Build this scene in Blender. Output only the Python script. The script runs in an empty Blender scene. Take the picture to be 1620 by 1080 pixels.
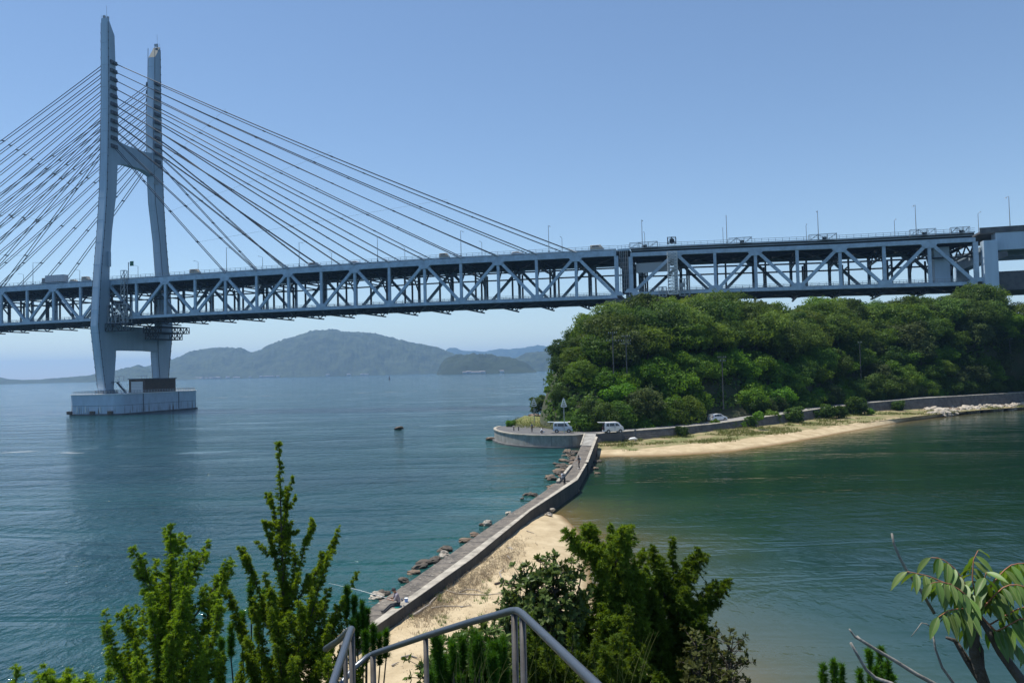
import bpy, math, random
import numpy as np
from mathutils import Vector, Matrix, noise as mnoise

random.seed(7)
rng = np.random.default_rng(7)
SC = bpy.context.scene
COL = SC.collection

# ------------------------------------------------------------------ camera
F = 1241.0                      # focal length in photo pixels (1620 wide)
H = 14.0
PIT = math.atan(44 / F)
ROL = 0.0243
_f = np.array([0, math.cos(PIT), math.sin(PIT)])
_u = np.array([0, -math.sin(PIT), math.cos(PIT)])
_r = np.array([1.0, 0, 0])
_c, _s = math.cos(ROL), math.sin(ROL)
CR, CU, CF = _c * _r - _s * _u, _s * _r + _c * _u, _f
CP = np.array([0, 0, H])

cam_data = bpy.data.cameras.new("camera")
cam = bpy.data.objects.new("camera", cam_data)
COL.objects.link(cam)
cam_data.sensor_width = 36.0
cam_data.lens = F / 1620 * 36
cam_data.clip_start = 0.05
cam_data.clip_end = 40000
M = Matrix((tuple(CR), tuple(CU), tuple(-CF))).transposed().to_4x4()
M.translation = Vector(CP)
cam.matrix_world = M
SC.camera = cam

# ------------------------------------------------------------------ light
SUN = Vector((-0.30, 0.13, 0.94)).normalized()
el = math.asin(SUN.z)
az = math.atan2(SUN.x, SUN.y)
W = bpy.data.worlds.new("World")
SC.world = W
W.use_nodes = True
wn = W.node_tree.nodes
sky = wn.new("ShaderNodeTexSky")
sky.sky_type = 'NISHITA'
sky.sun_disc = False
sky.sun_elevation = el
sky.sun_rotation = az
sky.altitude = 0
sky.air_density = 1.0
sky.dust_density = 0.05
sky.ozone_density = 2.2
wn["Background"].inputs["Strength"].default_value = 0.102
hsv = wn.new("ShaderNodeHueSaturation"); hsv.inputs["Saturation"].default_value = 1.02
W.node_tree.links.new(sky.outputs[0], hsv.inputs["Color"])
W.node_tree.links.new(hsv.outputs[0], wn["Background"].inputs["Color"])

sun_data = bpy.data.lights.new("sun", 'SUN')
sun_data.energy = 4.6
sun_data.angle = math.radians(0.5)
sun_data.color = (1.0, 0.95, 0.86)
sun = bpy.data.objects.new("sun", sun_data)
sun.rotation_euler = (-SUN).to_track_quat('-Z', 'Y').to_euler()
sun.location = (0, 0, 400)
COL.objects.link(sun)

SC.view_settings.view_transform = 'Standard'
SC.view_settings.look = 'None'
SC.view_settings.gamma = 1.0
SC.view_settings.use_curve_mapping = False
SC.view_settings.exposure = 0.42
SC.render.engine = 'CYCLES'
SC.cycles.use_denoising = True
SC.cycles.max_bounces = 6
SC.cycles.diffuse_bounces = 3
SC.cycles.glossy_bounces = 3
SC.cycles.transmission_bounces = 3
SC.cycles.transparent_max_bounces = 8
SC.cycles.volume_bounces = 1
SC.cycles.caustics_reflective = False
SC.cycles.caustics_refractive = False


# ------------------------------------------------------------------ geometry helpers
def ray(px, py):
    return CF + (px - 810) / F * CR + (540 - py) / F * CU

def onz(px, py, z):
    d = ray(px, py)
    return CP + d * (z - H) / d[2]

def aty(px, py, Y):
    d = ray(px, py)
    return CP + d * Y / d[1]

def hor(px):
    return 584 - 0.0243 * (px - 810)

def proj(P):
    v = np.asarray(P, float) - CP
    z = v @ CF
    return 810 + F * (v @ CR) / z, 540 - F * (v @ CU) / z


def tag(o, label=None, cat=None, group=None, kind=None):
    if label: o['label'] = label
    if cat: o['category'] = cat
    if group: o['group'] = group
    if kind: o['kind'] = kind
    return o

def empty(name, loc=(0, 0, 0), rz=0.0, label=None, cat=None, group=None):
    o = bpy.data.objects.new(name, None)
    o.empty_display_size = 0.2
    o.location = tuple(loc)
    o.rotation_euler = (0, 0, rz)
    COL.objects.link(o)
    return tag(o, label, cat, group)

def link(name, me, parent=None, loc=None):
    o = bpy.data.objects.new(name, me)
    COL.objects.link(o)
    if parent: o.parent = parent
    if loc is not None: o.location = tuple(loc)
    return o

def copy_tree(o, parent=None):
    c = o.copy()
    COL.objects.link(c)
    if parent: c.parent = parent
    for ch in list(o.children):
        copy_tree(ch, c)
    return c


class MB:
    """collects geometry and links it as one mesh"""
    def __init__(s):
        s.v = []; s.f = []; s.m = []

    def add(s, vs, fs, mi=0):
        b = len(s.v)
        s.v.extend(tuple(map(float, p)) for p in vs)
        for f in fs:
            s.f.append(tuple(b + i for i in f)); s.m.append(mi)
        return s

    def box(s, c, size, ax=None, mi=0):
        """box centred at c, size (x,y,z), ax = 3 orthonormal axes"""
        if ax is None: ax = (np.array([1, 0, 0.]), np.array([0, 1, 0.]), np.array([0, 0, 1.]))
        c = np.asarray(c, float)
        vs = []
        for k in (-.5, .5):
            for j in (-.5, .5):
                for i in (-.5, .5):
                    vs.append(c + ax[0] * size[0] * i + ax[1] * size[1] * j + ax[2] * size[2] * k)
        s.add(vs, [(0, 2, 3, 1), (4, 5, 7, 6), (0, 1, 5, 4), (2, 6, 7, 3), (0, 4, 6, 2), (1, 3, 7, 5)], mi)
        return s

    def beam(s, a, b, w, h, side=None, mi=0):
        """rectangular bar from a to b; w across 'side', h the other way"""
        a = np.asarray(a, float); b = np.asarray(b, float)
        d = b - a; L = np.linalg.norm(d)
        if L < 1e-6: return s
        d /= L
        side = np.array([0, 0, 1.]) if side is None else np.asarray(side, float)
        if abs(side @ d) > .97: side = np.array([1, 0, 0.]) if abs(d[0]) < .9 else np.array([0, 1, 0.])
        y = side - d * (side @ d); y /= np.linalg.norm(y)
        z = np.cross(d, y)
        return s.box((a + b) / 2, (L, w, h), (d, y, z), mi)

    def tube(s, pts, rad, n=8, mi=0, cap=True):
        pts = [np.asarray(p, float) for p in pts]
        if not hasattr(rad, '__len__'): rad = [rad] * len(pts)
        rings = []
        prev = None
        for i, p in enumerate(pts):
            d = pts[min(i + 1, len(pts) - 1)] - pts[max(i - 1, 0)]
            d = d / (np.linalg.norm(d) + 1e-9)
            if prev is None:
                a = np.array([0, 0, 1.]) if abs(d[2]) < .9 else np.array([1, 0, 0.])
            else: a = prev
            x = a - d * (a @ d); x /= np.linalg.norm(x) + 1e-9
            prev = x
            y = np.cross(d, x)
            rings.append([p + rad[i] * (math.cos(2 * math.pi * k / n) * x + math.sin(2 * math.pi * k / n) * y) for k in range(n)])
        vs = [q for r_ in rings for q in r_]
        fs = []
        for i in range(len(pts) - 1):
            for k in range(n):
                k2 = (k + 1) % n
                fs.append((i * n + k, i * n + k2, (i + 1) * n + k2, (i + 1) * n + k))
        if cap:
            fs.append(tuple(range(n - 1, -1, -1)))
            fs.append(tuple((len(pts) - 1) * n + k for k in range(n)))
        return s.add(vs, fs, mi)

    def prism(s, poly, z0, z1, mi=0):
        """poly: list of (x,y); vertical extrusion"""
        n = len(poly)
        vs = [(p[0], p[1], z0) for p in poly] + [(p[0], p[1], z1) for p in poly]
        fs = [tuple(range(n - 1, -1, -1)), tuple(range(n, 2 * n))]
        for i in range(n):
            j = (i + 1) % n
            fs.append((i, j, n + j, n + i))
        return s.add(vs, fs, mi)

    def mesh(s, name, mats, smooth=False):
        me = bpy.data.meshes.new(name)
        me.from_pydata(s.v, [], s.f)
        mats = mats if isinstance(mats, (list, tuple)) else [mats]
        for m in mats: me.materials.append(m)
        if len(mats) > 1: me.polygons.foreach_set("material_index", s.m)
        if smooth: me.polygons.foreach_set("use_smooth", [True] * len(s.f))
        me.update()
        return me

    def build(s, name, mats, parent=None, smooth=False, loc=None):
        return link(name, s.mesh(name, mats, smooth), parent, loc)


def bevel(o, w=0.02, seg=2, smooth=True):
    m = o.modifiers.new("bevel", 'BEVEL'); m.width = w; m.segments = seg; m.limit_method = 'ANGLE'
    if smooth: o.data.polygons.foreach_set("use_smooth", [True] * len(o.data.polygons))
    return o


def np_mesh(name, V, Fq, mat, attrs=None, smooth=False):
    """V (n,3) array, Fq (m,k) int array of equal-sided faces"""
    me = bpy.data.meshes.new(name)
    n, m, k = len(V), len(Fq), Fq.shape[1]
    me.vertices.add(n); me.vertices.foreach_set("co", np.asarray(V, np.float32).ravel())
    me.loops.add(m * k); me.loops.foreach_set("vertex_index", np.asarray(Fq, np.int32).ravel())
    me.polygons.add(m)
    me.polygons.foreach_set("loop_start", np.arange(0, m * k, k, dtype=np.int32))
    me.polygons.foreach_set("loop_total", np.full(m, k, np.int32))
    if smooth: me.polygons.foreach_set("use_smooth", np.ones(m, bool))
    for mt in (mat if isinstance(mat, (list, tuple)) else [mat]): me.materials.append(mt)
    me.update(calc_edges=True)
    for a, arr in (attrs or {}).items():
        at = me.attributes.new(a, 'FLOAT', 'POINT'); at.data.foreach_set("value", np.asarray(arr, np.float32))
    return me


def grid_faces(nr, nc):
    i = np.arange(nr - 1)[:, None] * nc + np.arange(nc - 1)[None, :]
    i = i.ravel()
    return np.stack([i, i + 1, i + nc + 1, i + nc], 1)


def vnoise(x, y, seed=0):
    """cheap smooth value noise on arrays"""
    x = np.asarray(x, float) + seed * 17.31; y = np.asarray(y, float) + seed * 9.77
    xi, yi = np.floor(x), np.floor(y)
    fx, fy = x - xi, y - yi
    fx = fx * fx * (3 - 2 * fx); fy = fy * fy * (3 - 2 * fy)
    def h(a, b):
        v = np.sin(a * 127.1 + b * 311.7) * 43758.5453
        return v - np.floor(v)
    return (h(xi, yi) * (1 - fx) + h(xi + 1, yi) * fx) * (1 - fy) + (h(xi, yi + 1) * (1 - fx) + h(xi + 1, yi + 1) * fx) * fy

def fbm(x, y, o=4, seed=0):
    t = 0; a = .5; s = 0
    for k in range(o):
        t = t + a * vnoise(x * 2 ** k, y * 2 ** k, seed + k); s += a; a *= .5
    return t / s


# ------------------------------------------------------------------ materials
def nodes_of(m):
    m.use_nodes = True
    nt = m.node_tree
    return nt, nt.nodes, nt.links

def mat(name, col, rough=0.6, metal=0.0, var=0.0, scale=1.0, col2=None, bump=0.0, bscale=20.0, spec=0.5,
        coord='Object', stretch=(1, 1, 1), detail=6, contrast=(0.35, 0.65)):
    m = bpy.data.materials.new(name)
    nt, N, L = nodes_of(m)
    b = N["Principled BSDF"]
    b.inputs["Base Color"].default_value = (*col, 1)
    b.inputs["Roughness"].default_value = rough
    b.inputs["Metallic"].default_value = metal
    b.inputs["Specular IOR Level"].default_value = spec
    if col2 is not None or bump:
        tc = N.new("ShaderNodeTexCoord"); mp = N.new("ShaderNodeMapping")
        mp.inputs["Scale"].default_value = stretch
        if coord == 'World':
            g = N.new("ShaderNodeNewGeometry"); L.new(g.outputs["Position"], mp.inputs[0])
        else:
            L.new(tc.outputs[coord], mp.inputs[0])
    if col2 is not None:
        n = N.new("ShaderNodeTexNoise"); n.inputs["Scale"].default_value = scale; n.inputs["Detail"].default_value = detail
        n.inputs["Roughness"].default_value = 0.65
        L.new(mp.outputs[0], n.inputs["Vector"])
        mr = N.new("ShaderNodeMapRange"); mr.inputs[1].default_value = contrast[0]; mr.inputs[2].default_value = contrast[1]
        L.new(n.outputs["Fac"], mr.inputs[0])
        mx = N.new("ShaderNodeMix"); mx.data_type = 'RGBA'
        mx.inputs[6].default_value = (*col, 1); mx.inputs[7].default_value = (*col2, 1)
        L.new(mr.outputs[0], mx.inputs[0]); L.new(mx.outputs[2], b.inputs["Base Color"])
    if bump:
        n2 = N.new("ShaderNodeTexNoise"); n2.inputs["Scale"].default_value = bscale; n2.inputs["Detail"].default_value = 5
        L.new(mp.outputs[0], n2.inputs["Vector"])
        bp = N.new("ShaderNodeBump"); bp.inputs["Strength"].default_value = 1; bp.inputs["Distance"].default_value = bump
        L.new(n2.outputs["Fac"], bp.inputs["Height"]); L.new(bp.outputs[0], b.inputs["Normal"])
    return m

def leaf_mat(name, c1, c2, rough=0.5, trans=0.40, hue_var=0.05, scale=0.4, tcol=None, spec=0.12, patch=None):
    """foliage: colour varies per leaf clump and per tree; a share of the light passes through"""
    m = bpy.data.materials.new(name)
    nt, N, L = nodes_of(m)
    b = N["Principled BSDF"]; out = N["Material Output"]
    g = N.new("ShaderNodeNewGeometry")
    oi = N.new("ShaderNodeObjectInfo")
    n = N.new("ShaderNodeTexNoise"); n.inputs["Scale"].default_value = scale; n.inputs["Detail"].default_value = 4
    L.new(g.outputs["Position"], n.inputs["Vector"])
    mr = N.new("ShaderNodeMapRange"); mr.inputs[1].default_value = .35; mr.inputs[2].default_value = .65
    L.new(n.outputs["Fac"], mr.inputs[0])
    add = N.new("ShaderNodeMath"); add.operation = 'MULTIPLY_ADD'; add.inputs[1].default_value = 0.45; add.use_clamp = True
    L.new(g.outputs["Random Per Island"], add.inputs[0])
    m2 = N.new("ShaderNodeMath"); m2.operation = 'MULTIPLY'; m2.inputs[1].default_value = .6
    L.new(mr.outputs[0], m2.inputs[0]); L.new(m2.outputs[0], add.inputs[2])
    mx = N.new("ShaderNodeMix"); mx.data_type = 'RGBA'
    mx.inputs[6].default_value = (*c1, 1); mx.inputs[7].default_value = (*c2, 1)
    L.new(add.outputs[0], mx.inputs[0])
    hs = N.new("ShaderNodeHueSaturation")
    h1 = N.new("ShaderNodeMapRange"); h1.inputs[3].default_value = .5 - hue_var; h1.inputs[4].default_value = .5 + hue_var * .6
    h2 = N.new("ShaderNodeMapRange"); h2.inputs[3].default_value = .72; h2.inputs[4].default_value = 1.3
    L.new(oi.outputs["Random"], h1.inputs[0])
    fr = N.new("ShaderNodeMath"); fr.operation = 'MULTIPLY'; fr.inputs[1].default_value = 7.31
    fr2 = N.new("ShaderNodeMath"); fr2.operation = 'FRACT'
    L.new(oi.outputs["Random"], fr.inputs[0]); L.new(fr.outputs[0], fr2.inputs[0]); L.new(fr2.outputs[0], h2.inputs[0])
    L.new(h1.outputs[0], hs.inputs["Hue"]); L.new(h2.outputs[0], hs.inputs["Value"])
    L.new(mx.outputs[2], hs.inputs["Color"])
    L.new(hs.outputs[0], b.inputs["Base Color"])
    b.inputs["Roughness"].default_value = rough; b.inputs["Specular IOR Level"].default_value = spec
    t = N.new("ShaderNodeBsdfTranslucent")
    if tcol is None:
        hs2 = N.new("ShaderNodeHueSaturation"); hs2.inputs["Hue"].default_value = .48; hs2.inputs["Saturation"].default_value = 1.15
        hs2.inputs["Value"].default_value = 1.5
        L.new(hs.outputs[0], hs2.inputs["Color"]); L.new(hs2.outputs[0], t.inputs["Color"])
    else: t.inputs["Color"].default_value = (*tcol, 1)
    ms = N.new("ShaderNodeMixShader"); ms.inputs[0].default_value = trans
    L.new(b.outputs[0], ms.inputs[1]); L.new(t.outputs[0], ms.inputs[2]); L.new(ms.outputs[0], out.inputs[0])
    return m

PAINT = mat("bridge_paint", (0.48, 0.60, 0.71), .5, col2=(0.33, 0.42, 0.51), scale=.5, bump=.01, bscale=3)
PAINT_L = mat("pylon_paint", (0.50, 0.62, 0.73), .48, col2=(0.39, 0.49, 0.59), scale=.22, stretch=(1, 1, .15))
PAINT_D = mat("pylon_paint_dark_shade", (0.35, 0.44, 0.52), .5, col2=(0.27, 0.345, 0.415), scale=.2, stretch=(1, 1, .12))  # leg sides' shade put into a darker copy; also for darker grey steel
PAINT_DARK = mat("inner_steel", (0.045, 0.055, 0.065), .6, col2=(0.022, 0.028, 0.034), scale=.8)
SEAM = mat("seam_strip", (0.09, 0.10, 0.12), .7)
CABLE = mat("cable_sheath", (0.045, 0.05, 0.055), .5)
GALV = mat("galvanised_steel", (0.36, 0.38, 0.39), .45, metal=.3)
CONC = mat("concrete", (0.34, 0.33, 0.30), .85, col2=(0.20, 0.19, 0.17), scale=.9, bump=.02, bscale=6, coord='World', stretch=(1, 1, .6))
CONC_PALE = mat("pale_concrete", (0.46, 0.42, 0.345), .85, col2=(0.22, 0.20, 0.165), scale=1.1, bump=.01, bscale=12, coord='World')
CONC_DARK = mat("dark_concrete", (0.15, 0.15, 0.15), .9, col2=(0.08, 0.08, 0.085), scale=.5, coord='World')
STAIN_SHADE = mat("stained_shade_concrete", (0.085, 0.077, 0.066), .9, col2=(0.035, 0.033, 0.03), scale=.9, bump=.03, bscale=5, coord="World", stretch=(1, 1, .5), detail=9)  # stained concrete, with the parapet face's shade put into the dark colour
WALK = mat("walkway_concrete", (0.19, 0.165, 0.135), .9, col2=(0.06, 0.055, 0.05), scale=1.6, bump=.015, bscale=9, coord='World', detail=9)
ASPH = mat("asphalt", (0.13, 0.13, 0.13), .9, col2=(0.085, 0.085, 0.088), scale=.6, bump=.01, bscale=20, coord='World')
ROADM = mat("road_surface", (0.27, 0.265, 0.255), .9, col2=(0.2, 0.195, 0.19), scale=.5, coord='World')
WHITE = mat("white_car_paint", (0.78, 0.79, 0.80), .3, col2=(0.70, 0.71, 0.72), scale=1.2)
BLUEWHITE = mat("pale_blue_car_paint", (0.52, 0.60, 0.66), .32, col2=(0.47, 0.55, 0.61), scale=1.2)
GLASS = mat("dark_window_glass", (0.015, 0.018, 0.02), .08, spec=.8)
TYRE = mat("tyre_rubber", (0.02, 0.02, 0.02), .85)
RIM = mat("wheel_rim", (0.45, 0.45, 0.46), .35, metal=.7)
RED = mat("tail_light_red", (0.35, 0.02, 0.015), .3)
BLACK = mat("black_plastic", (0.018, 0.018, 0.02), .55)
PURE = mat("white_paint", (0.8, 0.8, 0.78), .55)
GREEN_SIGN = mat("green_sign_sheet", (0.015, 0.16, 0.09), .5)
RUST = mat("rusty_steel", (0.17, 0.11, 0.075), .85, col2=(0.10, 0.075, 0.06), scale=1.2)
ROCK = mat("shore_rock", (0.11, 0.09, 0.07), .9, col2=(0.055, 0.05, 0.042), scale=1.2, bump=.06, bscale=4)
ROCK_P = mat("pale_rock", (0.47, 0.42, 0.35), .9, col2=(0.25, 0.22, 0.18), scale=.9, bump=.05, bscale=4)
ROCK_B = mat("brown_rock", (0.21, 0.155, 0.11), .9, col2=(0.10, 0.075, 0.055), scale=.7, bump=.08, bscale=2)
BARK = mat("bark", (0.10, 0.085, 0.07), .9, col2=(0.05, 0.042, 0.035), scale=8, bump=.02, bscale=30)
BARK_G = mat("grey_dead_wood", (0.30, 0.285, 0.26), .85, col2=(0.16, 0.145, 0.13), scale=30, bump=.004, bscale=80)
DRIFT = mat("driftwood", (0.42, 0.38, 0.33), .85, col2=(0.25, 0.21, 0.17), scale=4)
SKIN = mat("skin", (0.36, 0.20, 0.13), .6)
HAIR = mat("black_hair", (0.015, 0.012, 0.01), .6)
SHIRT_G = mat("grey_mauve_shirt", (0.30, 0.27, 0.31), .85, col2=(0.24, 0.21, 0.25), scale=8)
SHIRT_W = mat("white_shirt", (0.68, 0.69, 0.72), .85)
CLOTH_D = mat("dark_cloth", (0.03, 0.033, 0.04), .9)
CLOTH_N = mat("navy_cloth", (0.035, 0.05, 0.09), .9)
CLOTH_GR = mat("grey_cloth", (0.2, 0.21, 0.22), .9)
BUCKET = mat("pale_blue_plastic", (0.22, 0.40, 0.78), .45)
TEAL = mat("teal_plastic", (0.04, 0.42, 0.33), .5)
RAILM = bpy.data.materials.new("stainless_handrail")
nt, N, L = nodes_of(RAILM)
b = N["Principled BSDF"]; b.inputs["Base Color"].default_value = (.16, .175, .195, 1); b.inputs["Metallic"].default_value = .8; b.inputs["Roughness"].default_value = .38

# sand: grain, damp edge by height (wet sand is darker stuff), pebbles
def sand_material():
    m = bpy.data.materials.new("sand")
    nt, N, L = nodes_of(m); b = N["Principled BSDF"]
    g = N.new("ShaderNodeNewGeometry")
    n1 = N.new("ShaderNodeTexNoise"); n1.inputs["Scale"].default_value = .45; n1.inputs["Detail"].default_value = 8; n1.inputs["Roughness"].default_value = .7
    L.new(g.outputs["Position"], n1.inputs["Vector"])
    cr = N.new("ShaderNodeValToRGB")
    cr.color_ramp.elements[0].position = .35; cr.color_ramp.elements[0].color = (.34, .265, .16, 1)
    cr.color_ramp.elements[1].position = .68; cr.color_ramp.elements[1].color = (.53, .435, .285, 1)
    L.new(n1.outputs["Fac"], cr.inputs[0])
    sx = N.new("ShaderNodeSeparateXYZ"); L.new(g.outputs["Position"], sx.inputs[0])
    mr = N.new("ShaderNodeMapRange"); mr.inputs[1].default_value = 0.02; mr.inputs[2].default_value = 0.22
    L.new(sx.outputs["Z"], mr.inputs[0])
    mx = N.new("ShaderNodeMix"); mx.data_type = 'RGBA'; mx.inputs[6].default_value = (.17, .115, .055, 1)
    L.new(cr.outputs[0], mx.inputs[7]); L.new(mr.outputs[0], mx.inputs[0])
    n3 = N.new("ShaderNodeTexNoise"); n3.inputs["Scale"].default_value = 9; n3.inputs["Detail"].default_value = 3
    L.new(g.outputs["Position"], n3.inputs["Vector"])
    m3 = N.new("ShaderNodeMapRange"); m3.inputs[1].default_value = .66; m3.inputs[2].default_value = .72
    L.new(n3.outputs["Fac"], m3.inputs[0])
    mx2 = N.new("ShaderNodeMix"); mx2.data_type = 'RGBA'; mx2.inputs[7].default_value = (.2, .16, .11, 1)
    mm = N.new("ShaderNodeMath"); mm.operation = 'MULTIPLY'; mm.inputs[1].default_value = .6
    L.new(m3.outputs[0], mm.inputs[0]); L.new(mm.outputs[0], mx2.inputs[0]); L.new(mx.outputs[2], mx2.inputs[6])
    L.new(mx2.outputs[2], b.inputs["Base Color"])
    b.inputs["Roughness"].default_value = .95; b.inputs["Specular IOR Level"].default_value = .2
    bp = N.new("ShaderNodeBump"); bp.inputs["Distance"].default_value = .05; L.new(n1.outputs["Fac"], bp.inputs["Height"]); L.new(bp.outputs[0], b.inputs["Normal"])
    return m
SAND = sand_material()

SCRUB = mat("dry_grass_ground", (0.27, 0.215, 0.12), .95, col2=(0.13, 0.145, 0.045), scale=.35, bump=.08, bscale=3, coord='World', stretch=(1, 1, 1), detail=10, contrast=(.42, .58))
GRASSG = mat("grass_ground", (0.10, 0.15, 0.03), .95, col2=(0.20, 0.17, 0.06), scale=.3, bump=.08, bscale=4, coord='World', detail=8)
SOIL = mat("hill_soil", (0.05, 0.05, 0.025), .95, col2=(0.03, 0.045, 0.015), scale=.4, coord='World')

def water_material():
    m = bpy.data.materials.new("sea_water")
    nt, N, L = nodes_of(m); b = N["Principled BSDF"]
    g = N.new("ShaderNodeNewGeometry")
    def noise(scale, stretch, detail, rot=0.2, rough=.5, dist=0.0):
        mp = N.new("ShaderNodeMapping"); mp.inputs["Scale"].default_value = stretch; mp.inputs["Rotation"].default_value = (0, 0, rot)
        L.new(g.outputs["Position"], mp.inputs[0])
        n = N.new("ShaderNodeTexNoise"); n.inputs["Scale"].default_value = scale; n.inputs["Detail"].default_value = detail
        n.inputs["Roughness"].default_value = rough; n.inputs["Distortion"].default_value = dist
        L.new(mp.outputs[0], n.inputs["Vector"]); return n
    def attr(nm):
        a = N.new("ShaderNodeAttribute"); a.attribute_name = nm; return a
    def mix(a, b_, fac, blend='MIX'):
        x = N.new("ShaderNodeMix"); x.data_type = 'RGBA'; x.blend_type = blend
        for i, s in ((6, a), (7, b_)):
            if isinstance(s, tuple): x.inputs[i].default_value = (*s, 1)
            else: L.new(s, x.inputs[i])
        if isinstance(fac, float): x.inputs[0].default_value = fac
        else: L.new(fac, x.inputs[0])
        return x.outputs[2]
    def math_(op, a, b_=None, clamp=False):
        x = N.new("ShaderNodeMath"); x.operation = op; x.use_clamp = clamp
        for i, s in ((0, a), (1, b_)):
            if s is None: continue
            if isinstance(s, (int, float)): x.inputs[i].default_value = s
            else: L.new(s, x.inputs[i])
        return x.outputs[0]
    def rng_(s, a, b_, c=0., d=1.):
        x = N.new("ShaderNodeMapRange"); x.inputs[1].default_value = a; x.inputs[2].default_value = b_
        x.inputs[3].default_value = c; x.inputs[4].default_value = d
        L.new(s, x.inputs[0]); return x.outputs[0]
    lag = attr("lagoon").outputs["Fac"]; sh = attr("shallow").outputs["Fac"]; sand = attr("sandy").outputs["Fac"]
    patch = noise(.02, (1, 2.2, 1), 5, .1)
    deep = mix((.005, .031, .037), (.009, .046, .049), rng_(patch.outputs["Fac"], .35, .65))
    col = mix(deep, (.007, .027, .017), lag)
    col = mix(col, (.018, .085, .075), sh)
    col = mix(col, (.13, .095, .035), sand)
    L.new(col, b.inputs["Base Color"])
    b.inputs["IOR"].default_value = 1.333
    b.inputs["Specular IOR Level"].default_value = .5
    b.inputs["Roughness"].default_value = .07
    # waves: swell + chop + ripples, amplitude varies in slicks
    w1 = noise(.34, (1, .62, 1), 3, .12, .55)
    w2 = noise(1.15, (1, .55, 1), 4, -.06, .6, .3)
    w3 = noise(3.6, (1, .7, 1), 3, .25, .6)
    slick = rng_(noise(.028, (1, 3.6, 1), 4, .07, .6, .6).outputs["Fac"], .36, .64, .22, 1.25)
    calm = math_('SUBTRACT', 1.0, math_('MULTIPLY', lag, .88))
    amp = math_('MULTIPLY', slick, calm)
    hgt = math_('ADD', math_('MULTIPLY', w1.outputs["Fac"], .50), math_('ADD', math_('MULTIPLY', w2.outputs["Fac"], .46), math_('MULTIPLY', w3.outputs["Fac"], .07)))
    bp = N.new("ShaderNodeBump"); bp.inputs["Strength"].default_value = 1.0; bp.inputs["Distance"].default_value = 1.0
    L.new(math_('MULTIPLY', hgt, amp), bp.inputs["Height"])
    L.new(bp.outputs[0], b.inputs["Normal"])
    return m
WATER = water_material()

FOL = [leaf_mat("foliage_dark", (.028, .062, .015), (.080, .145, .030), hue_var=.02),
       leaf_mat("foliage_mid", (.045, .098, .018), (.125, .210, .036), hue_var=.025),
       leaf_mat("foliage_olive", (.046, .095, .024), (.122, .200, .044), hue_var=.02),
       leaf_mat("foliage_vine", (.050, .130, .016), (.125, .245, .034), hue_var=.015),
       leaf_mat("foliage_grey", (.038, .064, .026), (.090, .130, .045), hue_var=.02)]
FOL.append(leaf_mat("foliage_yellow", (.060, .105, .022), (.145, .215, .045), hue_var=.012))
FOL_NEARER = mat("islet_forest", (.008, .022, .014), .9, col2=(.024, .044, .022), scale=.02, coord="World", detail=10)
FOL_FAR = mat("far_forest", (.009, .022, .012), .9, col2=(.048, .070, .034), scale=.02, coord='World', detail=10, bump=3.0, bscale=.03)
JUNI = leaf_mat("juniper_needles", (.070, .150, .020), (.235, .36, .050), trans=.45, hue_var=.012, scale=6)
JUNI_D = leaf_mat("dark_juniper_needles", (.045, .100, .015), (.155, .245, .034), trans=.38, hue_var=.012, scale=6)
PINE = leaf_mat("pine_needles", (.035, .10, .014), (.085, .20, .028), trans=.35, hue_var=.01, scale=6)
SHRUB = leaf_mat("shrub_leaves", (.045, .085, .022), (.13, .19, .05), trans=.3, hue_var=.01, scale=8, rough=.35)
GRASSM = leaf_mat("grass_blades", (.09, .14, .03), (.24, .23, .09), trans=.3, hue_var=.01, scale=3)
DRYM = leaf_mat("dry_twigs", (.20, .16, .10), (.38, .32, .22), trans=.1, hue_var=.01, scale=3)


# ================================================================== SETTING
def ipl(pts, x):
    return float(np.interp(x, [p[0] for p in pts], [p[1] for p in pts]))

# causeway lines, traced on the top planes: (px, py)
ZW, ZP = 0.95, 1.42            # walkway and parapet top heights
PAR_OUT = [(560, 1018), (579.4, 1002.2), (640.5, 959.6), (748.9, 882.8), (840, 807.5), (914.7, 758.5)]
PAR_IN = [(566, 1003), (584, 988.3), (647, 944.8), (736, 880), (838.3, 805), (911.5, 754.8)]
WALK_L = [(560, 982), (592.4, 956.9), (640, 925), (706.3, 880), (740, 856.7), (783, 827), (840, 791.7), (884, 760.6)]
P_OUT = [onz(x, y, ZP) for x, y in PAR_OUT]
P_IN = [onz(x, y, ZP) for x, y in PAR_IN]
W_L = [onz(x, y, ZW) for x, y in WALK_L]
# second reach, beyond the bend, up to the ramp on the island
Q_OUT = [onz(x, y, 1.25) for x, y in ((914.7, 757.5), (929, 733))]
Q_IN = [onz(x, y, 1.25) for x, y in ((911.5, 755.5), (926.2, 732))]
R_OUT = [onz(930.5, 731, 1.45), onz(945.5, 691, 2.35)]
R_IN = [onz(926, 731, 1.45), onz(942, 690, 2.35)]
W2_L = [onz(x, y, ZW) for x, y in ((884, 760.6), (906, 733), (919.5, 705))]

def seg_dist(X, Y, poly, closed=False):
    d = np.full(X.shape, 1e9)
    n = len(poly)
    for i in range(n if closed else n - 1):
        ax, ay = poly[i][:2]; bx, by = poly[(i + 1) % n][:2]
        vx, vy = bx - ax, by - ay
        t = np.clip(((X - ax) * vx + (Y - ay) * vy) / (vx * vx + vy * vy + 1e-9), 0, 1)
        d = np.minimum(d, np.hypot(X - ax - t * vx, Y - ay - t * vy))
    return d

def inside(X, Y, poly):
    r_ = np.zeros(X.shape, bool); n = len(poly)
    for i in range(n):
        x1, y1 = poly[i][:2]; x2, y2 = poly[(i + 1) % n][:2]
        c = ((y1 > Y) != (y2 > Y)) & (X < (x2 - x1) * (Y - y1) / (y2 - y1 + 1e-12) + x1)
        r_ ^= c
    return r_

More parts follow.
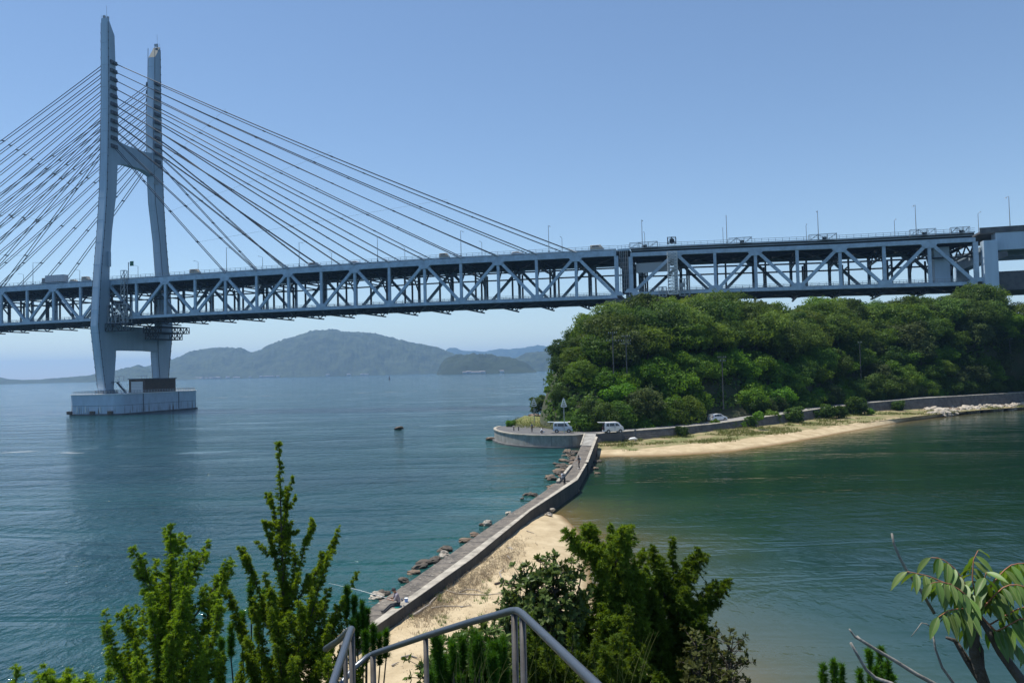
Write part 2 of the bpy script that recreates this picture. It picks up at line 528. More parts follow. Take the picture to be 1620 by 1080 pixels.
# ---- near headland with the sand spit
SHORE_R = [onz(x, y, 0) for x, y in ((876, 812), (890, 815), (906, 830), (922, 850), (931, 880), (936, 915), (944, 950), (975, 995), (1040, 1040), (1110, 1080))]
SHORE_L = [onz(x, y, 0) for x, y in ((868, 800), (800, 832), (742, 868), (690, 905), (640, 940), (594, 972), (565, 985), (540, 1000), (500, 1030), (430, 1075))]
SPIT = SHORE_R + [np.array([16, 24, 0]), np.array([18, -20, 0]), np.array([-22, -20, 0]), np.array([-15, 22, 0])] + SHORE_L[::-1]

def near_z(X, Y):
    X = np.asarray(X, float); Y = np.asarray(Y, float)
    s = seg_dist(X, Y, SPIT, True) * np.where(inside(X, Y, SPIT), 1, -1)
    xo = np.interp(Y, [p[1] for p in P_OUT], [p[0] for p in P_OUT])
    dr = seg_dist(X, Y, SHORE_R)
    z = np.where(s > 0, np.where(X > xo - .3, 0.85 * (1 - np.exp(-dr / 3.0)), .75 * (1 - np.exp(-s / 2.2))), s * .35)
    z = z + (fbm(X * .5, Y * .5, 4, 3) - .5) * .35 * np.clip(s / 3, 0, 1)
    hill = 12.2 - .44 * np.maximum(0, np.hypot(X * .95, Y) - 0.5) + (fbm(X * .3, Y * .3, 3, 8) - .5) * .8
    hill = np.where(np.hypot(X, Y) < 2.5, np.minimum(hill, 12.2), hill)
    return np.clip(np.maximum(z, hill), -3, 14)

nx, ny = 200, 200
gx, gy = np.meshgrid(np.linspace(-45, 50, nx), np.linspace(-22, 80, ny))
gz = near_z(gx, gy)
me = np_mesh("near_shore_ground", np.stack([gx.ravel(), gy.ravel(), gz.ravel()], 1), grid_faces(ny, nx), [SAND, SOIL], smooth=True)
zc = gz[:-1, :-1].ravel(); me.polygons.foreach_set("material_index", (zc > 3.2).astype(np.int32))
tag(link("near_shore_ground", me), kind='structure')

# ---- island shore lines seen from here
WATL = [(945, 723), (1000, 722), (1060, 721), (1110, 718), (1160, 714), (1246, 701), (1333, 684.7), (1440, 664.8), (1469, 661.5), (1543, 651), (1620, 645.5), (1760, 638)]
VEGL = [(945, 712), (1000, 712), (1060, 706), (1100, 702), (1160, 697), (1250, 684), (1330, 673), (1400, 664), (1480, 654.5), (1543, 648.5), (1620, 643), (1760, 636)]
FOOT = [(945, 701), (1004, 696), (1068, 690.6), (1100, 685), (1149, 679), (1200, 674), (1300, 661), (1374, 650.5), (1440, 647.5), (1484, 646), (1528, 643.5), (1620, 638.5), (1760, 631)]
TOPL = [(945, 686), (1004, 681), (1068, 676), (1123, 671), (1205, 660), (1295, 646.5), (1329, 642.5), (1374, 637), (1460, 629.6), (1620, 620.5), (1760, 611)]
ZFT = [(945, .6), (1068, 1.0), (1205, 1.3), (1380, 1.5), (1620, 1.3), (1760, 1.3)]
ST = np.arange(945, 1761, 5.0)

def col_pts(px):
    a = onz(px, ipl(WATL, px), 0)
    zf = ipl(ZFT, px)
    v_ = onz(px, ipl(VEGL, px), zf * .62)
    f_ = onz(px, ipl(FOOT, px), zf)
    t_ = aty(px, ipl(TOPL, px), f_[1] + .8)
    return a, v_, f_, t_
COLS = [col_pts(x) for x in ST]
TOPW = np.array([c[3] for c in COLS])
tan = np.gradient(TOPW[:, :2], axis=0); tan /= np.linalg.norm(tan, axis=1)[:, None]
nrm = np.stack([-tan[:, 1], tan[:, 0]], 1)
RBACK = TOPW.copy(); RBACK[:, :2] += nrm * 4.6
VERGE = TOPW.copy(); VERGE[:, :2] += nrm * 5.8; VERGE[:, 2] += .2

def loft(name, rows, mats, kind='structure', smooth=True, rough=0.0, seed=0, mi=None):
    """rows: list of (n,3) arrays"""
    V = np.stack(rows, 0).astype(float)
    nr, nc = V.shape[:2]
    if rough:
        q = V.reshape(-1, 3)
        q[:, 2] += (fbm(q[:, 0] * .6, q[:, 1] * .6, 4, seed) - .5) * rough
        V = q.reshape(nr, nc, 3)
    me = np_mesh(name, V.reshape(-1, 3), grid_faces(nr, nc), mats, smooth=smooth)
    if mi is not None: me.polygons.foreach_set("material_index", np.asarray(mi, np.int32))
    return tag(link(name, me), kind=kind)

def lerp_rows(a, b, n, first=True):
    return [a + (b - a) * k / n for k in range(0 if first else 1, n + 1)]

A = np.array([c[0] for c in COLS]); B = np.array([c[1] for c in COLS]); Cc = np.array([c[2] for c in COLS])
def dense(P, k=4):
    i = np.arange(len(P)); j = np.linspace(0, len(P) - 1, (len(P) - 1) * k + 1)
    return np.stack([np.interp(j, i, P[:, c]) for c in range(3)], 1)
Ad, Bd, Cd, Td, Rd, Vd = [dense(P) for P in (A, B, Cc, TOPW, RBACK, VERGE)]
under = Ad.copy(); under[:, 1] -= 5; under[:, 2] = -.9
loft("beach", lerp_rows(under, Ad, 2) + lerp_rows(Ad, Bd, 6, False) + [Bd + np.array([0, .6, .02])], SAND, rough=.10, seed=4)
foot_in = Cd + np.array([0, 1.2, .05])
loft("grassy_foreshore", lerp_rows(Bd + np.array([0, -.25, -.03]), foot_in, 8), SCRUB, rough=.16, seed=9)
road = loft("coast_road", lerp_rows(Td + np.array([0, .5, .0]), Rd, 2), ROADM, smooth=False)
loft("road_verge", lerp_rows(Rd + np.array([0, -.1, -.03]), Vd, 2), [SOIL], rough=.1)

# ---- parking terrace with its curved quay wall
ZT = 2.25
QUAY = [(925.5, 686), (905, 688.3), (880, 688.6), (850, 688), (825, 686.8), (805, 684.8), (790, 681.5), (783.5, 678.3), (785.5, 675.6), (793, 673.8)]
QW = [onz(x, y, ZT) for x, y in QUAY]
QW = np.array(QW)
qd = dense(QW, 4)
# smooth the polyline a little
for _ in range(6): qd[1:-1] = .5 * qd[1:-1] + .25 * (qd[:-2] + qd[2:])
back = [onz(x, y, ZT) for x, y in ((820, 671.5), (845, 672.5), (870, 675), (925, 678), (990, 679.5), (1010, 679.3))]
tag(MB().prism([(p[0], p[1]) for p in np.vstack([qd, np.array(back[:-2]), [[18, 148, 0]], [[19, 139, 0]]])], -1.5, ZT - .02).build("parking_terrace", ASPH), kind='structure')

# hill of the island
SKYL = [(835, 655), (845, 640), (857, 612), (868, 578), (878, 548), (900, 522), (925, 499), (960, 485), (1000, 480), (1060, 475), (1130, 466), (1165, 469), (1200, 478), (1230, 487), (1262, 483), (1300, 477), (1350, 479), (1400, 479), (1440, 469), (1500, 459), (1545, 452), (1590, 459), (1620, 467), (1700, 462), (1800, 470)]
BM = .28
BU = np.array([1, -BM, 0]) / math.hypot(1, BM)
BV = np.array([BM, 1, 0]) / math.hypot(1, BM)
BP = np.array([0, 270.0, 0])
_cx = [p[0] for p in [proj(q) for q in VERGE]]
def Y0(px):
    if px >= 945: return float(np.interp(px, _cx, VERGE[:, 1]))
    return ipl([(820, 158), (850, 156), (870, 153), (905, 148), (945, 145.0)], px)
def Z0(px):
    if px >= 945: return float(np.interp(px, _cx, VERGE[:, 2]))
    return ipl([(820, .5), (850, 1.4), (870, 2.4), (945, 2.6)], px)
def YR(px):
    k = (px - 810) / F
    return min(Y0(px) + ipl([(860, 26), (960, 36)], px), 270 / (1 + BM * k) - 6)
TREE_H = 8.5
def ZR(px):
    zt = H + (hor(px) - ipl(SKYL, px)) * YR(px) / F
    return max(1.0, zt - TREE_H * ipl([(870, .45), (960, 1.0)], px))
def hill_z(px, Y):
    a, b, r_ = Y0(px), Z0(px), YR(px)
    t = (Y - a) / (r_ - a)
    zr = ZR(px)
    if t <= 0: return b + t * 2
    if t <= 1: return b + (zr - b) * math.sin(t * math.pi / 2) ** .9
    return zr - (Y - r_) * .18
hp = np.arange(832, 1790, 6.0); ht = np.concatenate([np.linspace(-.03, 1, 16), np.linspace(1.15, 3.4, 10)])
V = []
for t in ht:
    for px in hp:
        a = Y0(px); Y = a + (YR(px) - a) * t
        k = (px - 810) / F
        z = hill_z(px, Y)
        V.append((k * Y, Y, z if px > 850 else min(z, 2)))
me = np_mesh("island_hill", np.array(V), grid_faces(len(ht), len(hp)), SOIL, smooth=True)
tag(link("island_hill", me), kind='structure')

# grass patch between terrace and trees, rocky point behind
g_rows = [np.array([onz(x, y, z) for x, y in row]) for z, row in (
    (2.27, ((818, 671), (835, 673), (860, 675), (885, 678.5), (925, 680))),
    (2.45, ((812, 666), (835, 668), (860, 670), (885, 673), (925, 676))),
    (2.7, ((822, 661), (838, 662.5), (860, 664), (885, 669), (925, 672))),
    (2.6, ((830, 657), (842, 658), (862, 659), (888, 664), (925, 669))))]
loft("grass_bank", [dense(r_, 5) for r_ in g_rows], GRASSG, rough=.35, seed=2)

# ---- distant hills
def hills(name, prof, d0, depth, matl, seed, amp=8, zb=0.0):
    """prof: skyline (px, py) ; base on the water at distance d0; depth: half-width"""
    x0, x1 = prof[0][0], prof[-1][0]
    pxs = np.arange(x0, x1 + .1, 1.5); ts = np.linspace(0, 1, 34)
    V = []
    for t in ts:
        Y = d0 + depth * t
        for px in pxs:
            dr = d0 + depth * .62
            zt = H + (hor(px) - ipl(prof, px)) * dr / F
            s = math.sin(min(t / .62, 1) * math.pi / 2) if t < .62 else math.cos((t - .62) / .38 * math.pi / 2)
            V.append(((px - 810) / F * Y, Y, zt * s - 1.5 * (1 - s)))
    V = np.array(V)
    x, y = V[:, 0], V[:, 1]
    rel = np.clip(V[:, 2] / 60, 0, 1)
    V[:, 2] += rel * ((1 - np.abs(fbm(x / 260, y / 260, 4, seed) - .5) * 4) * 26 - 14)
    V[:, 2] += rel * (fbm(x / 9, y / 9, 3, seed + 5) - .5) * amp
    me = np_mesh(name, V, grid_faces(len(ts), len(pxs)), matl, smooth=False)
    return tag(link(name, me), kind='structure')

hills("far_ridge", [(640, 590), (690, 566), (708, 552), (722, 551), (745, 556), (765, 557), (790, 553), (805, 554), (835, 549), (850, 547), (900, 552), (980, 575)], 9000, 900, FOL_FAR, 1, 14)
hills("distant_island_hill", [(150, 600), (190, 596), (215, 585), (260, 573), (300, 558), (340, 552), (380, 552), (400, 555), (430, 545), (470, 533), (497, 524), (520, 522), (550, 526), (600, 530), (630, 537), (660, 545), (690, 551), (715, 560), (740, 572), (780, 589)], 4600, 1100, FOL_FAR, 2, 16)
hills("distant_low_hill", [(-60, 598), (20, 600), (60, 601), (110, 597), (150, 593), (185, 588), (200, 583), (220, 580), (240, 584), (275, 592), (330, 600)], 4300, 500, FOL_FAR, 3, 12)
hills("distant_west_hill", [(-400, 590), (-250, 575), (-120, 585), (-60, 596), (0, 598), (40, 602)], 4600, 700, FOL_FAR, 4, 7)
hills("distant_headland", [(690, 590), (697, 577), (707, 567), (722, 561), (745, 559), (770, 562), (790, 567), (815, 570), (833, 577), (848, 588)], 2900, 300, FOL_NEARER, 6, 11)
hills("distant_shore_hill", [(800, 588), (812, 566), (830, 561), (850, 558), (880, 557), (930, 560), (1100, 575)], 4300, 400, FOL_FAR, 7, 13)

# ---- the sea: one sheet out to the horizon
ra = 10 * np.exp(np.arange(0, 382) * .0199)
th = np.concatenate([np.linspace(-48, 48, 290), np.linspace(54, 306, 43)]); th = np.radians(np.append(th, 312))
RR, TT = np.meshgrid(ra, th, indexing='ij')
wx, wy = RR * np.sin(TT), RR * np.cos(TT)
cway = np.array([p[:2] for p in W_L] + [p[:2] for p in W2_L[1:]])
cx_at = np.interp(wy, cway[:, 1], cway[:, 0])
cx_at = np.where(wy > cway[-1, 1], .075 * wy, cx_at)
lag = np.clip((wx - cx_at) / 2 + .5, 0, 1) * np.clip((320 - wy) / 60, 0, 1)
dsand = np.minimum(seg_dist(wx, wy, SHORE_R), seg_dist(wx, wy, [c[0] for c in COLS[::3]]))
dwall = np.minimum(seg_dist(wx, wy, list(cway)), seg_dist(wx, wy, [q for q in QW]))
nz = .5 + fbm(wx * .12, wy * .12, 3, 11)
sandy = np.exp(-(dsand / (5.0 * nz)) ** 1.1) * lag
shal = np.clip(np.maximum(np.exp(-(dsand / (15 * nz)) ** 1.5) * lag * .55, np.exp(-(dwall / (13 * nz)) ** 1.6) * (1 - lag) * .75), 0, 1)
shal = np.clip(shal + .28 * np.clip(fbm(wx * .03, wy * .05, 3, 21) - .45, 0, 1) * 4 * np.exp(-RR / 220) * (1 - lag), 0, 1)
me = np_mesh("sea", np.stack([wx.ravel(), wy.ravel(), np.zeros(wx.size)], 1), grid_faces(len(ra), len(th)), WATER,
             {"lagoon": lag.ravel(), "shallow": shal.ravel(), "sandy": sandy.ravel()}, smooth=True)
sea = tag(link("sea", me), kind='structure')

# old boat wake: a broken foam line on the water
FOAM = bpy.data.materials.new("wake_foam")
nt, N, L = nodes_of(FOAM); b = N["Principled BSDF"]; b.inputs["Base Color"].default_value = (.75, .78, .78, 1); b.inputs["Roughness"].default_value = .7
gN = N.new("ShaderNodeNewGeometry"); nN = N.new("ShaderNodeTexNoise"); nN.inputs["Scale"].default_value = .10; nN.inputs["Detail"].default_value = 6
L.new(gN.outputs["Position"], nN.inputs["Vector"]); rN = N.new("ShaderNodeMapRange"); rN.inputs[1].default_value = .48; rN.inputs[2].default_value = .66; rN.inputs[4].default_value = .38
L.new(nN.outputs["Fac"], rN.inputs[0]); L.new(rN.outputs[0], b.inputs["Alpha"])
for path, w in (([(300, 631), (420, 626), (520, 623), (620, 620), (720, 617), (800, 614), (858, 612)], 3.2), ([(0, 716), (40, 714), (90, 715), (130, 717)], 1.1), ([(0, 668), (50, 666), (108, 663)], .8)):
    V_ = []
    for x, y in path:
        p = onz(x, y, .035); V_ += [(p[0], p[1] - w, .035), (p[0], p[1] + w, .035)]
    n_ = len(path)
    tag(MB().add(V_, [(2 * i, 2 * i + 2, 2 * i + 3, 2 * i + 1) for i in range(n_ - 1)]).build("wake_foam", FOAM), kind='stuff')

# ---- the air
HAZE = bpy.data.materials.new("haze_air")
nt, N, L = nodes_of(HAZE); N.remove(N["Principled BSDF"])
pv = N.new("ShaderNodeVolumePrincipled"); pv.inputs["Density"].default_value = .00009
pv.inputs["Color"].default_value = (.31, .56, .93, 1); pv.inputs["Anisotropy"].default_value = .25
L.new(pv.outputs[0], N["Material Output"].inputs["Volume"])
RAD = float(ra[-1]) + 60
tag(MB().prism([(RAD * math.cos(a), RAD * math.sin(a)) for a in np.radians(np.arange(0, 360, 9))], -5, 430).build("haze", HAZE), kind='stuff')


# ================================================================== THE BRIDGE
def BW(u, o, z):
    return BP + BU * u + BV * o + np.array([0, 0, z])
BAX = (BU, BV, np.array([0, 0, 1.]))
UT = -168.6                     # tower station
LN = 13.69
WD = 28.0                       # width between the two trusses
def zt_main(u): return float(np.interp(u, [-400, -224, -128, -30, 37, 60], [52.4, 52.65, 52.8, 52.65, 51.75, 51.4]))
def zb_main(u): return float(np.interp(u, [-400, -224, -128, -30, 37, 60], [37.8, 38.05, 38.4, 37.9, 37.15, 37.0]))
def zt_app(u): return float(np.interp(u, [40, 62, 106, 143], [50.9, 50.55, 49.45, 49.0]))
def zb_app(u): return float(np.interp(u, [40, 68, 106, 143], [37.9, 37.6, 36.8, 36.0]))

def truss(name, label, nodes, zt, zb, first_top, chord_h, deck_up, end_bottom=True):
    """one span: two truss planes with chords, verticals, diagonals, cross frames, two decks"""
    root = empty(name, BW(nodes[0], WD / 2, zb(nodes[0])))
    tag(root, label, "bridge")
    inv = np.array(root.location)
    def bld(mb, nm, m, parent=root):
        mb.v = [tuple(np.array(p) - inv) for p in mb.v]
        return mb.build(nm, m, parent)
    n = len(nodes)
    for o, pm in ((0.0, PAINT), (WD, PAINT)):
        m1 = MB(); m2 = MB()
        for a, b in zip(nodes[:-1], nodes[1:]):
            m1.beam(BW(a, o, zt(a)), BW(b, o, zt(b)), 1.15, chord_h, BV)
            m2.beam(BW(a, o, zb(a)), BW(b, o, zb(b)), 1.15, 1.05, BV)
        bld(m1, "top_chord", pm); bld(m2, "bottom_chord", pm)
        for i, a in enumerate(nodes):
            mb = MB()
            w = .95 if not (i in (0, n - 1)) else 1.35
            mb.beam(BW(a, o, zb(a) + .5), BW(a, o, zt(a) - chord_h / 2), .8, w, BV)
            # gusset plates at the chord where the diagonals meet
            top = (i % 2 == 0) == first_top
            z = zt(a) - chord_h / 2 if top else zb(a) + .5
            sg = -1 if top else 1
            for so in (-.61, .61):
                g = [BW(a - 2.3, o + so, z), BW(a + 2.3, o + so, z), BW(a + 1.3, o + so, z + sg * 1.25), BW(a - 1.3, o + so, z + sg * 1.25)]
                g2 = [p + BV * .04 for p in g]
                mb.add(g + g2, [(0, 1, 2, 3), (7, 6, 5, 4), (0, 4, 5, 1), (1, 5, 6, 2), (2, 6, 7, 3), (3, 7, 4, 0)])
            bld(mb, "vertical_post", pm)
        for i in range(n - 1):
            a, b = nodes[i], nodes[i + 1]
            top = (i % 2 == 0) == first_top
            pa = BW(a + .5, o, zt(a) - chord_h * .4) if top else BW(a + .5, o, zb(a) + .4)
            pb = BW(b - .5, o, zb(b) + .4) if top else BW(b - .5, o, zt(b) - chord_h * .4)
            bld(MB().beam(pa, pb, .85, 1.0, BV), "diagonal_member", pm)
    for i, a in enumerate(nodes):
        t, b = zt(a), zb(a)
        mb = MB()          # cross frame: deep upper floor truss, lower floor beam, knee braces
        mb.beam(BW(a, .6, t - .2), BW(a, WD - .6, t - .2), .5, .9, BU)
        mb.beam(BW(a, .6, t - 3.4), BW(a, WD - .6, t - 3.4), .45, .5, BU)
        for k in range(6):
            o0, o1 = .6 + k * (WD - 1.2) / 6, .6 + (k + 1) * (WD - 1.2) / 6
            z0, z1 = (t - .4, t - 3.3) if k % 2 == 0 else (t - 3.3, t - .4)
            mb.beam(BW(a, o0, z0), BW(a, o1, z1), .35, .35, BU)
        mb.beam(BW(a, .4, t - 7.6), BW(a, 4.2, t - 3.5), .4, .45, BU)
        mb.beam(BW(a, WD - .4, t - 7.6), BW(a, WD - 4.2, t - 3.5), .4, .45, BU)
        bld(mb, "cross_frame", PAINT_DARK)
        mb = MB()
        mb.beam(BW(a, .6, b - .1), BW(a, WD - .6, b - .1), .6, .8, BU)
        mb.beam(BW(a, 2.0, b - 2.0), BW(a, WD - 2.0, b - 2.0), .5, .45, BU)
        for k in range(8):
            o0, o1 = 2 + k * (WD - 4) / 8, 2 + (k + 1) * (WD - 4) / 8
            z0, z1 = (b - .3, b - 1.9) if k % 2 == 0 else (b - 1.9, b - .3)
            mb.beam(BW(a, o0, z0), BW(a, o1, z1), .3, .3, BU)
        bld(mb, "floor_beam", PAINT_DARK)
        # catenary portal for the railway deck
        mb = MB()
        for o in (6.5, 13.4, 20.5):
            if i % 2 == 0 or o != 13.4:
                mb.beam(BW(a + 3.2, o, b + .4), BW(a + 3.2, o, t - 3.4), .55, .55, BU)
        mb.beam(BW(a + 3.2, 6.5, t - 5.6), BW(a + 3.2, 20.5, t - 5.6), .3, .4, BU)
        if i < n - 1: bld(mb, "catenary_post", PAINT_DARK)
    # decks and stringers
    mb = MB()
    for a, b in zip(nodes[:-1], nodes[1:]):
        for o0, o1 in ((.3, 13.2), (14.8, WD - .3)):
            mb.beam(BW(a, (o0 + o1) / 2, zt(a) + deck_up - .25), BW(b, (o0 + o1) / 2, zt(b) + deck_up - .25), o1 - o0, .5, BV)
        for o in (2.5, 5.5, 8.5, 11.5, 16.5, 19.5, 22.5, 25.5):
            mb.beam(BW(a, o, zt(a) + deck_up - 1.2), BW(b, o, zt(b) + deck_up - 1.2), .3, 1.4, BV)
        # gantry rail and bracing under the upper deck
        mb.beam(BW(a, 3, zt(a) - 4.6), BW(b, 3, zt(b) - 4.6), .3, .5, BV)
        mb.beam(BW(a, WD - 3, zt(a) - 4.6), BW(b, WD - 3, zt(b) - 4.6), .3, .5, BV)
        mb.beam(BW(a, .6, zt(a) - .6), BW(b, WD - .6, zt(b) - .6), .4, .4, BV)
        mb.beam(BW(a, WD - .6, zt(a) - .9), BW(b, .6, zt(b) - .9), .4, .4, BV)
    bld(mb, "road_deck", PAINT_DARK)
    mb = MB()
    for a, b in zip(nodes[:-1], nodes[1:]):
        for o, w in ((1.6, 1.2), (8.2, 4.4), (19.8, 4.4), (WD - 1.6, 1.2)):
            mb.beam(BW(a, o, zb(a) + .45), BW(b, o, zb(b) + .45), w, .5, BV)
        mb.beam(BW(a, .6, zb(a) - .6), BW(b, WD - .6, zb(b) - .6), .35, .35, BV)
        mb.beam(BW(a, WD - .6, zb(a) - .85), BW(b, .6, zb(b) - .85), .35, .35, BV)
        for o in (3.5, 12, 16, 24.5):
            mb.beam(BW(a, o, zb(a) - .2), BW(b, o, zb(b) - .2), .3, .8, BV)
    bld(mb, "rail_deck", PAINT_DARK)
    # edge fascia, parapets and handrails (thin rails and posts, past counting)
    for o in (-.25, WD + .25):
        mb = MB()
        for a, b in zip(nodes[:-1], nodes[1:]):
            if deck_up > 1:
                mb.beam(BW(a, o + (1.0 if o < 0 else -1.0), zt(a) + deck_up - .35), BW(b, o + (1.0 if o < 0 else -1.0), zt(b) + deck_up - .35), .3, .8, BV)
            mb.beam(BW(a, o, zt(a) + deck_up + .12), BW(b, o, zt(b) + deck_up + .12), .5, .24, BV)
        bld(mb, "deck_fascia", PAINT if deck_up < 2 else PAINT_D)
    mb = MB()
    for o, zf, zo in ((-.3, zt, deck_up + .22), (WD + .3, zt, deck_up + .22), (12.9, zt, deck_up), (15.1, zt, deck_up), (.9, zb, .7), (WD - .9, zb, .7), (5.6, zb, .7), (10.9, zb, .7), (17, zb, .7), (22.5, zb, .7)):
        for a, b in zip(nodes[:-1], nodes[1:]):
            for h in (.45, 1.05):
                mb.beam(BW(a, o, zf(a) + zo + h), BW(b, o, zf(b) + zo + h), .09, .09, BV)
            for k in range(6):
                u = a + (b - a) * k / 6
                mb.beam(BW(u, o, zf(u) + zo), BW(u, o, zf(u) + zo + 1.1), .1, .1, BU)
    tag(bld(mb, "handrail", GALV), kind='stuff')
    return root, bld

MAIN = [UT + LN * k for k in range(-11, 16)]
APPR = [41.5, 56.0] + [56.0 + 12.47 * k for k in range(1, 7)] + [143.2]
main_root, main_bld = truss("cable_stayed_bridge", "long double-deck steel truss bridge hung from the twin-legged tower by stay cables", MAIN, zt_main, zb_main, False, 1.9, 1.25)
APPR = sorted(set(round(a, 2) for a in APPR))
app_root, app_bld = truss("approach_bridge", "shorter double-deck truss span over the wooded island with a lattice ladder on it", APPR, zt_app, zb_app, False, 1.3, 2.15)

# the expansion joint between the two spans: deck plate, kerbs, rails and pipes across the gap
for o in (0.0, WD):
    app_bld(MB().beam(BW(37.2, o, 52.75), BW(41.3, o, 52.75), .5, .7, BV), "joint_kerb", PAINT)
    mb = MB()
    for h in (.5, 1.1): mb.beam(BW(36.8, o, 53.1 + h), BW(41.5, o, 53.1 + h), .09, .09, BV)
    for k in range(4): mb.beam(BW(37.4 + k * 1.2, o, 53.1), BW(37.4 + k * 1.2, o, 54.2), .1, .1, BU)
    tag(app_bld(mb, "joint_rail", GALV), kind='stuff')
app_bld(MB().box(BW(39.2, WD / 2, 52.3), (4.0, WD - 1.5, .5), BAX), "joint_plate", PAINT_DARK)
app_bld(MB().box(BW(39.2, 3.5, 44.6), (2.2, 2.6, 12.6), BAX), "link_post", PAINT_DARK)
app_bld(MB().box(BW(39.2, WD - 3.5, 44.6), (2.2, 2.6, 12.6), BAX), "link_post", PAINT_DARK)
mb = MB()
for k in range(5): mb.tube([BW(38 + k * .6, -.3 + k * .2, 38.6), BW(38 + k * .6, -.3 + k * .2, 52.4)], .09, 6)
for k in range(9): mb.beam(BW(37.8, -.4, 40 + k * 1.4), BW(40.8, -.4, 40 + k * 1.4), .08, .08)
tag(app_bld(mb, "service_pipes", GALV), kind='stuff')
app_bld(MB().box(BW(48.5, 2.2, 46.6), (11, .4, 3.2), BAX), "machine_housing", GALV)

# stay cables: two planes, two strands each
LEG_Z = lambda i: 143.0 - 3.45 * i
for side in (1, -1):
    for plane in (0, 1):
        o_d = 0.0 if plane == 0 else WD
        o_t = 1.5 if plane == 0 else WD - 1.5
        for i in range(11):
            k = 14 - i if side > 0 else -(15 - i) + 1
            ua = UT + LN * k
            za = zt_main(ua) + 1.0
            mb = MB()
            A_ = BW(UT + side * 1.9, o_t, LEG_Z(i)); B_ = BW(ua, o_d, za)
            for so in (-.7, .7):
                p0, p1 = A_ + BV * so, B_ + BV * so
                pts = []
                for s in np.linspace(0, 1, 9):
                    p = p0 * (1 - s) + p1 * s
                    p[2] -= 1.6 * (10 - i + 3) / 13 * 4 * s * (1 - s)
                    pts.append(p)
                mb.tube(pts, .155, 6)
            # clamps that tie the two strands
            for s in (.28, .52, .76):
                p = A_ * (1 - s) + B_ * s; p[2] -= 1.6 * (10 - i + 3) / 13 * 4 * s * (1 - s)
                mb.box(p, (.4, 1.7, .42), BAX)
            c = main_bld(mb, "stay_cable", CABLE)
            mb = MB()
            d = (A_ - B_) / np.linalg.norm(A_ - B_)
            for so in (-.7, .7):
                mb.tube([B_ + BV * so - d * .4, B_ + BV * so + d * 2.6], .26, 8)
            mb.v = [tuple(np.array(p) - np.array(main_root.location)) for p in mb.v]
            s_ = link("cable_socket", mb.mesh("cable_socket", GALV), c)
# damping ropes between the stays
for fr in (.28, .52, .76):
    for side in (1, -1):
        pts = []
        for i in (0, 10):
            k = 14 - i if side > 0 else -(14 - i)
            A_ = BW(UT + side * 1.9, 1.5, LEG_Z(i)); B_ = BW(UT + LN * k, 0, zt_main(0) + 1)
            pts.append(A_ * (1 - fr) + B_ * fr)
        main_bld(MB().tube(pts, .028, 5), "damping_rope", CABLE)

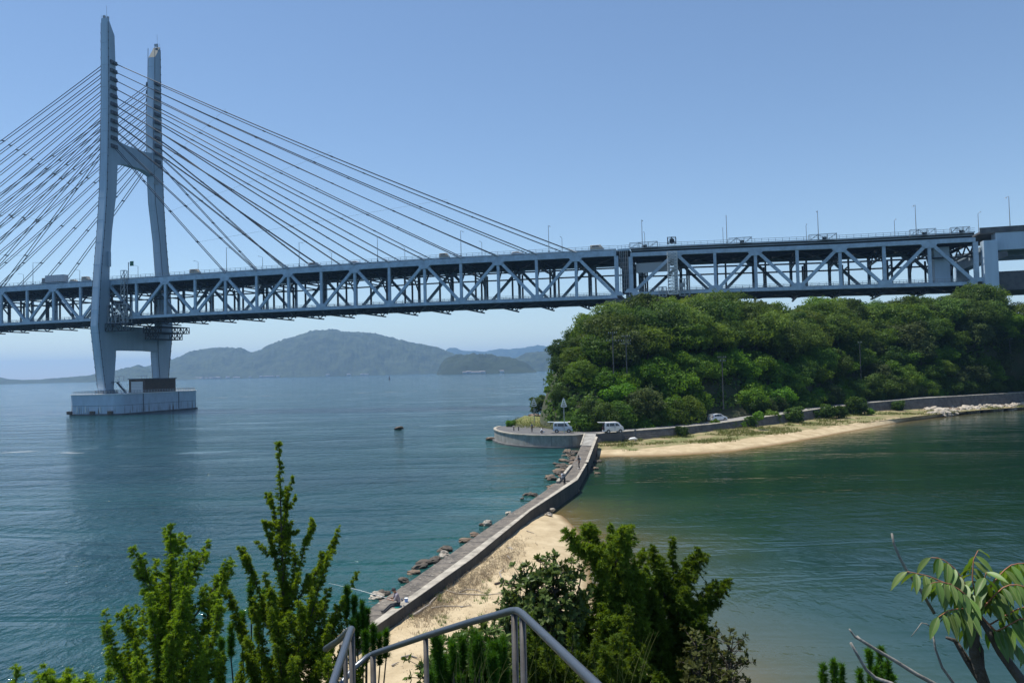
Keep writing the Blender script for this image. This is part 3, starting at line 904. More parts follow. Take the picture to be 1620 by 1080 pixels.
# ---- tower
TOPM = mat("tower_top_plate", (.10, .12, .12), .8, col2=(.14, .16, .15), scale=1.5)
def tower():
    root = empty("bridge_tower", BW(UT, WD / 2, 8), label="tall pale steel bridge tower of two leaning legs joined like an H", cat="bridge tower")
    inv = np.array(root.location)
    def bld(mb, nm, m, parent=root):
        mb.v = [tuple(np.array(p) - inv) for p in mb.v]
        return mb.build(nm, m, parent)
    # (z, centre offset, width along the bridge, depth across)
    prof = [(8.3, -1.2, 4.4, 6.4), (10.3, -1.6, 3.7, 5.3), (23.5, -1.9, 3.7, 8.5), (31.0, -2.4, 3.7, 9.6), (35, -3.7, 3.7, 8.0), (41, -4.1, 3.7, 6.4), (50, -3.8, 3.7, 5.6), (59, -3.2, 3.7, 5.1), (74, -1.7, 3.7, 4.8), (90, .2, 3.7, 6.0), (104, .9, 3.7, 6.3), (124, 1.3, 3.7, 5.9), (142, .8, 3.65, 4.7), (154.6, .6, 3.5, 4.3)]
    for sgn in (1, -1):
        def O(o): return o if sgn > 0 else WD - o
        mb = MB()
        rings = []
        for z, oc, wu, wv in prof:
            c = .45
            sec = [(-wu / 2 + c, -wv / 2), (wu / 2 - c, -wv / 2), (wu / 2, -wv / 2 + c), (wu / 2, wv / 2 - c), (wu / 2 - c, wv / 2), (-wu / 2 + c, wv / 2), (-wu / 2, wv / 2 - c), (-wu / 2, -wv / 2 + c)]
            zz = [z] * 8
            if z > 154: zz = [160.6 if q[1] < 0 else 154.6 for q in sec]     # slanted top, low on the inner side
            rings.append([BW(UT + q[0], O(oc + q[1]), h) for q, h in zip(sec, zz)])
        V = [p for r_ in rings for p in r_]; nr = len(rings)
        for i in range(nr - 1):
            for k in range(8):
                k2 = (k + 1) % 8
                f = (i * 8 + k, i * 8 + k2, (i + 1) * 8 + k2, (i + 1) * 8 + k)
                if sgn < 0: f = f[::-1]
                mi = 0 if k in (0, 7, 1, 4, 5, 3) else 1  # side faces take the darker paint that carries their shade
                mb.f.append(f); mb.m.append(mi)
        mb.f.append(tuple((nr - 1) * 8 + k for k in range(8))); mb.m.append(2)
        mb.v.extend(V)
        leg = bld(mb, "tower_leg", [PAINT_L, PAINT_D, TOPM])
        def at(z):
            zs = [p[0] for p in prof]
            return [float(np.interp(z, zs, [p[j] for p in prof])) for j in (1, 2, 3)]
        # seams: edge strips with bolt lumps, and ring joints
        mb = MB()
        zs = [10.5, 17, 23.5, 31.0, 35, 41, 50, 59, 74, 90, 104, 124, 142, 159]
        for su in (-1, 1):
            for so in (-1,) if sgn > 0 else (-1, 1):
                P = []
                for z in zs:
                    oc, wu, wv = at(z)
                    P.append(BW(UT + su * (wu / 2 + .03), O(oc + so * (wv / 2 - .42)), z))
                for a, b in zip(P[:-1], P[1:]): mb.beam(a, b, .1, .22, BV)
        for z in np.arange(12, 156, 3.4):
            oc, wu, wv = at(z)
            for su in (-1, 1):
                mb.box(BW(UT + su * (wu / 2 + .1), O(oc - (wv / 2 - .42)), z), (.25, .3, .5), BAX)
        main_seam = bld(mb, "edge_strip", SEAM)
        for z in np.arange(14, 156, 9.1):
            oc, wu, wv = at(z); mb = MB()
            mb.box(BW(UT, O(oc), z), (wu - .7, wv + .06, .12), BAX); mb.box(BW(UT, O(oc), z), (wu + .06, wv - .9, .12), BAX)
            bld(mb, "ring_joint", PAINT_D)
        # cable anchor housings on both faces
        for i in range(11):
            z = LEG_Z(i)
            oc, wu, wv = at(z)
            for su in (-1, 1):
                mb = MB()
                mb.box(BW(UT + su * (wu / 2 + .25), O(1.4), z), (.55, 3.4, 1.5), BAX)
                mb.box(BW(UT + su * (wu / 2 + .6), O(1.9), z - .3), (.6, 1.9, .9), BAX)
                bld(mb, "anchor_housing", SEAM)
        mb = MB()
        oc = prof[-1][1]
        mb.tube([BW(UT + .6, O(oc - 1.2), 161), BW(UT + .6, O(oc - 1.2), 166)], .06, 6)
        bld(mb, "lightning_rod", GALV)
        mb = MB()
        mb.box(BW(UT - .4, O(oc - 1.4), 161.4), (1.0, .7, 1.0), BAX); mb.box(BW(UT + .9, O(oc - .8), 160.9), (.6, .6, 1.4), BAX)
        for k in range(4): mb.beam(BW(UT - 1.4 + k * .9, O(oc - 1.9), 160.9), BW(UT - 1.4 + k * .9, O(oc - 1.9), 162), .08, .08)
        bld(mb, "top_railing", GALV)
        # base shoe with ribs
        mb = MB()
        for k in range(7):
            mb.box(BW(UT - 2.3 + k * .77, O(-1.2 - 3.3), 8.9), (.12, .3, 1.5), BAX)
        for k in range(9):
            mb.box(BW(UT + 2.35, O(-3.8 + k * .75), 8.9), (.3, .12, 1.5), BAX)
        bld(mb, "base_rib", SEAM)
    # cross beams
    mb = MB()
    def xbeam(z0a, z1a, z0m, z1m, o0, o1, w):
        n = 10; P = []
        for k in range(n + 1):
            t = k / n; c = 1 - (2 * t - 1) ** 2; c = min(1, c * 1.25)
            o = o0 + (o1 - o0) * t
            P.append((o, z0a + (z0m - z0a) * c, z1a + (z1m - z1a) * c))
        for a, b in zip(P[:-1], P[1:]):
            vs = [BW(UT - w, a[0], a[1]), BW(UT + w, a[0], a[1]), BW(UT + w, a[0], a[2]), BW(UT - w, a[0], a[2]),
                  BW(UT - w, b[0], b[1]), BW(UT + w, b[0], b[1]), BW(UT + w, b[0], b[2]), BW(UT - w, b[0], b[2])]
            mb.add(vs, [(0, 4, 5, 1), (1, 5, 6, 2), (2, 6, 7, 3), (3, 7, 4, 0)])
    xbeam(101, 112.0, 103.0, 111.0, 2.5, WD - 2.5, 1.5)
    bld(mb, "upper_crossbeam", PAINT_D)
    mb = MB()
    xbeam(25.3, 35.8, 25.6, 35.5, .5, WD - .5, 1.7)
    bld(mb, "lower_crossbeam", PAINT_D)
    mb = MB()   # little balcony under the upper cross beam and a box on the near leg
    mb.box(BW(UT + .5, WD - 2.4, 98.5), (3.4, 2.6, .3), BAX)
    for k in range(5):
        mb.beam(BW(UT + 2.0, WD - 3.6 + k * .6, 98.5), BW(UT + 2.0, WD - 3.6 + k * .6, 100.2), .1, .1)
    mb.beam(BW(UT + 2.0, WD - 3.6, 100.2), BW(UT + 2, WD - 1.2, 100.2), .12, .12)
    mb.beam(BW(UT + 2.0, WD - 3.6, 99.4), BW(UT + 2, WD - 1.2, 99.4), .1, .1)
    bld(mb, "service_balcony", GALV)
    bld(MB().box(BW(UT + 2.2, -1.9, 62), (.9, 1.3, 6), BAX), "cabinet", PAINT_D)
    # stair on the base
    mb = MB()
    mb.beam(BW(UT + 2.6, 1.6, 12.6), BW(UT + 6.6, 1.8, 8.3), .9, .3, BV)
    mb.beam(BW(UT + 2.6, 1.6, 13.6), BW(UT + 6.6, 1.8, 9.3), .08, .08, BV)
    mb.box(BW(UT + 2.0, .8, 12.7), (2.4, 3.2, .2), BAX)
    bld(mb, "access_stair", SEAM)
    return root
tower()

# lattice service platforms at the tower
def lattice(mb, a0, a1, o0, o1, z0, z1, nu, t=.16):
    P = lambda i, j, k: BW(a0 + (a1 - a0) * i / nu, (o0, o1)[j], (z0, z1)[k])
    for i in range(nu + 1):
        for j in (0, 1): mb.beam(P(i, j, 0), P(i, j, 1), t, t)
        for k in (0, 1): mb.beam(P(i, 0, k), P(i, 1, k), t, t)
    for i in range(nu):
        for j in (0, 1):
            for k in (0, 1): mb.beam(P(i, j, k), P(i + 1, j, k), t, t)
            mb.beam(P(i, j, i % 2), P(i + 1, j, 1 - i % 2), t, t)
def lat(name, label, pos, cat, parts):
    root = empty(name, pos, label=label, cat=cat)
    for nm, mb, m in parts:
        mb.v = [tuple(np.array(p) - np.array(pos)) for p in mb.v]
        o_ = mb.build(nm, m, root)
        if 'clutter' in nm: o_['kind'] = 'stuff'
    return root
m1, m2, m3 = MB(), MB(), MB()
lattice(m1, UT + 3, UT + 12, -3.4, -.8, 36.2, 43.5, 5, .18)
lattice(m2, UT + 2.4, UT + 13, -4.2, -.9, 33.0, 36.0, 7, .18)
for k in range(7): lattice(m3, UT + 8.5, UT + 10.2, -2.6, -1.0, 36 + k * 3, 39 + k * 3, 1, .16)
for k in range(22):
    q = rng.random(3)
    m2.box(BW(UT + 3 + 9 * q[0], -2.2, 37 + 7 * q[1]), (.6 + q[2], 1.2, .4 + q[1]), BAX)
lat("service_scaffold", "tangled grey scaffold and stair cage clinging to the truss beside the near tower leg", BW(UT + 7, -2, 33), "scaffold",
    [("cage", m1, GALV), ("platform_clutter", m2, PAINT_DARK), ("ladder_cage", m3, GALV)])
m1 = MB(); lattice(m1, UT + 3, UT + 12, WD - 12, WD + 5.5, 33.1, 35.6, 6, .26)
m2 = MB(); lattice(m2, UT + 3, UT + 9.5, WD - 11, WD + 4.0, 30.4, 33.0, 5, .26)
lat("inspection_gantry", "dark lattice inspection gantry slung under the deck beside the far tower leg", BW(UT + 20, WD, 33), "gantry", [("upper_frame", m1, PAINT_DARK), ("lower_frame", m2, PAINT_DARK)])
# pale lattice tower on the approach span, near x=1055 in the photograph
m1 = MB(); ul = 55.2
for k in range(13): lattice(m1, ul - 1.5, ul + 1.5, -3.6, -1.0, 37 + k * 1.05, 37 + (k + 1) * 1.05, 1, .15)
m4 = MB(); lattice(m4, ul - 4.6, ul - 2.2, -3.0, -1.2, 36.4, 39.5, 2, .12); m2 = MB(); lattice(m2, ul + 2.0, ul + 5.2, -3.0, -1.2, 36.4, 41.8, 2, .12)
m2.box(BW(ul + 3, -2, 39.8), (1.6, 1.2, 1.3), BAX)
m3 = MB(); lattice(m3, ul - 1.4, ul + 1.2, -2.0, .2, 53.6, 55.6, 2, .14)
m3.box(BW(ul, -1, 54.4), (1.4, 1.0, 1.2), BAX)
lat("ladder_tower", "pale steel lattice ladder tower standing against the start of the approach truss", BW(ul, -2.2, 36.4), "ladder tower",
    [("mast", m1, PURE), ("landing", m2, GALV), ("landing", m4, GALV), ("head_platform", m3, PAINT_DARK)])
# clutter on the deck edge
for u0, w, z_ in ((46, 9, 52.8), (76.5, 7, 52.2), (101, 8, 51.6), (129, 7, 51.1), (139, 5, 51.0)):
    m1 = MB(); lattice(m1, u0 - w / 2, u0 + w / 2, -1.8, -.5, z_, z_ + 1.8, 3, .1)
    m2 = MB().box(BW(u0 + .5, -1.1, z_ + .5), (1.2, .9, .9), BAX)
    o = lat("lamp_foot_enclosure", "small railed service frame around a lamp post foot on the approach deck edge", BW(u0, -1, z_), "service frame", [("rail_frame", m1, GALV), ("box", m2, PAINT_DARK)])
    o['group'] = "service frames on the approach deck"
    o['label'] = {46: "railed service frame on the deck edge left of the lattice ladder tower", 76.5: "railed service frame on the deck edge above the second gusset of the approach truss",
                  101: "railed service frame on the approach deck edge over the sky gap in the trees", 129: "railed service frame on the deck edge above the last gusset of the approach truss", 139: "short railed service frame at the right end of the approach truss"}[u0]

# ---- concrete base in the water
def rrect(u0, u1, o0, o1, r_, n=6):
    P = []
    for cu, co, a0 in ((u1 - r_, o0 + r_, -90), (u1 - r_, o1 - r_, 0), (u0 + r_, o1 - r_, 90), (u0 + r_, o0 + r_, 180)):
        for k in range(n + 1):
            a = math.radians(a0 + 90 * k / n); P.append((cu + r_ * math.cos(a), co + r_ * math.sin(a)))
    return P
def base():
    u0, u1, o0, o1 = -181, -156, -8.2, 39
    root = empty("tower_base", BW(UT, 18, 0), label="broad pale concrete base with rusty streaks carrying the bridge tower in the sea", cat="bridge pier")
    inv = np.array(root.location)
    def bp(P, z0, z1, nm, m):
        mb = MB(); n = len(P)
        vs = [BW(p[0], p[1], z0) for p in P] + [BW(p[0], p[1], z1) for p in P]
        fs = [tuple(range(n - 1, -1, -1)), tuple(range(n, 2 * n))] + [(i, (i + 1) % n, n + (i + 1) % n, n + i) for i in range(n)]
        mb.add(vs, fs); mb.v = [tuple(np.array(p) - inv) for p in mb.v]
        return mb.build(nm, m, root)
    BASEM = mat("painted_base_concrete", (.50, .60, .70), .8, col2=(.42, .51, .60), scale=.5, stretch=(1, 1, .5))
    # rust streaks near the waterline
    nt, N, L = nodes_of(BASEM); b = N["Principled BSDF"]
    src = b.inputs["Base Color"].links[0].from_socket
    g = N.new("ShaderNodeNewGeometry"); mp = N.new("ShaderNodeMapping"); mp.inputs["Scale"].default_value = (1, 1, .06)
    L.new(g.outputs["Position"], mp.inputs[0])
    n_ = N.new("ShaderNodeTexNoise"); n_.inputs["Scale"].default_value = 1.1; n_.inputs["Detail"].default_value = 5; L.new(mp.outputs[0], n_.inputs["Vector"])
    r1 = N.new("ShaderNodeMapRange"); r1.inputs[1].default_value = .52; r1.inputs[2].default_value = .66; L.new(n_.outputs["Fac"], r1.inputs[0])
    sx = N.new("ShaderNodeSeparateXYZ"); L.new(g.outputs["Position"], sx.inputs[0])
    r2 = N.new("ShaderNodeMapRange"); r2.inputs[1].default_value = 4.2; r2.inputs[2].default_value = 1.5; L.new(sx.outputs["Z"], r2.inputs[0])
    mm = N.new("ShaderNodeMath"); mm.operation = 'MULTIPLY'; L.new(r1.outputs[0], mm.inputs[0]); L.new(r2.outputs[0], mm.inputs[1])
    mx = N.new("ShaderNodeMix"); mx.data_type = 'RGBA'; L.new(mm.outputs[0], mx.inputs[0]); L.new(src, mx.inputs[6]); mx.inputs[7].default_value = (.13, .075, .045, 1)
    L.new(mx.outputs[2], b.inputs["Base Color"])
    bp(rrect(u0, u1, o0, o1, 3.2), -3, 3.6, "lower_block", BASEM)
    bp(rrect(u0 + .12, u1 - .12, o0 + .12, o1 - .12, 3.2), 3.6, 3.72, "joint_line", SEAM)
    bp(rrect(u0, u1, o0, o1, 3.2), 3.72, 7.9, "upper_block", BASEM)
    bp(rrect(u0 - .25, u1 + .25, o0 - .25, o1 + .25, 3.3), 7.9, 8.2, "top_slab", PURE)
    bp(rrect(u0 - .5, u1 + .5, o0 - .5, o1 + .5, 3.4), -3, .55, "footing", CONC_DARK)
    def prt(mb, nm, m):
        mb.v = [tuple(np.array(p) - inv) for p in mb.v]; return mb.build(nm, m, root)
    prt(MB().box(BW(u1 + .03, 4.5, 4.3), (.1, .45, 7.2), BAX), "panel_gap", SEAM)
    prt(MB().box(BW(u1 + .03, 25.5, 4.3), (.1, .45, 7.2), BAX), "panel_gap", SEAM)
    for uu in (-179.5, -168.5, -160):
        prt(MB().box(BW(uu, o0 - .5, 1.0), (1.9, .9, 1.3), BAX), "fender", RUST)
    for uu in (-176, -172, -165):
        prt(MB().box(BW(uu, o0 - .2, 2.3), (.35, .3, 2.4), BAX), "ladder_rib", PURE)
    # railing round the top, each post a thin bar
    mb = MB(); P = rrect(u0 + .5, u1 - .5, o0 + .5, o1 - .5, 3, 3)
    for a, b_ in zip(P, P[1:] + P[:1]):
        l = math.dist(a, b_); n = max(1, int(l / 1.6))
        for h in (.55, 1.1): mb.beam(BW(*a, 8.2 + h), BW(*b_, 8.2 + h), .1, .1)
        for k in range(n):
            t = k / n; q = (a[0] + (b_[0] - a[0]) * t, a[1] + (b_[1] - a[1]) * t)
            mb.beam(BW(*q, 8.2), BW(*q, 9.35), .12, .12)
    tag(prt(mb, "railing", GALV), kind='stuff')
base()
# shed on the base
pos = BW(-160, 14, 8.2)
root = empty("base_shed", pos, label="rusty brown corrugated shed with a pale shutter door on the tower base", cat="shed")
def shp(mb, nm, m, par=None):
    mb.v = [tuple(np.array(p) - np.array(pos)) for p in mb.v]; return mb.build(nm, m, par or root)
s0, s1, q0, q1 = -166.0, -158.3, 8.0, 26.5
mb = MB(); mb.box(BW((s0 + s1) / 2, (q0 + q1) / 2, 10.9), (s1 - s0, q1 - q0, 5.4), BAX); shp(mb, "wall", RUST)
mb = MB()
for k in range(24): mb.box(BW(s1 + .06, q0 + .6 + k * .75, 10.8), (.14, .22, 5.2), BAX)
shp(mb, "corrugation", RUST)
shp(MB().box(BW((s0 + s1) / 2, (q0 + q1) / 2, 13.75), (s1 - s0 + .7, q1 - q0 + .7, .35), BAX), "roof", SEAM)
d_ = shp(MB().box(BW((s0 + s1) / 2 + .2, q0 - .1, 10.5), (5.6, .25, 4.4), BAX), "shutter_door", PURE)
mb = MB()
for k in range(7): mb.box(BW((s0 + s1) / 2 + .2, q0 - .25, 8.7 + k * .6), (5.5, .08, .08), BAX)
shp(mb, "shutter_slat", GALV, d_)

# ---- piers and the viaduct at the right end
def pier(name, label, parts, pos, cat="bridge pier"):
    root = empty(name, pos, label=label, cat=cat)
    for nm, m, bx in parts:
        mb = MB()
        for c, s in bx: mb.box(c, s, BAX)
        mb.v = [tuple(np.array(p) - np.array(pos)) for p in mb.v]
        o = mb.build(nm, m, root)
    return root
pier("island_pier", "dark concrete pier cap rising from the trees under the joint of the two trusses", [
    ("pier_cap", CONC_DARK, [(BW(39.3, WD / 2, 34.3), (12.5, WD + 5, 3.6))]),
    ("pier_shaft", CONC_DARK, [(BW(39.3, 3, 17), (7, 6, 31)), (BW(39.3, WD - 3, 17), (7, 6, 31))]),
    ("bearing", SEAM, [(BW(36.5, 0, 36.4), (2, 2, .6)), (BW(41.8, 0, 36.6), (2, 2, .9))])], BW(39.3, WD / 2, 2))
pier("end_pier", "tall pale blue steel column pair at the right end of the approach truss", [
    ("column", PAINT_L, [(BW(146.6, -.6, 25), (3.6, 3.4, 46.6))]),
    ("column", PAINT_L, [(BW(146.6, WD + .6, 25), (3.6, 3.4, 46.6))]),
    ("cap_beam", PAINT_D, [(BW(146.6, WD / 2, 44.8), (3.0, WD - 2.4, 4.5))]),
    ("stair_tower", PAINT_L, [(BW(135.2, 6, 42.2), (4.2, 3.5, 11.5))])], BW(146.6, WD / 2, 2))
vpos = BW(165, WD / 2, 30)
vi = empty("viaduct", vpos, label="box girder viaduct with an upper road and lower rail deck running off to the right", cat="viaduct")
def vp(mb, nm, m):
    mb.v = [tuple(np.array(p) - np.array(vpos)) for p in mb.v]; return mb.build(nm, m, vi)
vp(MB().box(BW(184.5, WD / 2, 51.0), (80, WD + .6, .6), BAX), "road_deck", CONC_DARK)
vp(MB().box(BW(186.6, 1.9, 48.1), (76, 4, 5.1), BAX), "box_girder", PAINT_L)
vp(MB().box(BW(190, WD - 2.2, 48.2), (72, 4, 5.0), BAX), "box_girder", PAINT_L)
vp(MB().box(BW(190, WD / 2, 45.6), (72, 12, 2.2), BAX), "crossbeam", PAINT_D)
vp(MB().box(BW(190, WD / 2, 36.6), (82, WD - 4, 5.6), BAX), "rail_deck", CONC_DARK)
for o in (-.15, WD + .15):
    vp(MB().box(BW(184.5, o, 51.85), (80, .3, 1.1), BAX), "parapet", CONC_DARK)

# ---- lamp posts: tall near row, the same lamps on the far edge
def lamp_proto(h=9.2, arm=2.2, label=""):
    r_ = empty("street_lamp", (0, 0, 0), label=label, cat="street lamp")
    MB().tube([(0, 0, 0), (0, 0, h * .5), (0, 0, h)], [.14, .11, .08], 8).build("pole", GALV, r_)
    MB().tube([(0, 0, h - .1), (0, arm * .5, h + .12), (0, arm, h + .1)], .055, 6).build("arm", GALV, r_)
    MB().box((0, arm + .3, h + .08), (.28, .8, .14)).build("lamp_head", PURE, r_)
    MB().box((0, 0, .2), (.5, .5, .4)).build("foot", GALV, r_)
    return r_
LAMP = lamp_proto()
first = True
near_px = [52, 207, 358, 473, 597, 729, 868, 1016, 1150, 1295, 1450, 1599]
far_px = [37, 126, 218, 313, 415, 524, 640, 762, 889, 1020, 1144, 1276, 1416, 1549]
def place_lamp(px, o, flip, label, grp):
    global first
    d = ray(px, 380); P0_ = BP + BV * o
    t = np.dot(P0_ - CP, BV) / np.dot(d, BV)
    u = np.dot(CP + d * t - BP, BU)
    z = zt_main(u) + 1.5 if u < 39 else zt_app(min(u, 143)) + 2.3
    if u > 146: z = 52.0
    r_ = LAMP if first else copy_tree(LAMP)
    first = False
    r_.location = tuple(BW(u, o, z)); r_.rotation_euler = (0, 0, math.atan2(BV[1], BV[0]) - math.pi / 2 + (math.pi if flip else 0))
    r_['label'] = label; r_['group'] = grp
def where(px):
    if px < 150: return "left of the bridge tower"
    if px < 975: return "along the cable-stayed span"
    return "over the island approach"
desc = {52: "left of the white truck", 207: "between the two tower legs", 358: "first right of the tower, tall", 473: "second right of the tower", 597: "above the hill's right slope",
        729: "by the middle stay cables", 868: "at the topmost cable foot", 1016: "left of the lattice ladder tower", 1150: "first right of the lattice ladder tower",
        1295: "above the sky gap in the trees", 1450: "second from the right edge", 1599: "rightmost, on the viaduct"}
for i, px in enumerate(near_px):
    if px == 207: continue
    place_lamp(px, .2, False, "tall street lamp on the near deck edge, " + desc[px], "street lamps on the near side of the bridge deck")
ordn = ["first", "second", "third", "fourth", "fifth", "sixth", "seventh", "eighth", "ninth", "tenth", "eleventh", "twelfth", "thirteenth", "fourteenth"]
for i, px in enumerate(far_px):
    place_lamp(px, WD - .4, True, "grey street lamp on the far deck edge, %s of its row counted from the left" % ordn[i], "street lamps on the far side of the bridge deck")

# green sign between the legs
P = BW(-160.5, 2, zt_main(-160) + 1.5)
r_ = empty("road_sign", P, math.atan2(BU[1], BU[0]), "small green road sign on a dark post just right of the near tower leg", "sign")
MB().tube([(0, 0, 0), (0, 0, 6.6)], .14, 8).build("post", SEAM, r_)
MB().beam((0, 0, 6.2), (1.2, 0, 6.2), .14, .14).build("arm", SEAM, r_)
MB().box((1.7, -.1, 6.0), (1.7, .12, 1.9)).build("board", GREEN_SIGN, r_)


# ================================================================== TREES ON THE ISLAND
def quads(P, Nn, S, asp=1.0, seed=0, bend=True):
    """one diamond-shaped leaf per row of P, facing Nn, half-size S"""
    g = np.random.default_rng(seed)
    n = len(P)
    Nn = Nn / (np.linalg.norm(Nn, axis=1)[:, None] + 1e-9)
    a = g.normal(size=(n, 3)); a -= Nn * (a * Nn).sum(1)[:, None]; a /= np.linalg.norm(a, axis=1)[:, None]
    b = np.cross(Nn, a)
    S = np.asarray(S).reshape(-1, 1) * np.ones((n, 1))
    V = np.stack([P - a * S, P - b * S * asp, P + a * S, P + b * S * asp], 1).reshape(-1, 3)
    return V, np.arange(n * 4).reshape(n, 4)

def crown_arrays(R, Hh, zc, lobes, leaves, size, seed, flat=1.0, jitter=.55, low=-.35):
    g = np.random.default_rng(seed)
    # an uneven shell: a few boughs swell out, finer sprays break the outline
    def lump(d):
        q = np.zeros(len(d)); gl_ = np.random.default_rng(seed + 100)
        for n_, f0, f1, a_ in ((7, 2.0, 3.5, .13), (12, 4.5, 8, .075), (18, 10, 17, .035)):
            for _ in range(n_):
                k = gl_.normal(size=3); k *= gl_.uniform(f0, f1) / np.linalg.norm(k)
                q += a_ * np.abs(np.sin(d @ k + gl_.uniform(0, 6.28)))
        return q
    n1 = int(leaves * .42)
    d = g.normal(size=(n1 * 3, 3)); d /= np.linalg.norm(d, axis=1)[:, None]; d = d[d[:, 2] > low - .2][:n1]
    r_ = np.clip(.92 + 1.15 * (lump(d) - 1.56), .45, 1.35)
    P1 = d * (r_ * (1 - np.abs(g.normal(size=len(d))) * .06))[:, None] * np.array([R, R, Hh]) * 1.05
    N1 = d
    n2 = leaves - len(P1)
    c = g.normal(size=(lobes * 3, 3)); c /= np.linalg.norm(c, axis=1)[:, None]; c = c[c[:, 2] > low][:lobes]
    C0 = c * (np.clip(.92 + 1.15 * (lump(c) - 1.56), .45, 1.35) * g.uniform(.72, .98, len(c)))[:, None] * np.array([R, R, Hh])
    lr = g.uniform(.14, .32, len(c)) * R
    k = g.choice(len(C0), n2, p=(lr ** 2) / (lr ** 2).sum())
    q = g.normal(size=(n2, 3)); q /= np.linalg.norm(q, axis=1)[:, None]
    q[:, 2] = np.where(q[:, 2] < -.45, -q[:, 2], q[:, 2])
    P2 = C0[k] + q * (lr[k] * (1 + g.normal(size=n2) * .16))[:, None] * np.array([1.1, 1.1, .7 * flat])
    P = np.vstack([P1, P2]); N_ = np.vstack([N1, q])
    N_ = N_ + g.normal(size=N_.shape) * jitter
    P[:, 2] += zc
    return P, N_, g.uniform(.55, 1.3, len(P)) * size

def crown_mesh(name, matl, R, Hh, zc, lobes, leaves, size, seed, **kw):
    P, N_, S = crown_arrays(R, Hh, zc, lobes, leaves, size, seed, **kw)
    V, Fq = quads(P, N_, S, .72, seed)
    return np_mesh(name, V, Fq, matl)

def trunk_mesh(h, r_, seed, limbs=5, spread=2.4, z1=None):
    g = random.Random(seed); mb = MB()
    z1 = z1 or h
    mb.tube([(0, 0, -1.2), (.1, 0, h * .35), (-.1, .15, h * .7), (0, .1, h)], [r_ * 1.3, r_, r_ * .8, r_ * .5], 7)
    for k in range(limbs):
        a = 2 * math.pi * k / limbs + g.random()
        z = h * (.45 + .4 * g.random())
        mb.tube([(0, 0, z), (math.cos(a) * spread * .5, math.sin(a) * spread * .5, z + h * .16), (math.cos(a) * spread, math.sin(a) * spread, z + h * .42)], [r_ * .5, r_ * .35, r_ * .12], 5)
    return mb.mesh("trunk", BARK)

KINDS = []   # (name, look words, empty proto)
def tree_kind(name, look, matl, R, Hh, zc, lobes, leaves, size, seed, **kw):
    r_ = empty(name, (0, 0, -500))
    link("crown", crown_mesh("crown", matl, R, Hh, zc, lobes, leaves, size, seed, **kw), r_)
    link("trunk", trunk_mesh(zc, .22, seed), r_)
    KINDS.append([name, look, r_, False])
tree_kind("broadleaf_tree", "dark rounded tree", FOL[0], 4.9, 4.3, 5.0, 60, 9500, .21, 1)
tree_kind("broadleaf_tree", "fresh green domed tree", FOL[1], 5.4, 4.3, 5.2, 70, 10500, .21, 2, flat=.9)
tree_kind("broadleaf_tree", "olive billowing tree", FOL[2], 5.8, 5.0, 5.2, 80, 11000, .21, 3)
tree_kind("vine_covered_tree", "bright vine-covered tree", FOL[3], 4.4, 3.1, 3.2, 60, 9500, .21, 4, low=-.8)
tree_kind("broadleaf_tree", "grey-green loose tree", FOL[4], 4.9, 4.6, 4.8, 40, 8500, .21, 5, jitter=.9)
tree_kind("broadleaf_tree", "tall dark narrow tree", FOL[0], 3.7, 5.6, 5.4, 50, 8500, .20, 6)
tree_kind("broadleaf_tree", "yellow-green spreading tree", FOL[5], 6.0, 4.6, 5.0, 80, 11000, .21, 7)

def make_tree(k, loc, s, rz, sz=1.0, label=None, group=None):
    kd = KINDS[k]
    if not kd[3]:
        r_ = kd[2]; kd[3] = True
    else: r_ = copy_tree(kd[2])
    r_.location = tuple(loc); r_.rotation_euler = (0, 0, rz); r_.scale = (s, s, s * sz)
    if label: r_['label'] = label; r_['category'] = "tree"; r_['group'] = group
    return r_

pts = []
g = random.Random(5)
cand = []
for _ in range(26000):
    px = g.uniform(886, 1740); t = g.random() ** .85 * 1.10
    cand.append((px, t))
for px, t in cand:
    a = Y0(px); r_ = YR(px)
    span = r_ - a
    Y = a + 1.0 + (span + 2) * t
    X = (px - 810) / F * Y
    z = hill_z(px, Y)
    md = 3.9 if t < .25 else 4.6
    # image-plane crowding at the steep right end is fine; keep real spacing on the slope
    if t < .2 and 1095 < px < 1172: continue
    if all((X - p[0]) ** 2 + (Y - p[1]) ** 2 + (z - p[2]) ** 2 > md * md for p in pts):
        pts.append((X, Y, z, px, t))
def zone(px):
    for lim, w in ((925, "at the hill's left edge"), (965, "above the quay vans"), (1030, "above the sea wall's start"), (1100, "left of the white hatchback"), (1175, "above the white hatchback"), (1255, "above the left shrubs"),
                   (1335, "above the middle shrubs"), (1415, "above the tallest shrub"), (1495, "above the tall grass mound"), (1575, "below the truss end")):
        if px < lim: return w
    return "at the right edge"
for (X, Y, z, px, t) in pts:
    r_ = g.random()
    if px < 945: k = g.choice([0, 0, 1, 5, 1])
    elif t < .30 and 905 < px < 1290 and r_ < .78: k = 3
    elif t < .3: k = g.choice([3, 1, 0, 4, 3])
    else: k = g.choice([0, 1, 2, 2, 1, 4, 6, 0, 6, 2])
    s = g.uniform(.80, 1.12)
    s *= ipl([(880, .5), (965, 1.0)], px)
    if t < .12: s *= .78
    elif t < .3: s *= .85
    sky_room = 1.0
    if t > .85: s *= .95
    row = "beside the road" if t < .12 else "low on the slope" if t < .35 else "halfway up" if t < .6 else "high on the slope" if t < .85 else "on the skyline"
    nm = ("big " if s > 1.0 else "small " if s < .8 else "") + KINDS[k][1]
    make_tree(k, (X, Y, z - (2.6 if t < .12 else 1.3 if t < .25 else .6)), s, g.uniform(0, 6.28), g.uniform(.85, 1.08),
              "%s %s, %s" % (nm, row, zone(px)), "trees of the wooded island")
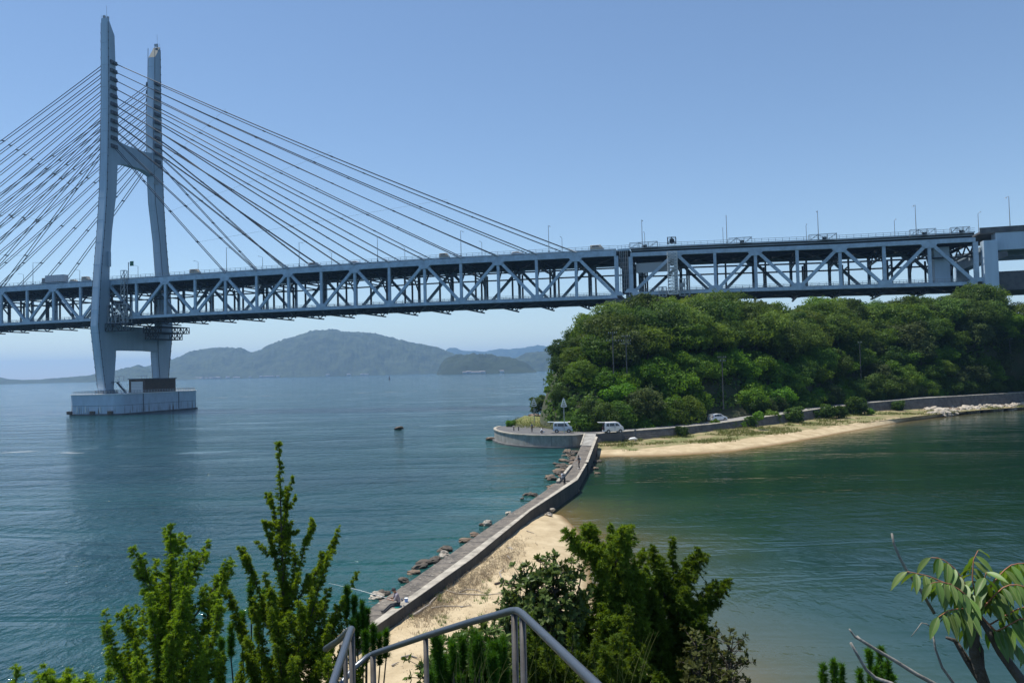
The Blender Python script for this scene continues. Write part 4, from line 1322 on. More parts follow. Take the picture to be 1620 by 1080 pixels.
# the lowest row: bushy growth that hangs over the road verge
px = 900.0
while px < 1745:
    Y = Y0(px) + g.uniform(-.6, 1.2); X = (px - 810) / F * Y
    if not (1100 < px < 1168):
        k = g.choice([3, 3, 1, 0, 4] if px < 1290 else [1, 0, 4, 0, 3])
        make_tree(k, (X, Y, Z0(px) - 1.9), g.uniform(.50, .68), g.uniform(0, 6.28), g.uniform(.9, 1.15),
                  "low %s overhanging the road, %s" % (KINDS[k][1], zone(px)), "trees of the wooded island")
    px += 3.0 * F / Y * .9

# low dark undergrowth that closes the gaps on the hill (nobody could count it)
PP, NN, SS = [], [], []
gg = np.random.default_rng(12)
for _ in range(2600):
    px = gg.uniform(866, 1700); t = gg.uniform(0, 1)
    a = Y0(px); Y = a + 1.5 + (YR(px) - a) * t; z = hill_z(px, Y)
    n = 16
    q = gg.normal(size=(n, 3)); q[:, 2] = np.abs(q[:, 2]); q /= np.linalg.norm(q, axis=1)[:, None]
    R_ = gg.uniform(.8, 1.7)
    PP.append(np.array([(px - 810) / F * Y, Y, z - .2]) + q * R_); NN.append(q + gg.normal(size=(n, 3)) * .6); SS.append(gg.uniform(.25, .5, n))
V, Fq = quads(np.vstack(PP), np.vstack(NN), np.concatenate(SS), .7, 3)
tag(link("undergrowth", np_mesh("undergrowth", V, Fq, FOL[0])), kind='stuff')

# shrubs on the foreshore
def shrub_proto(matl, seed):
    r_ = empty("shrub", (0, 0, -500))
    link("foliage", crown_mesh("foliage", matl, 1.0, .85, .75, 22, 2600, .10, seed, low=-.7), r_)
    link("stem", trunk_mesh(.8, .05, seed, 4, .5), r_)
    return r_
SH = [shrub_proto(FOL[3], 21), shrub_proto(FOL[0], 22), shrub_proto(FOL[1], 23)]
used = [False] * 3
shr = [(1079, 690, 1.15, 1, "small dark round shrub against the seawall, nearest the white vans"),
       (1131, 679, 1.15, 0, "bright green shrub on the foreshore directly in front of the white hatchback"),
       (1160, 677, .85, 0, "low light green shrub just right of the white hatchback"), (1175, 676, .8, 0, "low light green shrub, second right of the white hatchback"),
       (1187, 675, 1.35, 1, "upright shrub hiding the road edge, left end of the tall shrub row"), (1222, 669.5, 1.7, 2, "broad shrub, second in the tall row along the seawall"),
       (1257, 667.5, 2.0, 1, "large dark shrub, third in the tall row along the seawall"), (1285, 662, 1.3, 1, "smaller dark shrub between two large ones in the row"),
       (1310, 661, 1.9, 1, "large shrub, right of the gap showing the pale road"), (1331, 660, 1.6, 1, "mid-size dark shrub in the joined clump of the row"),
       (1356, 655, 2.5, 1, "tallest shrub, at the right end of the tall row"), (1421, 648.8, 1.5, 1, "single shrub growing against the bare seawall"),
       (1200, 664, 1.0, 0, "light shrub tip standing on the road edge beside the row"), (1377, 655, .9, 0, "low grassy shrub at the right foot of the tallest shrub"),
       (806, 674.5, .8, 0, "low weed bush at the left tip of the parking terrace"), (811, 672.5, .7, 2, "small bush beside the weed bush on the terrace tip"),
       (852, 652, 2.4, 1, "dark wind-shaped bush on the rocky point behind the left white beacon"), (860, 643, 2.2, 1, "higher dark bush on the rocky point at the island's left edge")]
for px, py, s, k, lab in shr:
    zf = ZT if px < 870 else ipl(ZFT, px) * 1.0
    if px == 1200: P = onz(px, py, 3.0)
    else: P = onz(px, py, zf)
    r_ = SH[k] if not used[k] else copy_tree(SH[k]); used[k] = True
    r_.location = tuple(P + np.array([0, 0, -.1])); r_.scale = (s, s, s * 1.05); r_.rotation_euler = (0, 0, px)
    r_['label'] = lab; r_['category'] = "shrub"; r_['group'] = "shrubs on the shore of the island"
# tall grass mound by the road
Pm = onz(1445, 627, 3.9)
V_, N_ = [], []
n = 9000; a = gg.uniform(0, 6.28, n); rr = np.sqrt(gg.uniform(0, 1, n))
X = Pm[0] + np.cos(a) * rr * 9 + 2; Y = Pm[1] + 6 + np.sin(a) * rr * 3 + np.cos(a) * rr * 3.5
Z = 3.8 + 2.4 * (1 - rr ** 2) * gg.uniform(.6, 1, n)
V, Fq = quads(np.stack([X, Y, Z], 1), np.stack([gg.normal(size=n), gg.normal(size=n) - .6, np.full(n, .6)], 1), np.full(n, .22), .4, 5)
tag(link("tall_grass", np_mesh("tall_grass", V, Fq, FOL[3])), kind='stuff')

# grass tufts over the foreshore and bank
def blades(pos, hgt, wid, seed, lean=.45):
    g_ = np.random.default_rng(seed); n = len(pos)
    a = g_.uniform(0, 6.28, n); d = np.stack([np.cos(a), np.sin(a), np.zeros(n)], 1)
    l = np.stack([g_.normal(size=n) * lean, g_.normal(size=n) * lean, np.ones(n)], 1)
    hgt = np.asarray(hgt).reshape(-1, 1); wid = np.asarray(wid).reshape(-1, 1)
    V = np.stack([pos - d * wid, pos + d * wid, pos + l * hgt], 1).reshape(-1, 3)
    return V, np.arange(n * 3).reshape(n, 3)
P = []
for _ in range(15000):
    j = gg.integers(0, len(Bd)); t = gg.uniform(-.05, 1.02)
    b_, f_ = Bd[j], foot_in[j]
    p = b_ + (f_ - b_) * t + np.array([gg.normal() * .6, gg.normal() * .2, 0])
    if fbm(np.array([p[0] * .18]), np.array([p[1] * .35]), 3, 5)[0] < .47 + .1 * (t < .3): continue
    P.append(p)
P = np.array(P); P = np.repeat(P, 3, 0) + gg.normal(size=(len(P) * 3, 3)) * np.array([.15, .15, .0])
V, Fq = blades(P, gg.uniform(.15, .55, len(P)), gg.uniform(.03, .07, len(P)), 3)
tag(link("foreshore_grass", np_mesh("foreshore_grass", V, Fq, GRASSM)), kind='stuff')
P = np.array([onz(gg.uniform(814, 930), gg.uniform(661, 677), 2.45) for _ in range(2500)])
V, Fq = blades(P, gg.uniform(.2, .6, len(P)), gg.uniform(.04, .08, len(P)), 4)
tag(link("bank_grass", np_mesh("bank_grass", V, Fq, GRASSM)), kind='stuff')

# ================================================================== WALLS OF THE SHORE
# quay wall: one curved concrete wall with a coping and joints
q0 = empty("quay_wall", qd[len(qd) // 2] * np.array([1, 1, 0]), label="curved grey concrete quay wall round the parking terrace", cat="quay wall")
def rel(mb, org): mb.v = [tuple(np.array(p) - np.array(org)) for p in mb.v]; return mb
org = np.array(q0.location)
def ribbon(mb, P, off0, off1, z0, z1):
    """solid ribbon following polyline P (left-hand offsets)"""
    P = np.asarray(P)[:, :2]
    t = np.gradient(P, axis=0); t /= np.linalg.norm(t, axis=1)[:, None]; nn = np.stack([-t[:, 1], t[:, 0]], 1)
    a, b = P + nn * off0, P + nn * off1
    n = len(P)
    vs = [(*p, z0) for p in a] + [(*p, z0) for p in b] + [(*p, z1) for p in b] + [(*p, z1) for p in a]
    fs = []
    for i in range(n - 1):
        for r0, r1 in ((0, 1), (1, 2), (2, 3), (3, 0)):
            fs.append((r0 * n + i, r0 * n + i + 1, r1 * n + i + 1, r1 * n + i))
    fs += [(0, n, 2 * n, 3 * n), (n - 1, 4 * n - 1, 3 * n - 1, 2 * n - 1)]
    return mb.add(vs, fs)
rel(ribbon(MB(), qd, 0.0, .35, -1.2, ZT - .12), org).build("wall_face", CONC, q0)
rel(ribbon(MB(), qd, -.06, .5, ZT - .12, ZT + .06), org).build("coping", CONC_PALE, q0)
rel(ribbon(MB(), qd, .3, .8, -1.2, .28), org).build("footing", CONC_DARK, q0)
for i in (4, 9, 14, 19, 24, 29):
    p = qd[i]; rel(MB().box((p[0], p[1], 1.1), (.05, .9, 2.0)), org).build("joint", CONC_DARK, q0)

# sloping sea wall of stone courses
sw = empty("sea_wall", Cd[60] * np.array([1, 1, 0]), label="long grey sea wall of stone courses carrying the coast road", cat="sea wall")
org = np.array(sw.location)
STONE = mat("wall_stone", (.20, .19, .185), .9, col2=(.105, .10, .10), scale=1.1, bump=.06, bscale=3, coord='World', detail=8)
NC = 9
for k in range(NC):
    mb = MB(); f0, f1 = k / NC, (k + 1) / NC - .02
    n = len(Cd)
    lo = Cd + (Td - Cd) * f0; hi = Cd + (Td - Cd) * f1
    lo2 = lo.copy(); lo2[:, 1] -= .03 + .05 * (k % 2); hi2 = hi.copy(); hi2[:, 1] -= .10
    if k == 0: lo2[:, 2] -= .8
    bk = hi + np.array([0, .5, 0])
    vs = list(lo2) + list(hi2) + list(bk)
    fs = [(r0 * n + i, r0 * n + i + 1, (r0 + 1) * n + i + 1, (r0 + 1) * n + i) for r0 in (0, 1) for i in range(n - 1)]
    mb.add(vs, fs); rel(mb, org).build("stone_course", STONE, sw)
mb = MB()
P3 = Td.copy()
mb2 = ribbon(MB(), P3, -.15, .55, 0, 0)   # coping follows the rising road
nT = len(Td)
zz = np.concatenate([Td[:, 2] - .1, Td[:, 2] - .1, Td[:, 2] + .05, Td[:, 2] + .05])
mb2.v = [(p[0], p[1], z) for p, z in zip(mb2.v, zz)]
rel(mb2, org).build("coping", CONC_PALE, sw)
bk = MB(); vs = list(Cd + np.array([0, .45, -.8])) + list(Td + np.array([0, .12, -.12]))
bk.add(vs, [(i, i + 1, nT + i + 1, nT + i) for i in range(nT - 1)]); rel(bk, org).build("backing", CONC_DARK, sw)
rel(MB().box(onz(1005, 697, .8) + np.array([0, -.3, 1.0]), (.35, .3, 2.0)), org).build("drain_pipe", SEAM, sw)

# ---- causeway
cw = empty("causeway", W_L[3] * np.array([1, 1, 0]), label="long concrete causeway with a raised parapet running to the island", cat="causeway")
org = np.array(cw.location)
def slab(L_, R_, z0, z1, nm, m, n=1):
    """prism between two polylines"""
    mb = MB(); k = len(L_)
    vs = [(*p[:2], z0 if np.isscalar(z0) else z0[i]) for i, p in enumerate(L_)] + [(*p[:2], z0 if np.isscalar(z0) else z0[i]) for i, p in enumerate(R_)]
    vs += [(*p[:2], z1 if np.isscalar(z1) else z1[i]) for i, p in enumerate(L_)] + [(*p[:2], z1 if np.isscalar(z1) else z1[i]) for i, p in enumerate(R_)]
    fs = []
    for i in range(k - 1):
        fs += [(2 * k + i, 3 * k + i, 3 * k + i + 1, 2 * k + i + 1), (i, 2 * k + i, 2 * k + i + 1, i + 1), (k + i, k + i + 1, 3 * k + i + 1, 3 * k + i), (i, i + 1, k + i + 1, k + i)]
    fs += [(0, k, 3 * k, 2 * k), (k - 1, 3 * k - 1, 4 * k - 1, 2 * k - 1)]
    mb.add(vs, fs); return rel(mb, org).build(nm, m, cw)
def resample(P, n):
    P = np.array(P); s = np.concatenate([[0], np.cumsum(np.linalg.norm(np.diff(P[:, :2], axis=0), axis=1))])
    q = np.linspace(0, s[-1], n); return np.stack([np.interp(q, s, P[:, c]) for c in range(3)], 1)
NW = 12
wl = resample(W_L, NW * 3 + 1)
pi_ = resample(P_IN, NW * 3 + 1); po = resample(P_OUT, NW * 3 + 1)
# match the walkway edge and the parapet by depth
wy_ = pi_[:, 1]
wlx = np.interp(wy_, [p[1] for p in W_L], [p[0] for p in W_L])
wlm = np.stack([wlx, wy_, wy_ * 0], 1)
for k in range(NW):
    i, j = k * 3, k * 3 + 4
    sl = slice(i, j)
    A1 = wlm[sl].copy(); B1 = pi_[sl].copy()
    if k < NW - 1: A1[-1] += (A1[-2] - A1[-1]) * .012; B1[-1] += (B1[-2] - B1[-1]) * .012
    slab(A1, B1, -1.0, ZW + .012 * (k % 2), "walkway_slab", WALK)
    C1 = po[sl].copy()
    if k < NW - 1: C1[-1] += (C1[-2] - C1[-1]) * .012
    slab(B1, C1, -1.0, ZP + .015 * (k % 3 == 1), "parapet_section", STAIN_SHADE)
    # pale cap of the parapet
    slab(B1 + (C1 - B1) * .02, C1 + (B1 - C1) * .02, ZP + .02, ZP + .05, "parapet_cap", CONC_PALE)
# second reach over the water and the ramp
w2 = np.array(W2_L); q2i = np.array(Q_IN); q2o = np.array(Q_OUT); r2i = np.array(R_IN); r2o = np.array(R_OUT)
slab([w2[0], w2[1]], [q2i[0] + [0, 0, 0], q2i[1]], -1, ZW, "walkway_slab", WALK)
slab([w2[1], w2[2]], [r2i[0], onz(936, 706, ZW)], -1, ZW + .02, "walkway_slab", WALK)
slab(q2i, q2o, -1, 1.27, "parapet_section", STAIN_SHADE)
slab(q2i + [0, 0, 0], q2o, 1.28, 1.31, "parapet_cap", CONC_PALE)
slab(r2i, r2o, -1, [1.45, 2.35], "parapet_section", STAIN_SHADE)
slab(r2i, r2o, [1.46, 2.36], [1.49, 2.39], "parapet_cap", CONC_PALE)
rp = [onz(920, 704.5, ZW), onz(926, 686, 2.35)], [onz(938, 705, ZW), onz(943, 686, 2.35)]
slab(rp[0], rp[1], -1, [ZW + .03, 2.36], "ramp", CONC)
slab([p + [-.25, 0, 0] for p in rp[0]], rp[0], -1, [ZW + .1, 2.45], "ramp_kerb", CONC_PALE)
lk = [onz(884.9, 761, ZW + .25), onz(905.7, 735, ZW + .25)]
slab([p + [-.35, 0, 0] for p in lk], lk, ZW - .1, ZW + .28, "kerb_beam", CONC_PALE)

# ---- rocks
def rock_mesh(name, seed, m, flat=.6, res=3):
    import bmesh
    bm = bmesh.new(); bmesh.ops.create_icosphere(bm, subdivisions=res, radius=1)
    off = Vector((seed * 3.1, seed * 1.7, seed))
    for v in bm.verts:
        d = v.co.normalized()
        n = mnoise.noise(d * 1.1 + off) * .5 + mnoise.noise(d * 2.6 + off) * .22 + mnoise.noise(d * 6 + off) * .08
        c = mnoise.cell(d * 1.6 + off) * .12
        v.co = d * (1 + n + c); v.co.z *= flat
    me = bpy.data.meshes.new(name); bm.to_mesh(me); bm.free(); me.materials.append(m)
    return me
ROCKS = {("d", i): rock_mesh("rock", i, ROCK) for i in range(4)}
ROCKS.update({("p", i): rock_mesh("rock", 10 + i, ROCK_P, .65) for i in range(4)})
ROCKS.update({("b", i): rock_mesh("rock", 20 + i, ROCK_B, .55) for i in range(3)})
def rock(kind, i, loc, s, rz, label, group=None, sz=1.0, sx=1.0):
    o = link("rock", ROCKS[(kind, i % (3 if kind == "b" else 4))], None, loc)
    s *= .72 if loc[1] < 140 and s > .5 else 1.0
    o.scale = (s * (1 + (sx - 1) * .5), s, s * (sz * .5 + .55)); o.rotation_euler = (g.uniform(-.2, .2), g.uniform(-.2, .2), rz)
    return tag(o, label, "rock", group)
rk = [("p", 0, 770, 829, .42, 1.6, 1, "upright pale pointed rock standing in the water beside the causeway"), ("d", 0, 762, 829.5, .22, 1, 1, "small dark rock awash left of the pale pointed rock"),
      ("b", 1, 738, 855, .62, .9, 1.9, "long brown-topped boulder beside the causeway"), ("b", 0, 751, 846, .38, .8, 1.3, "tan rock touching the causeway behind the long boulder"),
      ("d", 1, 705, 869, .48, .9, 1.5, "dark wet rock next to the pale one at the walkway edge"), ("p", 1, 703, 877.5, .42, .9, 1.3, "pale grey rock leaning on the walkway edge"),
      ("d", 2, 676, 889, .62, .8, 2.0, "long dark weedy rock below the pale grey one"), ("d", 3, 664, 896, .40, .7, 1.8, "low dark rock at the left end of the weedy ridge"),
      ("d", 1, 690, 884, .36, .9, 1.2, "dark rock filling the gap beside the pale grey rock"), ("d", 0, 640, 918, .34, .8, 1.2, "dark rock at the walkway edge left of the blue bucket"),
      ("b", 2, 655, 905, .3, .6, 2.2, "thin brown rock slab at the foot of the walkway"), ("p", 2, 596, 943, .42, .8, 1.3, "pale block tilted at the near end of the walkway"),
      ("d", 2, 607, 938, .34, 1, 1, "dark cleft rock beside the tilted pale block"), ("d", 3, 835, 782, .42, .7, 1.7, "left one of the dark rocks off the middle of the causeway"),
      ("d", 0, 847, 783, .4, .8, 1.3, "right one of the dark rocks off the middle of the causeway"), ("d", 1, 826, 788, .2, .7, 1, "smallest dark rock off the middle of the causeway"),
      ("p", 3, 804, 811.5, .3, .7, 1.2, "pale rock on the walkway edge past the middle"), ("b", 0, 884, 744.5, .85, .45, 1.9, "flat brown slab rock left of the far walkers"),
      ("b", 1, 893, 729, 1.0, .5, 1.6, "largest brown boulder of the pile by the far causeway"), ("d", 2, 887, 737, .7, .5, 1.7, "dark boulder behind the flat brown slab"),
      ("d", 3, 903, 719, .85, .5, 1.3, "dark boulder near the top of the far pile"), ("b", 2, 905, 728, .8, .55, 1.2, "brown boulder against the far walkway"),
      ("d", 0, 908, 714, .6, .5, 1.2, "uppermost dark boulder of the far pile by the ramp"), ("d", 1, 897, 716, .5, .5, 1.6, "flat dark boulder at the water side of the far pile"),
      ("b", 1, 900, 738, .6, .6, 1.2, "brown boulder wedged beside the kerb beam"), ("d", 2, 880, 733.5, .4, .5, 1.2, "outlying dark boulder left of the far pile"),
      ("p", 0, 873, 806, .26, .8, 1.2, "pale stone at the tip of the sand by the parapet"), ("p", 1, 868, 813, .3, .5, 1.6, "flat pale stone lying on the tip of the sand"),
      ("d", 3, 906, 781, .35, .9, 1.1, "brown stone under the bend of the parapet"), ("b", 0, 912, 776, .34, .9, 1, "light brown stone in the shade of the parapet bend"),
      ("d", 1, 936, 737, .55, .5, 1.6, "dark stone right of the parapet step"), ("b", 2, 941, 741, .45, .5, 1.4, "brown stone at the edge of the lagoon by the step"),
      ("d", 2, 944, 730, .5, .5, 1.5, "dark flat stone near the beach corner by the parapet"), ("b", 1, 945, 748, .3, .4, 1.8, "outermost low stone in the lagoon shallows by the step"),
      ("p", 2, 807, 871, .38, .7, 1.3, "round pale stone on the sand below the parapet"), ("d", 3, 812, 878, .14, .7, 1.4, "small dark stone next to the round pale one on the sand"),
      ("b", 1, 631, 677, .95, .25, 1.5, "lone brown rock far out in the sea right of the bridge tower"), ("b", 0, 776, 693.5, .7, .45, 2.0, "low brown reef at the foot of the quay's left tip"),
      ("b", 2, 840, 668, 2.2, .6, 1.6, "wide brown ledge on the rocky point behind the terrace"), ("b", 0, 849, 662, 2.4, .7, 1.4, "tallest brown ledge on the rocky point under the dark bush"),
      ("p", 3, 831, 668, 1.5, .5, 2.2, "pale flat ledge sloping into the sea at the rocky point"), ("b", 1, 858, 660, 1.8, .8, 1.1, "brown crag at the foot of the trees on the rocky point")]
for kd, i, px, py, s, sz, sx, lab in rk:
    on_sand = lab.find("sand") > 0 and px < 880
    rock(kd, i, onz(px, py, .5 if on_sand else .08 if px < 950 and py > 700 else .3), s, g.uniform(-.4, .4), lab, "rocks along the causeway" if py > 700 else "rocks of the island shore", sz, sx)
for k in range(64):
    q = g.random(); j = q * (len(W_L) - 2) + .8; a = int(j); w_ = j - a
    p = W_L[a] * (1 - w_) + W_L[min(a + 1, len(W_L) - 1)] * w_
    rock("d" if g.random() < .8 else "b", k, (p[0] - abs(g.gauss(.25, .45)), p[1] + g.uniform(-.3, .8), g.uniform(-.12, .10)), g.uniform(.16, .46), g.uniform(0, 6), "small dark rock at the waterline along the causeway's left foot", "small rocks at the foot of the causeway", .8, 1.3)
for k in range(26):
    p = W2_L[0] * (1 - k / 25) + W2_L[2] * (k / 25)
    rock("d" if k % 3 else "b", k, (p[0] - abs(g.gauss(.4, 1.0)), p[1] + g.uniform(-.5, .5), g.uniform(-.1, .25)), g.uniform(.4, .9), g.uniform(0, 6), "dark boulder of the loose pile beside the far causeway", "boulders piled beside the far causeway", .8, 1.2)
# riprap at the foot of the far sea wall
for k in range(130):
    px = 1470 + k * 1.5 + g.uniform(-1, 1); lo = ipl(FOOT, px); hi = ipl(WATL, px)
    py = lo + (hi - lo) * g.uniform(.05, .8)
    rock(g.choice("ppppb"), k, onz(px, py, .9 * (hi - py) / (hi - lo) + .35), g.uniform(.7, 1.35), g.uniform(0, 6), "pale boulder in the riprap band at the foot of the far sea wall", "riprap boulders below the far sea wall", .8, 1.2)


# ================================================================== VEHICLES
def wheel(parent, x, y, r_=.28):
    sg = 1 if y > 0 else -1
    t = MB().tube([(x, y - sg * .17, r_), (x, y + sg * .02, r_)], r_, 20).build("wheel", TYRE, parent)
    MB().tube([(x, y + sg * .005, r_), (x, y + sg * .035, r_)], r_ * .62, 14).build("rim", RIM, t)

def shell(parent, prof, hw, belt, roof, tuck, paint, bev=.06):
    """car body: side profile swept across, drawn in above the belt line"""
    n = len(prof); vs = []
    def y(z): return hw - (tuck * max(0, z - belt) / (roof - belt))
    for sg in (-1, 1):
        for (x, z) in prof: vs.append((x, sg * y(z), z))
    fs = [tuple(range(n)), tuple(range(2 * n - 1, n - 1, -1))] + [((i + 1) % n, i, n + i, n + (i + 1) % n) for i in range(n)]
    o = MB().add(vs, fs).build("body", paint, parent)
    return bevel(o, bev, 3), y

def side_pane(parent, pts, yf, nm, m, t=.006):
    for sg in (-1, 1):
        mb = MB(); n = len(pts)
        a = [(x, sg * (yf(z) + t), z) for x, z in pts]; b = [(x, sg * (yf(z) - .03), z) for x, z in pts]
        mb.add(a + b, [tuple(range(n)), tuple(range(2 * n - 1, n - 1, -1))] + [(i, n + i, n + (i + 1) % n, (i + 1) % n) for i in range(n)])
        mb.build(nm, m, parent)

def kei_van(loc, rz, paint, label, old=False):
    v = empty("parked_van", loc, rz, label, "van", "white vans parked on the quay")
    R_ = 1.92
    if old: prof = [(-1.68, .32), (-1.72, .9), (-1.66, 1.72), (-1.55, 1.88), (-1.2, R_), (.72, R_ - .02), (.92, 1.84), (1.26, 1.18), (1.62, 1.02), (1.70, .8), (1.72, .42), (1.66, .30)]
    else: prof = [(-1.72, .30), (-1.76, .9), (-1.70, 1.75), (-1.60, 1.90), (-1.2, R_ + .02), (.55, R_ + .02), (.85, 1.86), (1.42, 1.22), (1.66, 1.08), (1.74, .85), (1.76, .40), (1.70, .28)]
    bd, yf = shell(v, prof, .74, 1.05, R_, .10, paint)
    if old:
        wins = [[(-1.52, 1.18), (-1.50, 1.66), (-1.02, 1.68), (-1.02, 1.18)], [(-.92, 1.16), (-.92, 1.68), (.62, 1.66), (.98, 1.16)]]
    else:
        wins = [[(-1.42, 1.22), (-1.40, 1.70), (-.92, 1.72), (-.92, 1.22)], [(-.82, 1.22), (-.82, 1.72), (.10, 1.72), (.10, 1.22)], [(.22, 1.22), (.22, 1.70), (.62, 1.68), (1.10, 1.22)]]
    for w in wins: side_pane(v, w, yf, "side_window", GLASS)
    x0, z0, x1, z1 = (.96, 1.80, 1.27, 1.20) if old else (.90, 1.82, 1.42, 1.24)
    MB().add([(x0 + .02, -.60, z0), (x1 + .02, -.66, z1), (x1 + .02, .66, z1), (x0 + .02, .60, z0)], [(0, 1, 2, 3)]).build("windscreen", GLASS, v)
    # open rear: dark hold and the raised gate
    MB().box((-1.70, 0, 1.12), (.12, 1.22, 1.35)).build("rear_opening", BLACK, v)
    gt = MB().add([(-1.62, -.62, 1.93), (-1.62, .62, 1.93), (-2.72, .60, 1.98), (-2.72, -.60, 1.98), (-1.62, -.62, 1.87), (-1.62, .62, 1.87), (-2.72, .60, 1.90), (-2.72, -.60, 1.90)],
                  [(0, 1, 2, 3), (7, 6, 5, 4), (0, 3, 7, 4), (1, 5, 6, 2), (3, 2, 6, 7), (0, 4, 5, 1)]).build("tailgate", paint, v)
    MB().box((-2.2, 0, 1.885), (.7, .9, .03)).build("rear_window", GLASS, gt)
    for x in (-1.08, 1.12):
        for y in (-.72, .72): wheel(v, x, y, .28)
        for sg in (-1, 1):
            MB().tube([(x, sg * .735, .30), (x, sg * .748, .30)], .36, 20).build("wheel_arch", BLACK, v)
    for sg in (-1, 1):
        MB().box((.15, sg * .752, .78), (.012, .01, .85)).build("door_seam", SEAM, v)
        MB().box((-.86, sg * .752, .78), (.012, .01, .85)).build("door_seam", SEAM, v)
        MB().box((-.25, sg * .756, 1.06), (.62, .012, .02)).build("slide_rail", SEAM, v)
        MB().box((.02, sg * .765, 1.0), (.16, .03, .045)).build("door_handle", BLACK, v)
        MB().box((.28, sg * .765, 1.0), (.16, .03, .045)).build("door_handle", BLACK, v)
        MB().box((1.22, sg * .86, 1.22), (.10, .16, .20)).build("mirror", paint if not old else PURE, v)
        MB().box((1.70, sg * .56, .78), (.09, .26, .20)).build("headlight", GLASS, v)
        MB().box((-1.74, sg * .66, .85), (.06, .10, .32)).build("tail_light", RED, v)
    MB().box((1.74, 0, .42), (.10, 1.36, .24)).build("front_bumper", paint, v)
    MB().box((-1.76, 0, .40), (.10, 1.36, .22)).build("rear_bumper", paint, v)
    if old: MB().box((1.15, 0, 1.9), (.5, 1.1, .04)).build("roof_visor", PURE, v)
    return v
E_ = onz(891, 684.5, ZT); kei_van(E_ + np.array([0, .8, .03]), math.radians(-7), BLUEWHITE, "pale bluish older van with its tailgate raised, left one of the two on the quay", True)
E_ = onz(970, 684.6, 2.5); E_[2] = 2.3
kei_van(onz(971, 684.8, 2.3) + np.array([0, .8, .0]), math.radians(10), WHITE, "white van with its tailgate raised, right of the causeway ramp")

def hatchback(loc, rz, label):
    v = empty("parked_car", loc, rz, label, "car")
    prof = [(-1.92, .34), (-1.96, .75), (-1.90, .98), (-1.72, 1.36), (-1.35, 1.50), (-.3, 1.55), (.30, 1.46), (1.02, 1.06), (1.62, .88), (1.90, .70), (1.95, .40), (1.88, .26), (-1.85, .26)]
    bd, yf = shell(v, prof, .86, .95, 1.55, .18, WHITE, .07)
    for w in ([(-1.45, 1.02), (-1.25, 1.36), (-.95, 1.40), (-.95, 1.02)], [(-.88, 1.02), (-.88, 1.42), (-.12, 1.44), (-.12, 1.02)], [(-.05, 1.02), (-.05, 1.44), (.25, 1.38), (.78, 1.04)]):
        side_pane(v, w, yf, "side_window", GLASS)
    MB().add([(.36, -.62, 1.45), (1.02, -.72, 1.09), (1.02, .72, 1.09), (.36, .62, 1.45)], [(0, 1, 2, 3)]).build("windscreen", GLASS, v)
    MB().add([(-1.50, -.62, 1.46), (-1.50, .62, 1.46), (-1.90, .70, 1.05), (-1.90, -.70, 1.05)], [(0, 1, 2, 3)]).build("rear_window", GLASS, v)
    MB().box((-1.62, 0, 1.50), (.35, 1.15, .05)).build("spoiler", WHITE, v)
    MB().box((-1.97, 0, .72), (.03, .5, .14)).build("number_plate", PURE, v)
    for x in (-1.22, 1.22):
        for y in (-.84, .84): wheel(v, x, y, .30)
        for sg in (-1, 1): MB().tube([(x, sg * .855, .31), (x, sg * .868, .31)], .37, 20).build("wheel_arch", BLACK, v)
    for sg in (-1, 1):
        MB().box((-1.84, sg * .76, 1.0), (.18, .14, .34)).build("tail_light", RED, v)
        MB().box((1.80, sg * .64, .72), (.22, .30, .14)).build("headlight", GLASS, v)
        MB().box((.70, sg * .95, 1.06), (.12, .16, .12)).build("mirror", WHITE, v)
        MB().box((-.35, sg * .875, .92), (.18, .03, .04)).build("door_handle", RIM, v)
        MB().box((-.08, sg * .868, .68), (.012, .012, .66)).build("door_seam", SEAM, v)
    MB().box((-1.95, 0, .42), (.08, 1.6, .24)).build("rear_bumper", WHITE, v)
    return v
P = onz(1137, 666.0, 2.85)
zroad = float(np.interp(P[0], Td[:, 0], Td[:, 2]))
P = onz(1137, 666.5, zroad); hatchback(P + np.array([0, .9, .02]), math.radians(27), "white hatchback parked on the coast road seen from its rear corner")

# truck and cars on the bridge deck
def deck_u(px, o=2):
    d = ray(px, 440); P0_ = BP + BV * o; t = np.dot(P0_ - CP, BV) / np.dot(d, BV); return np.dot(CP + d * t - BP, BU)
yaw = math.atan2(BU[1], BU[0])
TRK = mat("truck_box_sheet", (.55, .57, .60), .5, col2=(.46, .48, .52), scale=.8)
u_ = deck_u(87, 4)
tr = empty("box_truck", BW(u_, 4, zt_main(u_) + 1.3), yaw + math.pi, "long box truck driving left on the bridge deck beside the tower", "truck")
MB().box((-.9, 0, 2.5), (9.6, 2.5, 2.9)).build("cargo_box", TRK, tr)
c = MB().box((5.0, 0, 1.9), (1.7, 2.3, 2.3)).build("cab", CLOTH_GR, tr); bevel(c, .15)
MB().box((5.87, 0, 2.3), (.05, 2.0, .9)).build("windscreen", GLASS, tr)
MB().box((-.4, 0, .75), (10.6, 1.0, .4)).build("chassis", BLACK, tr)
for x in (-4.6, -3.4, 3.2, 4.8):
    for y in (-1.0, 1.0): wheel(tr, x, y, .48)
for k in range(8): MB().box((-5 + k * 1.1, 1.27, 2.5), (.06, .05, 2.8)).build("side_rib", GALV, tr)
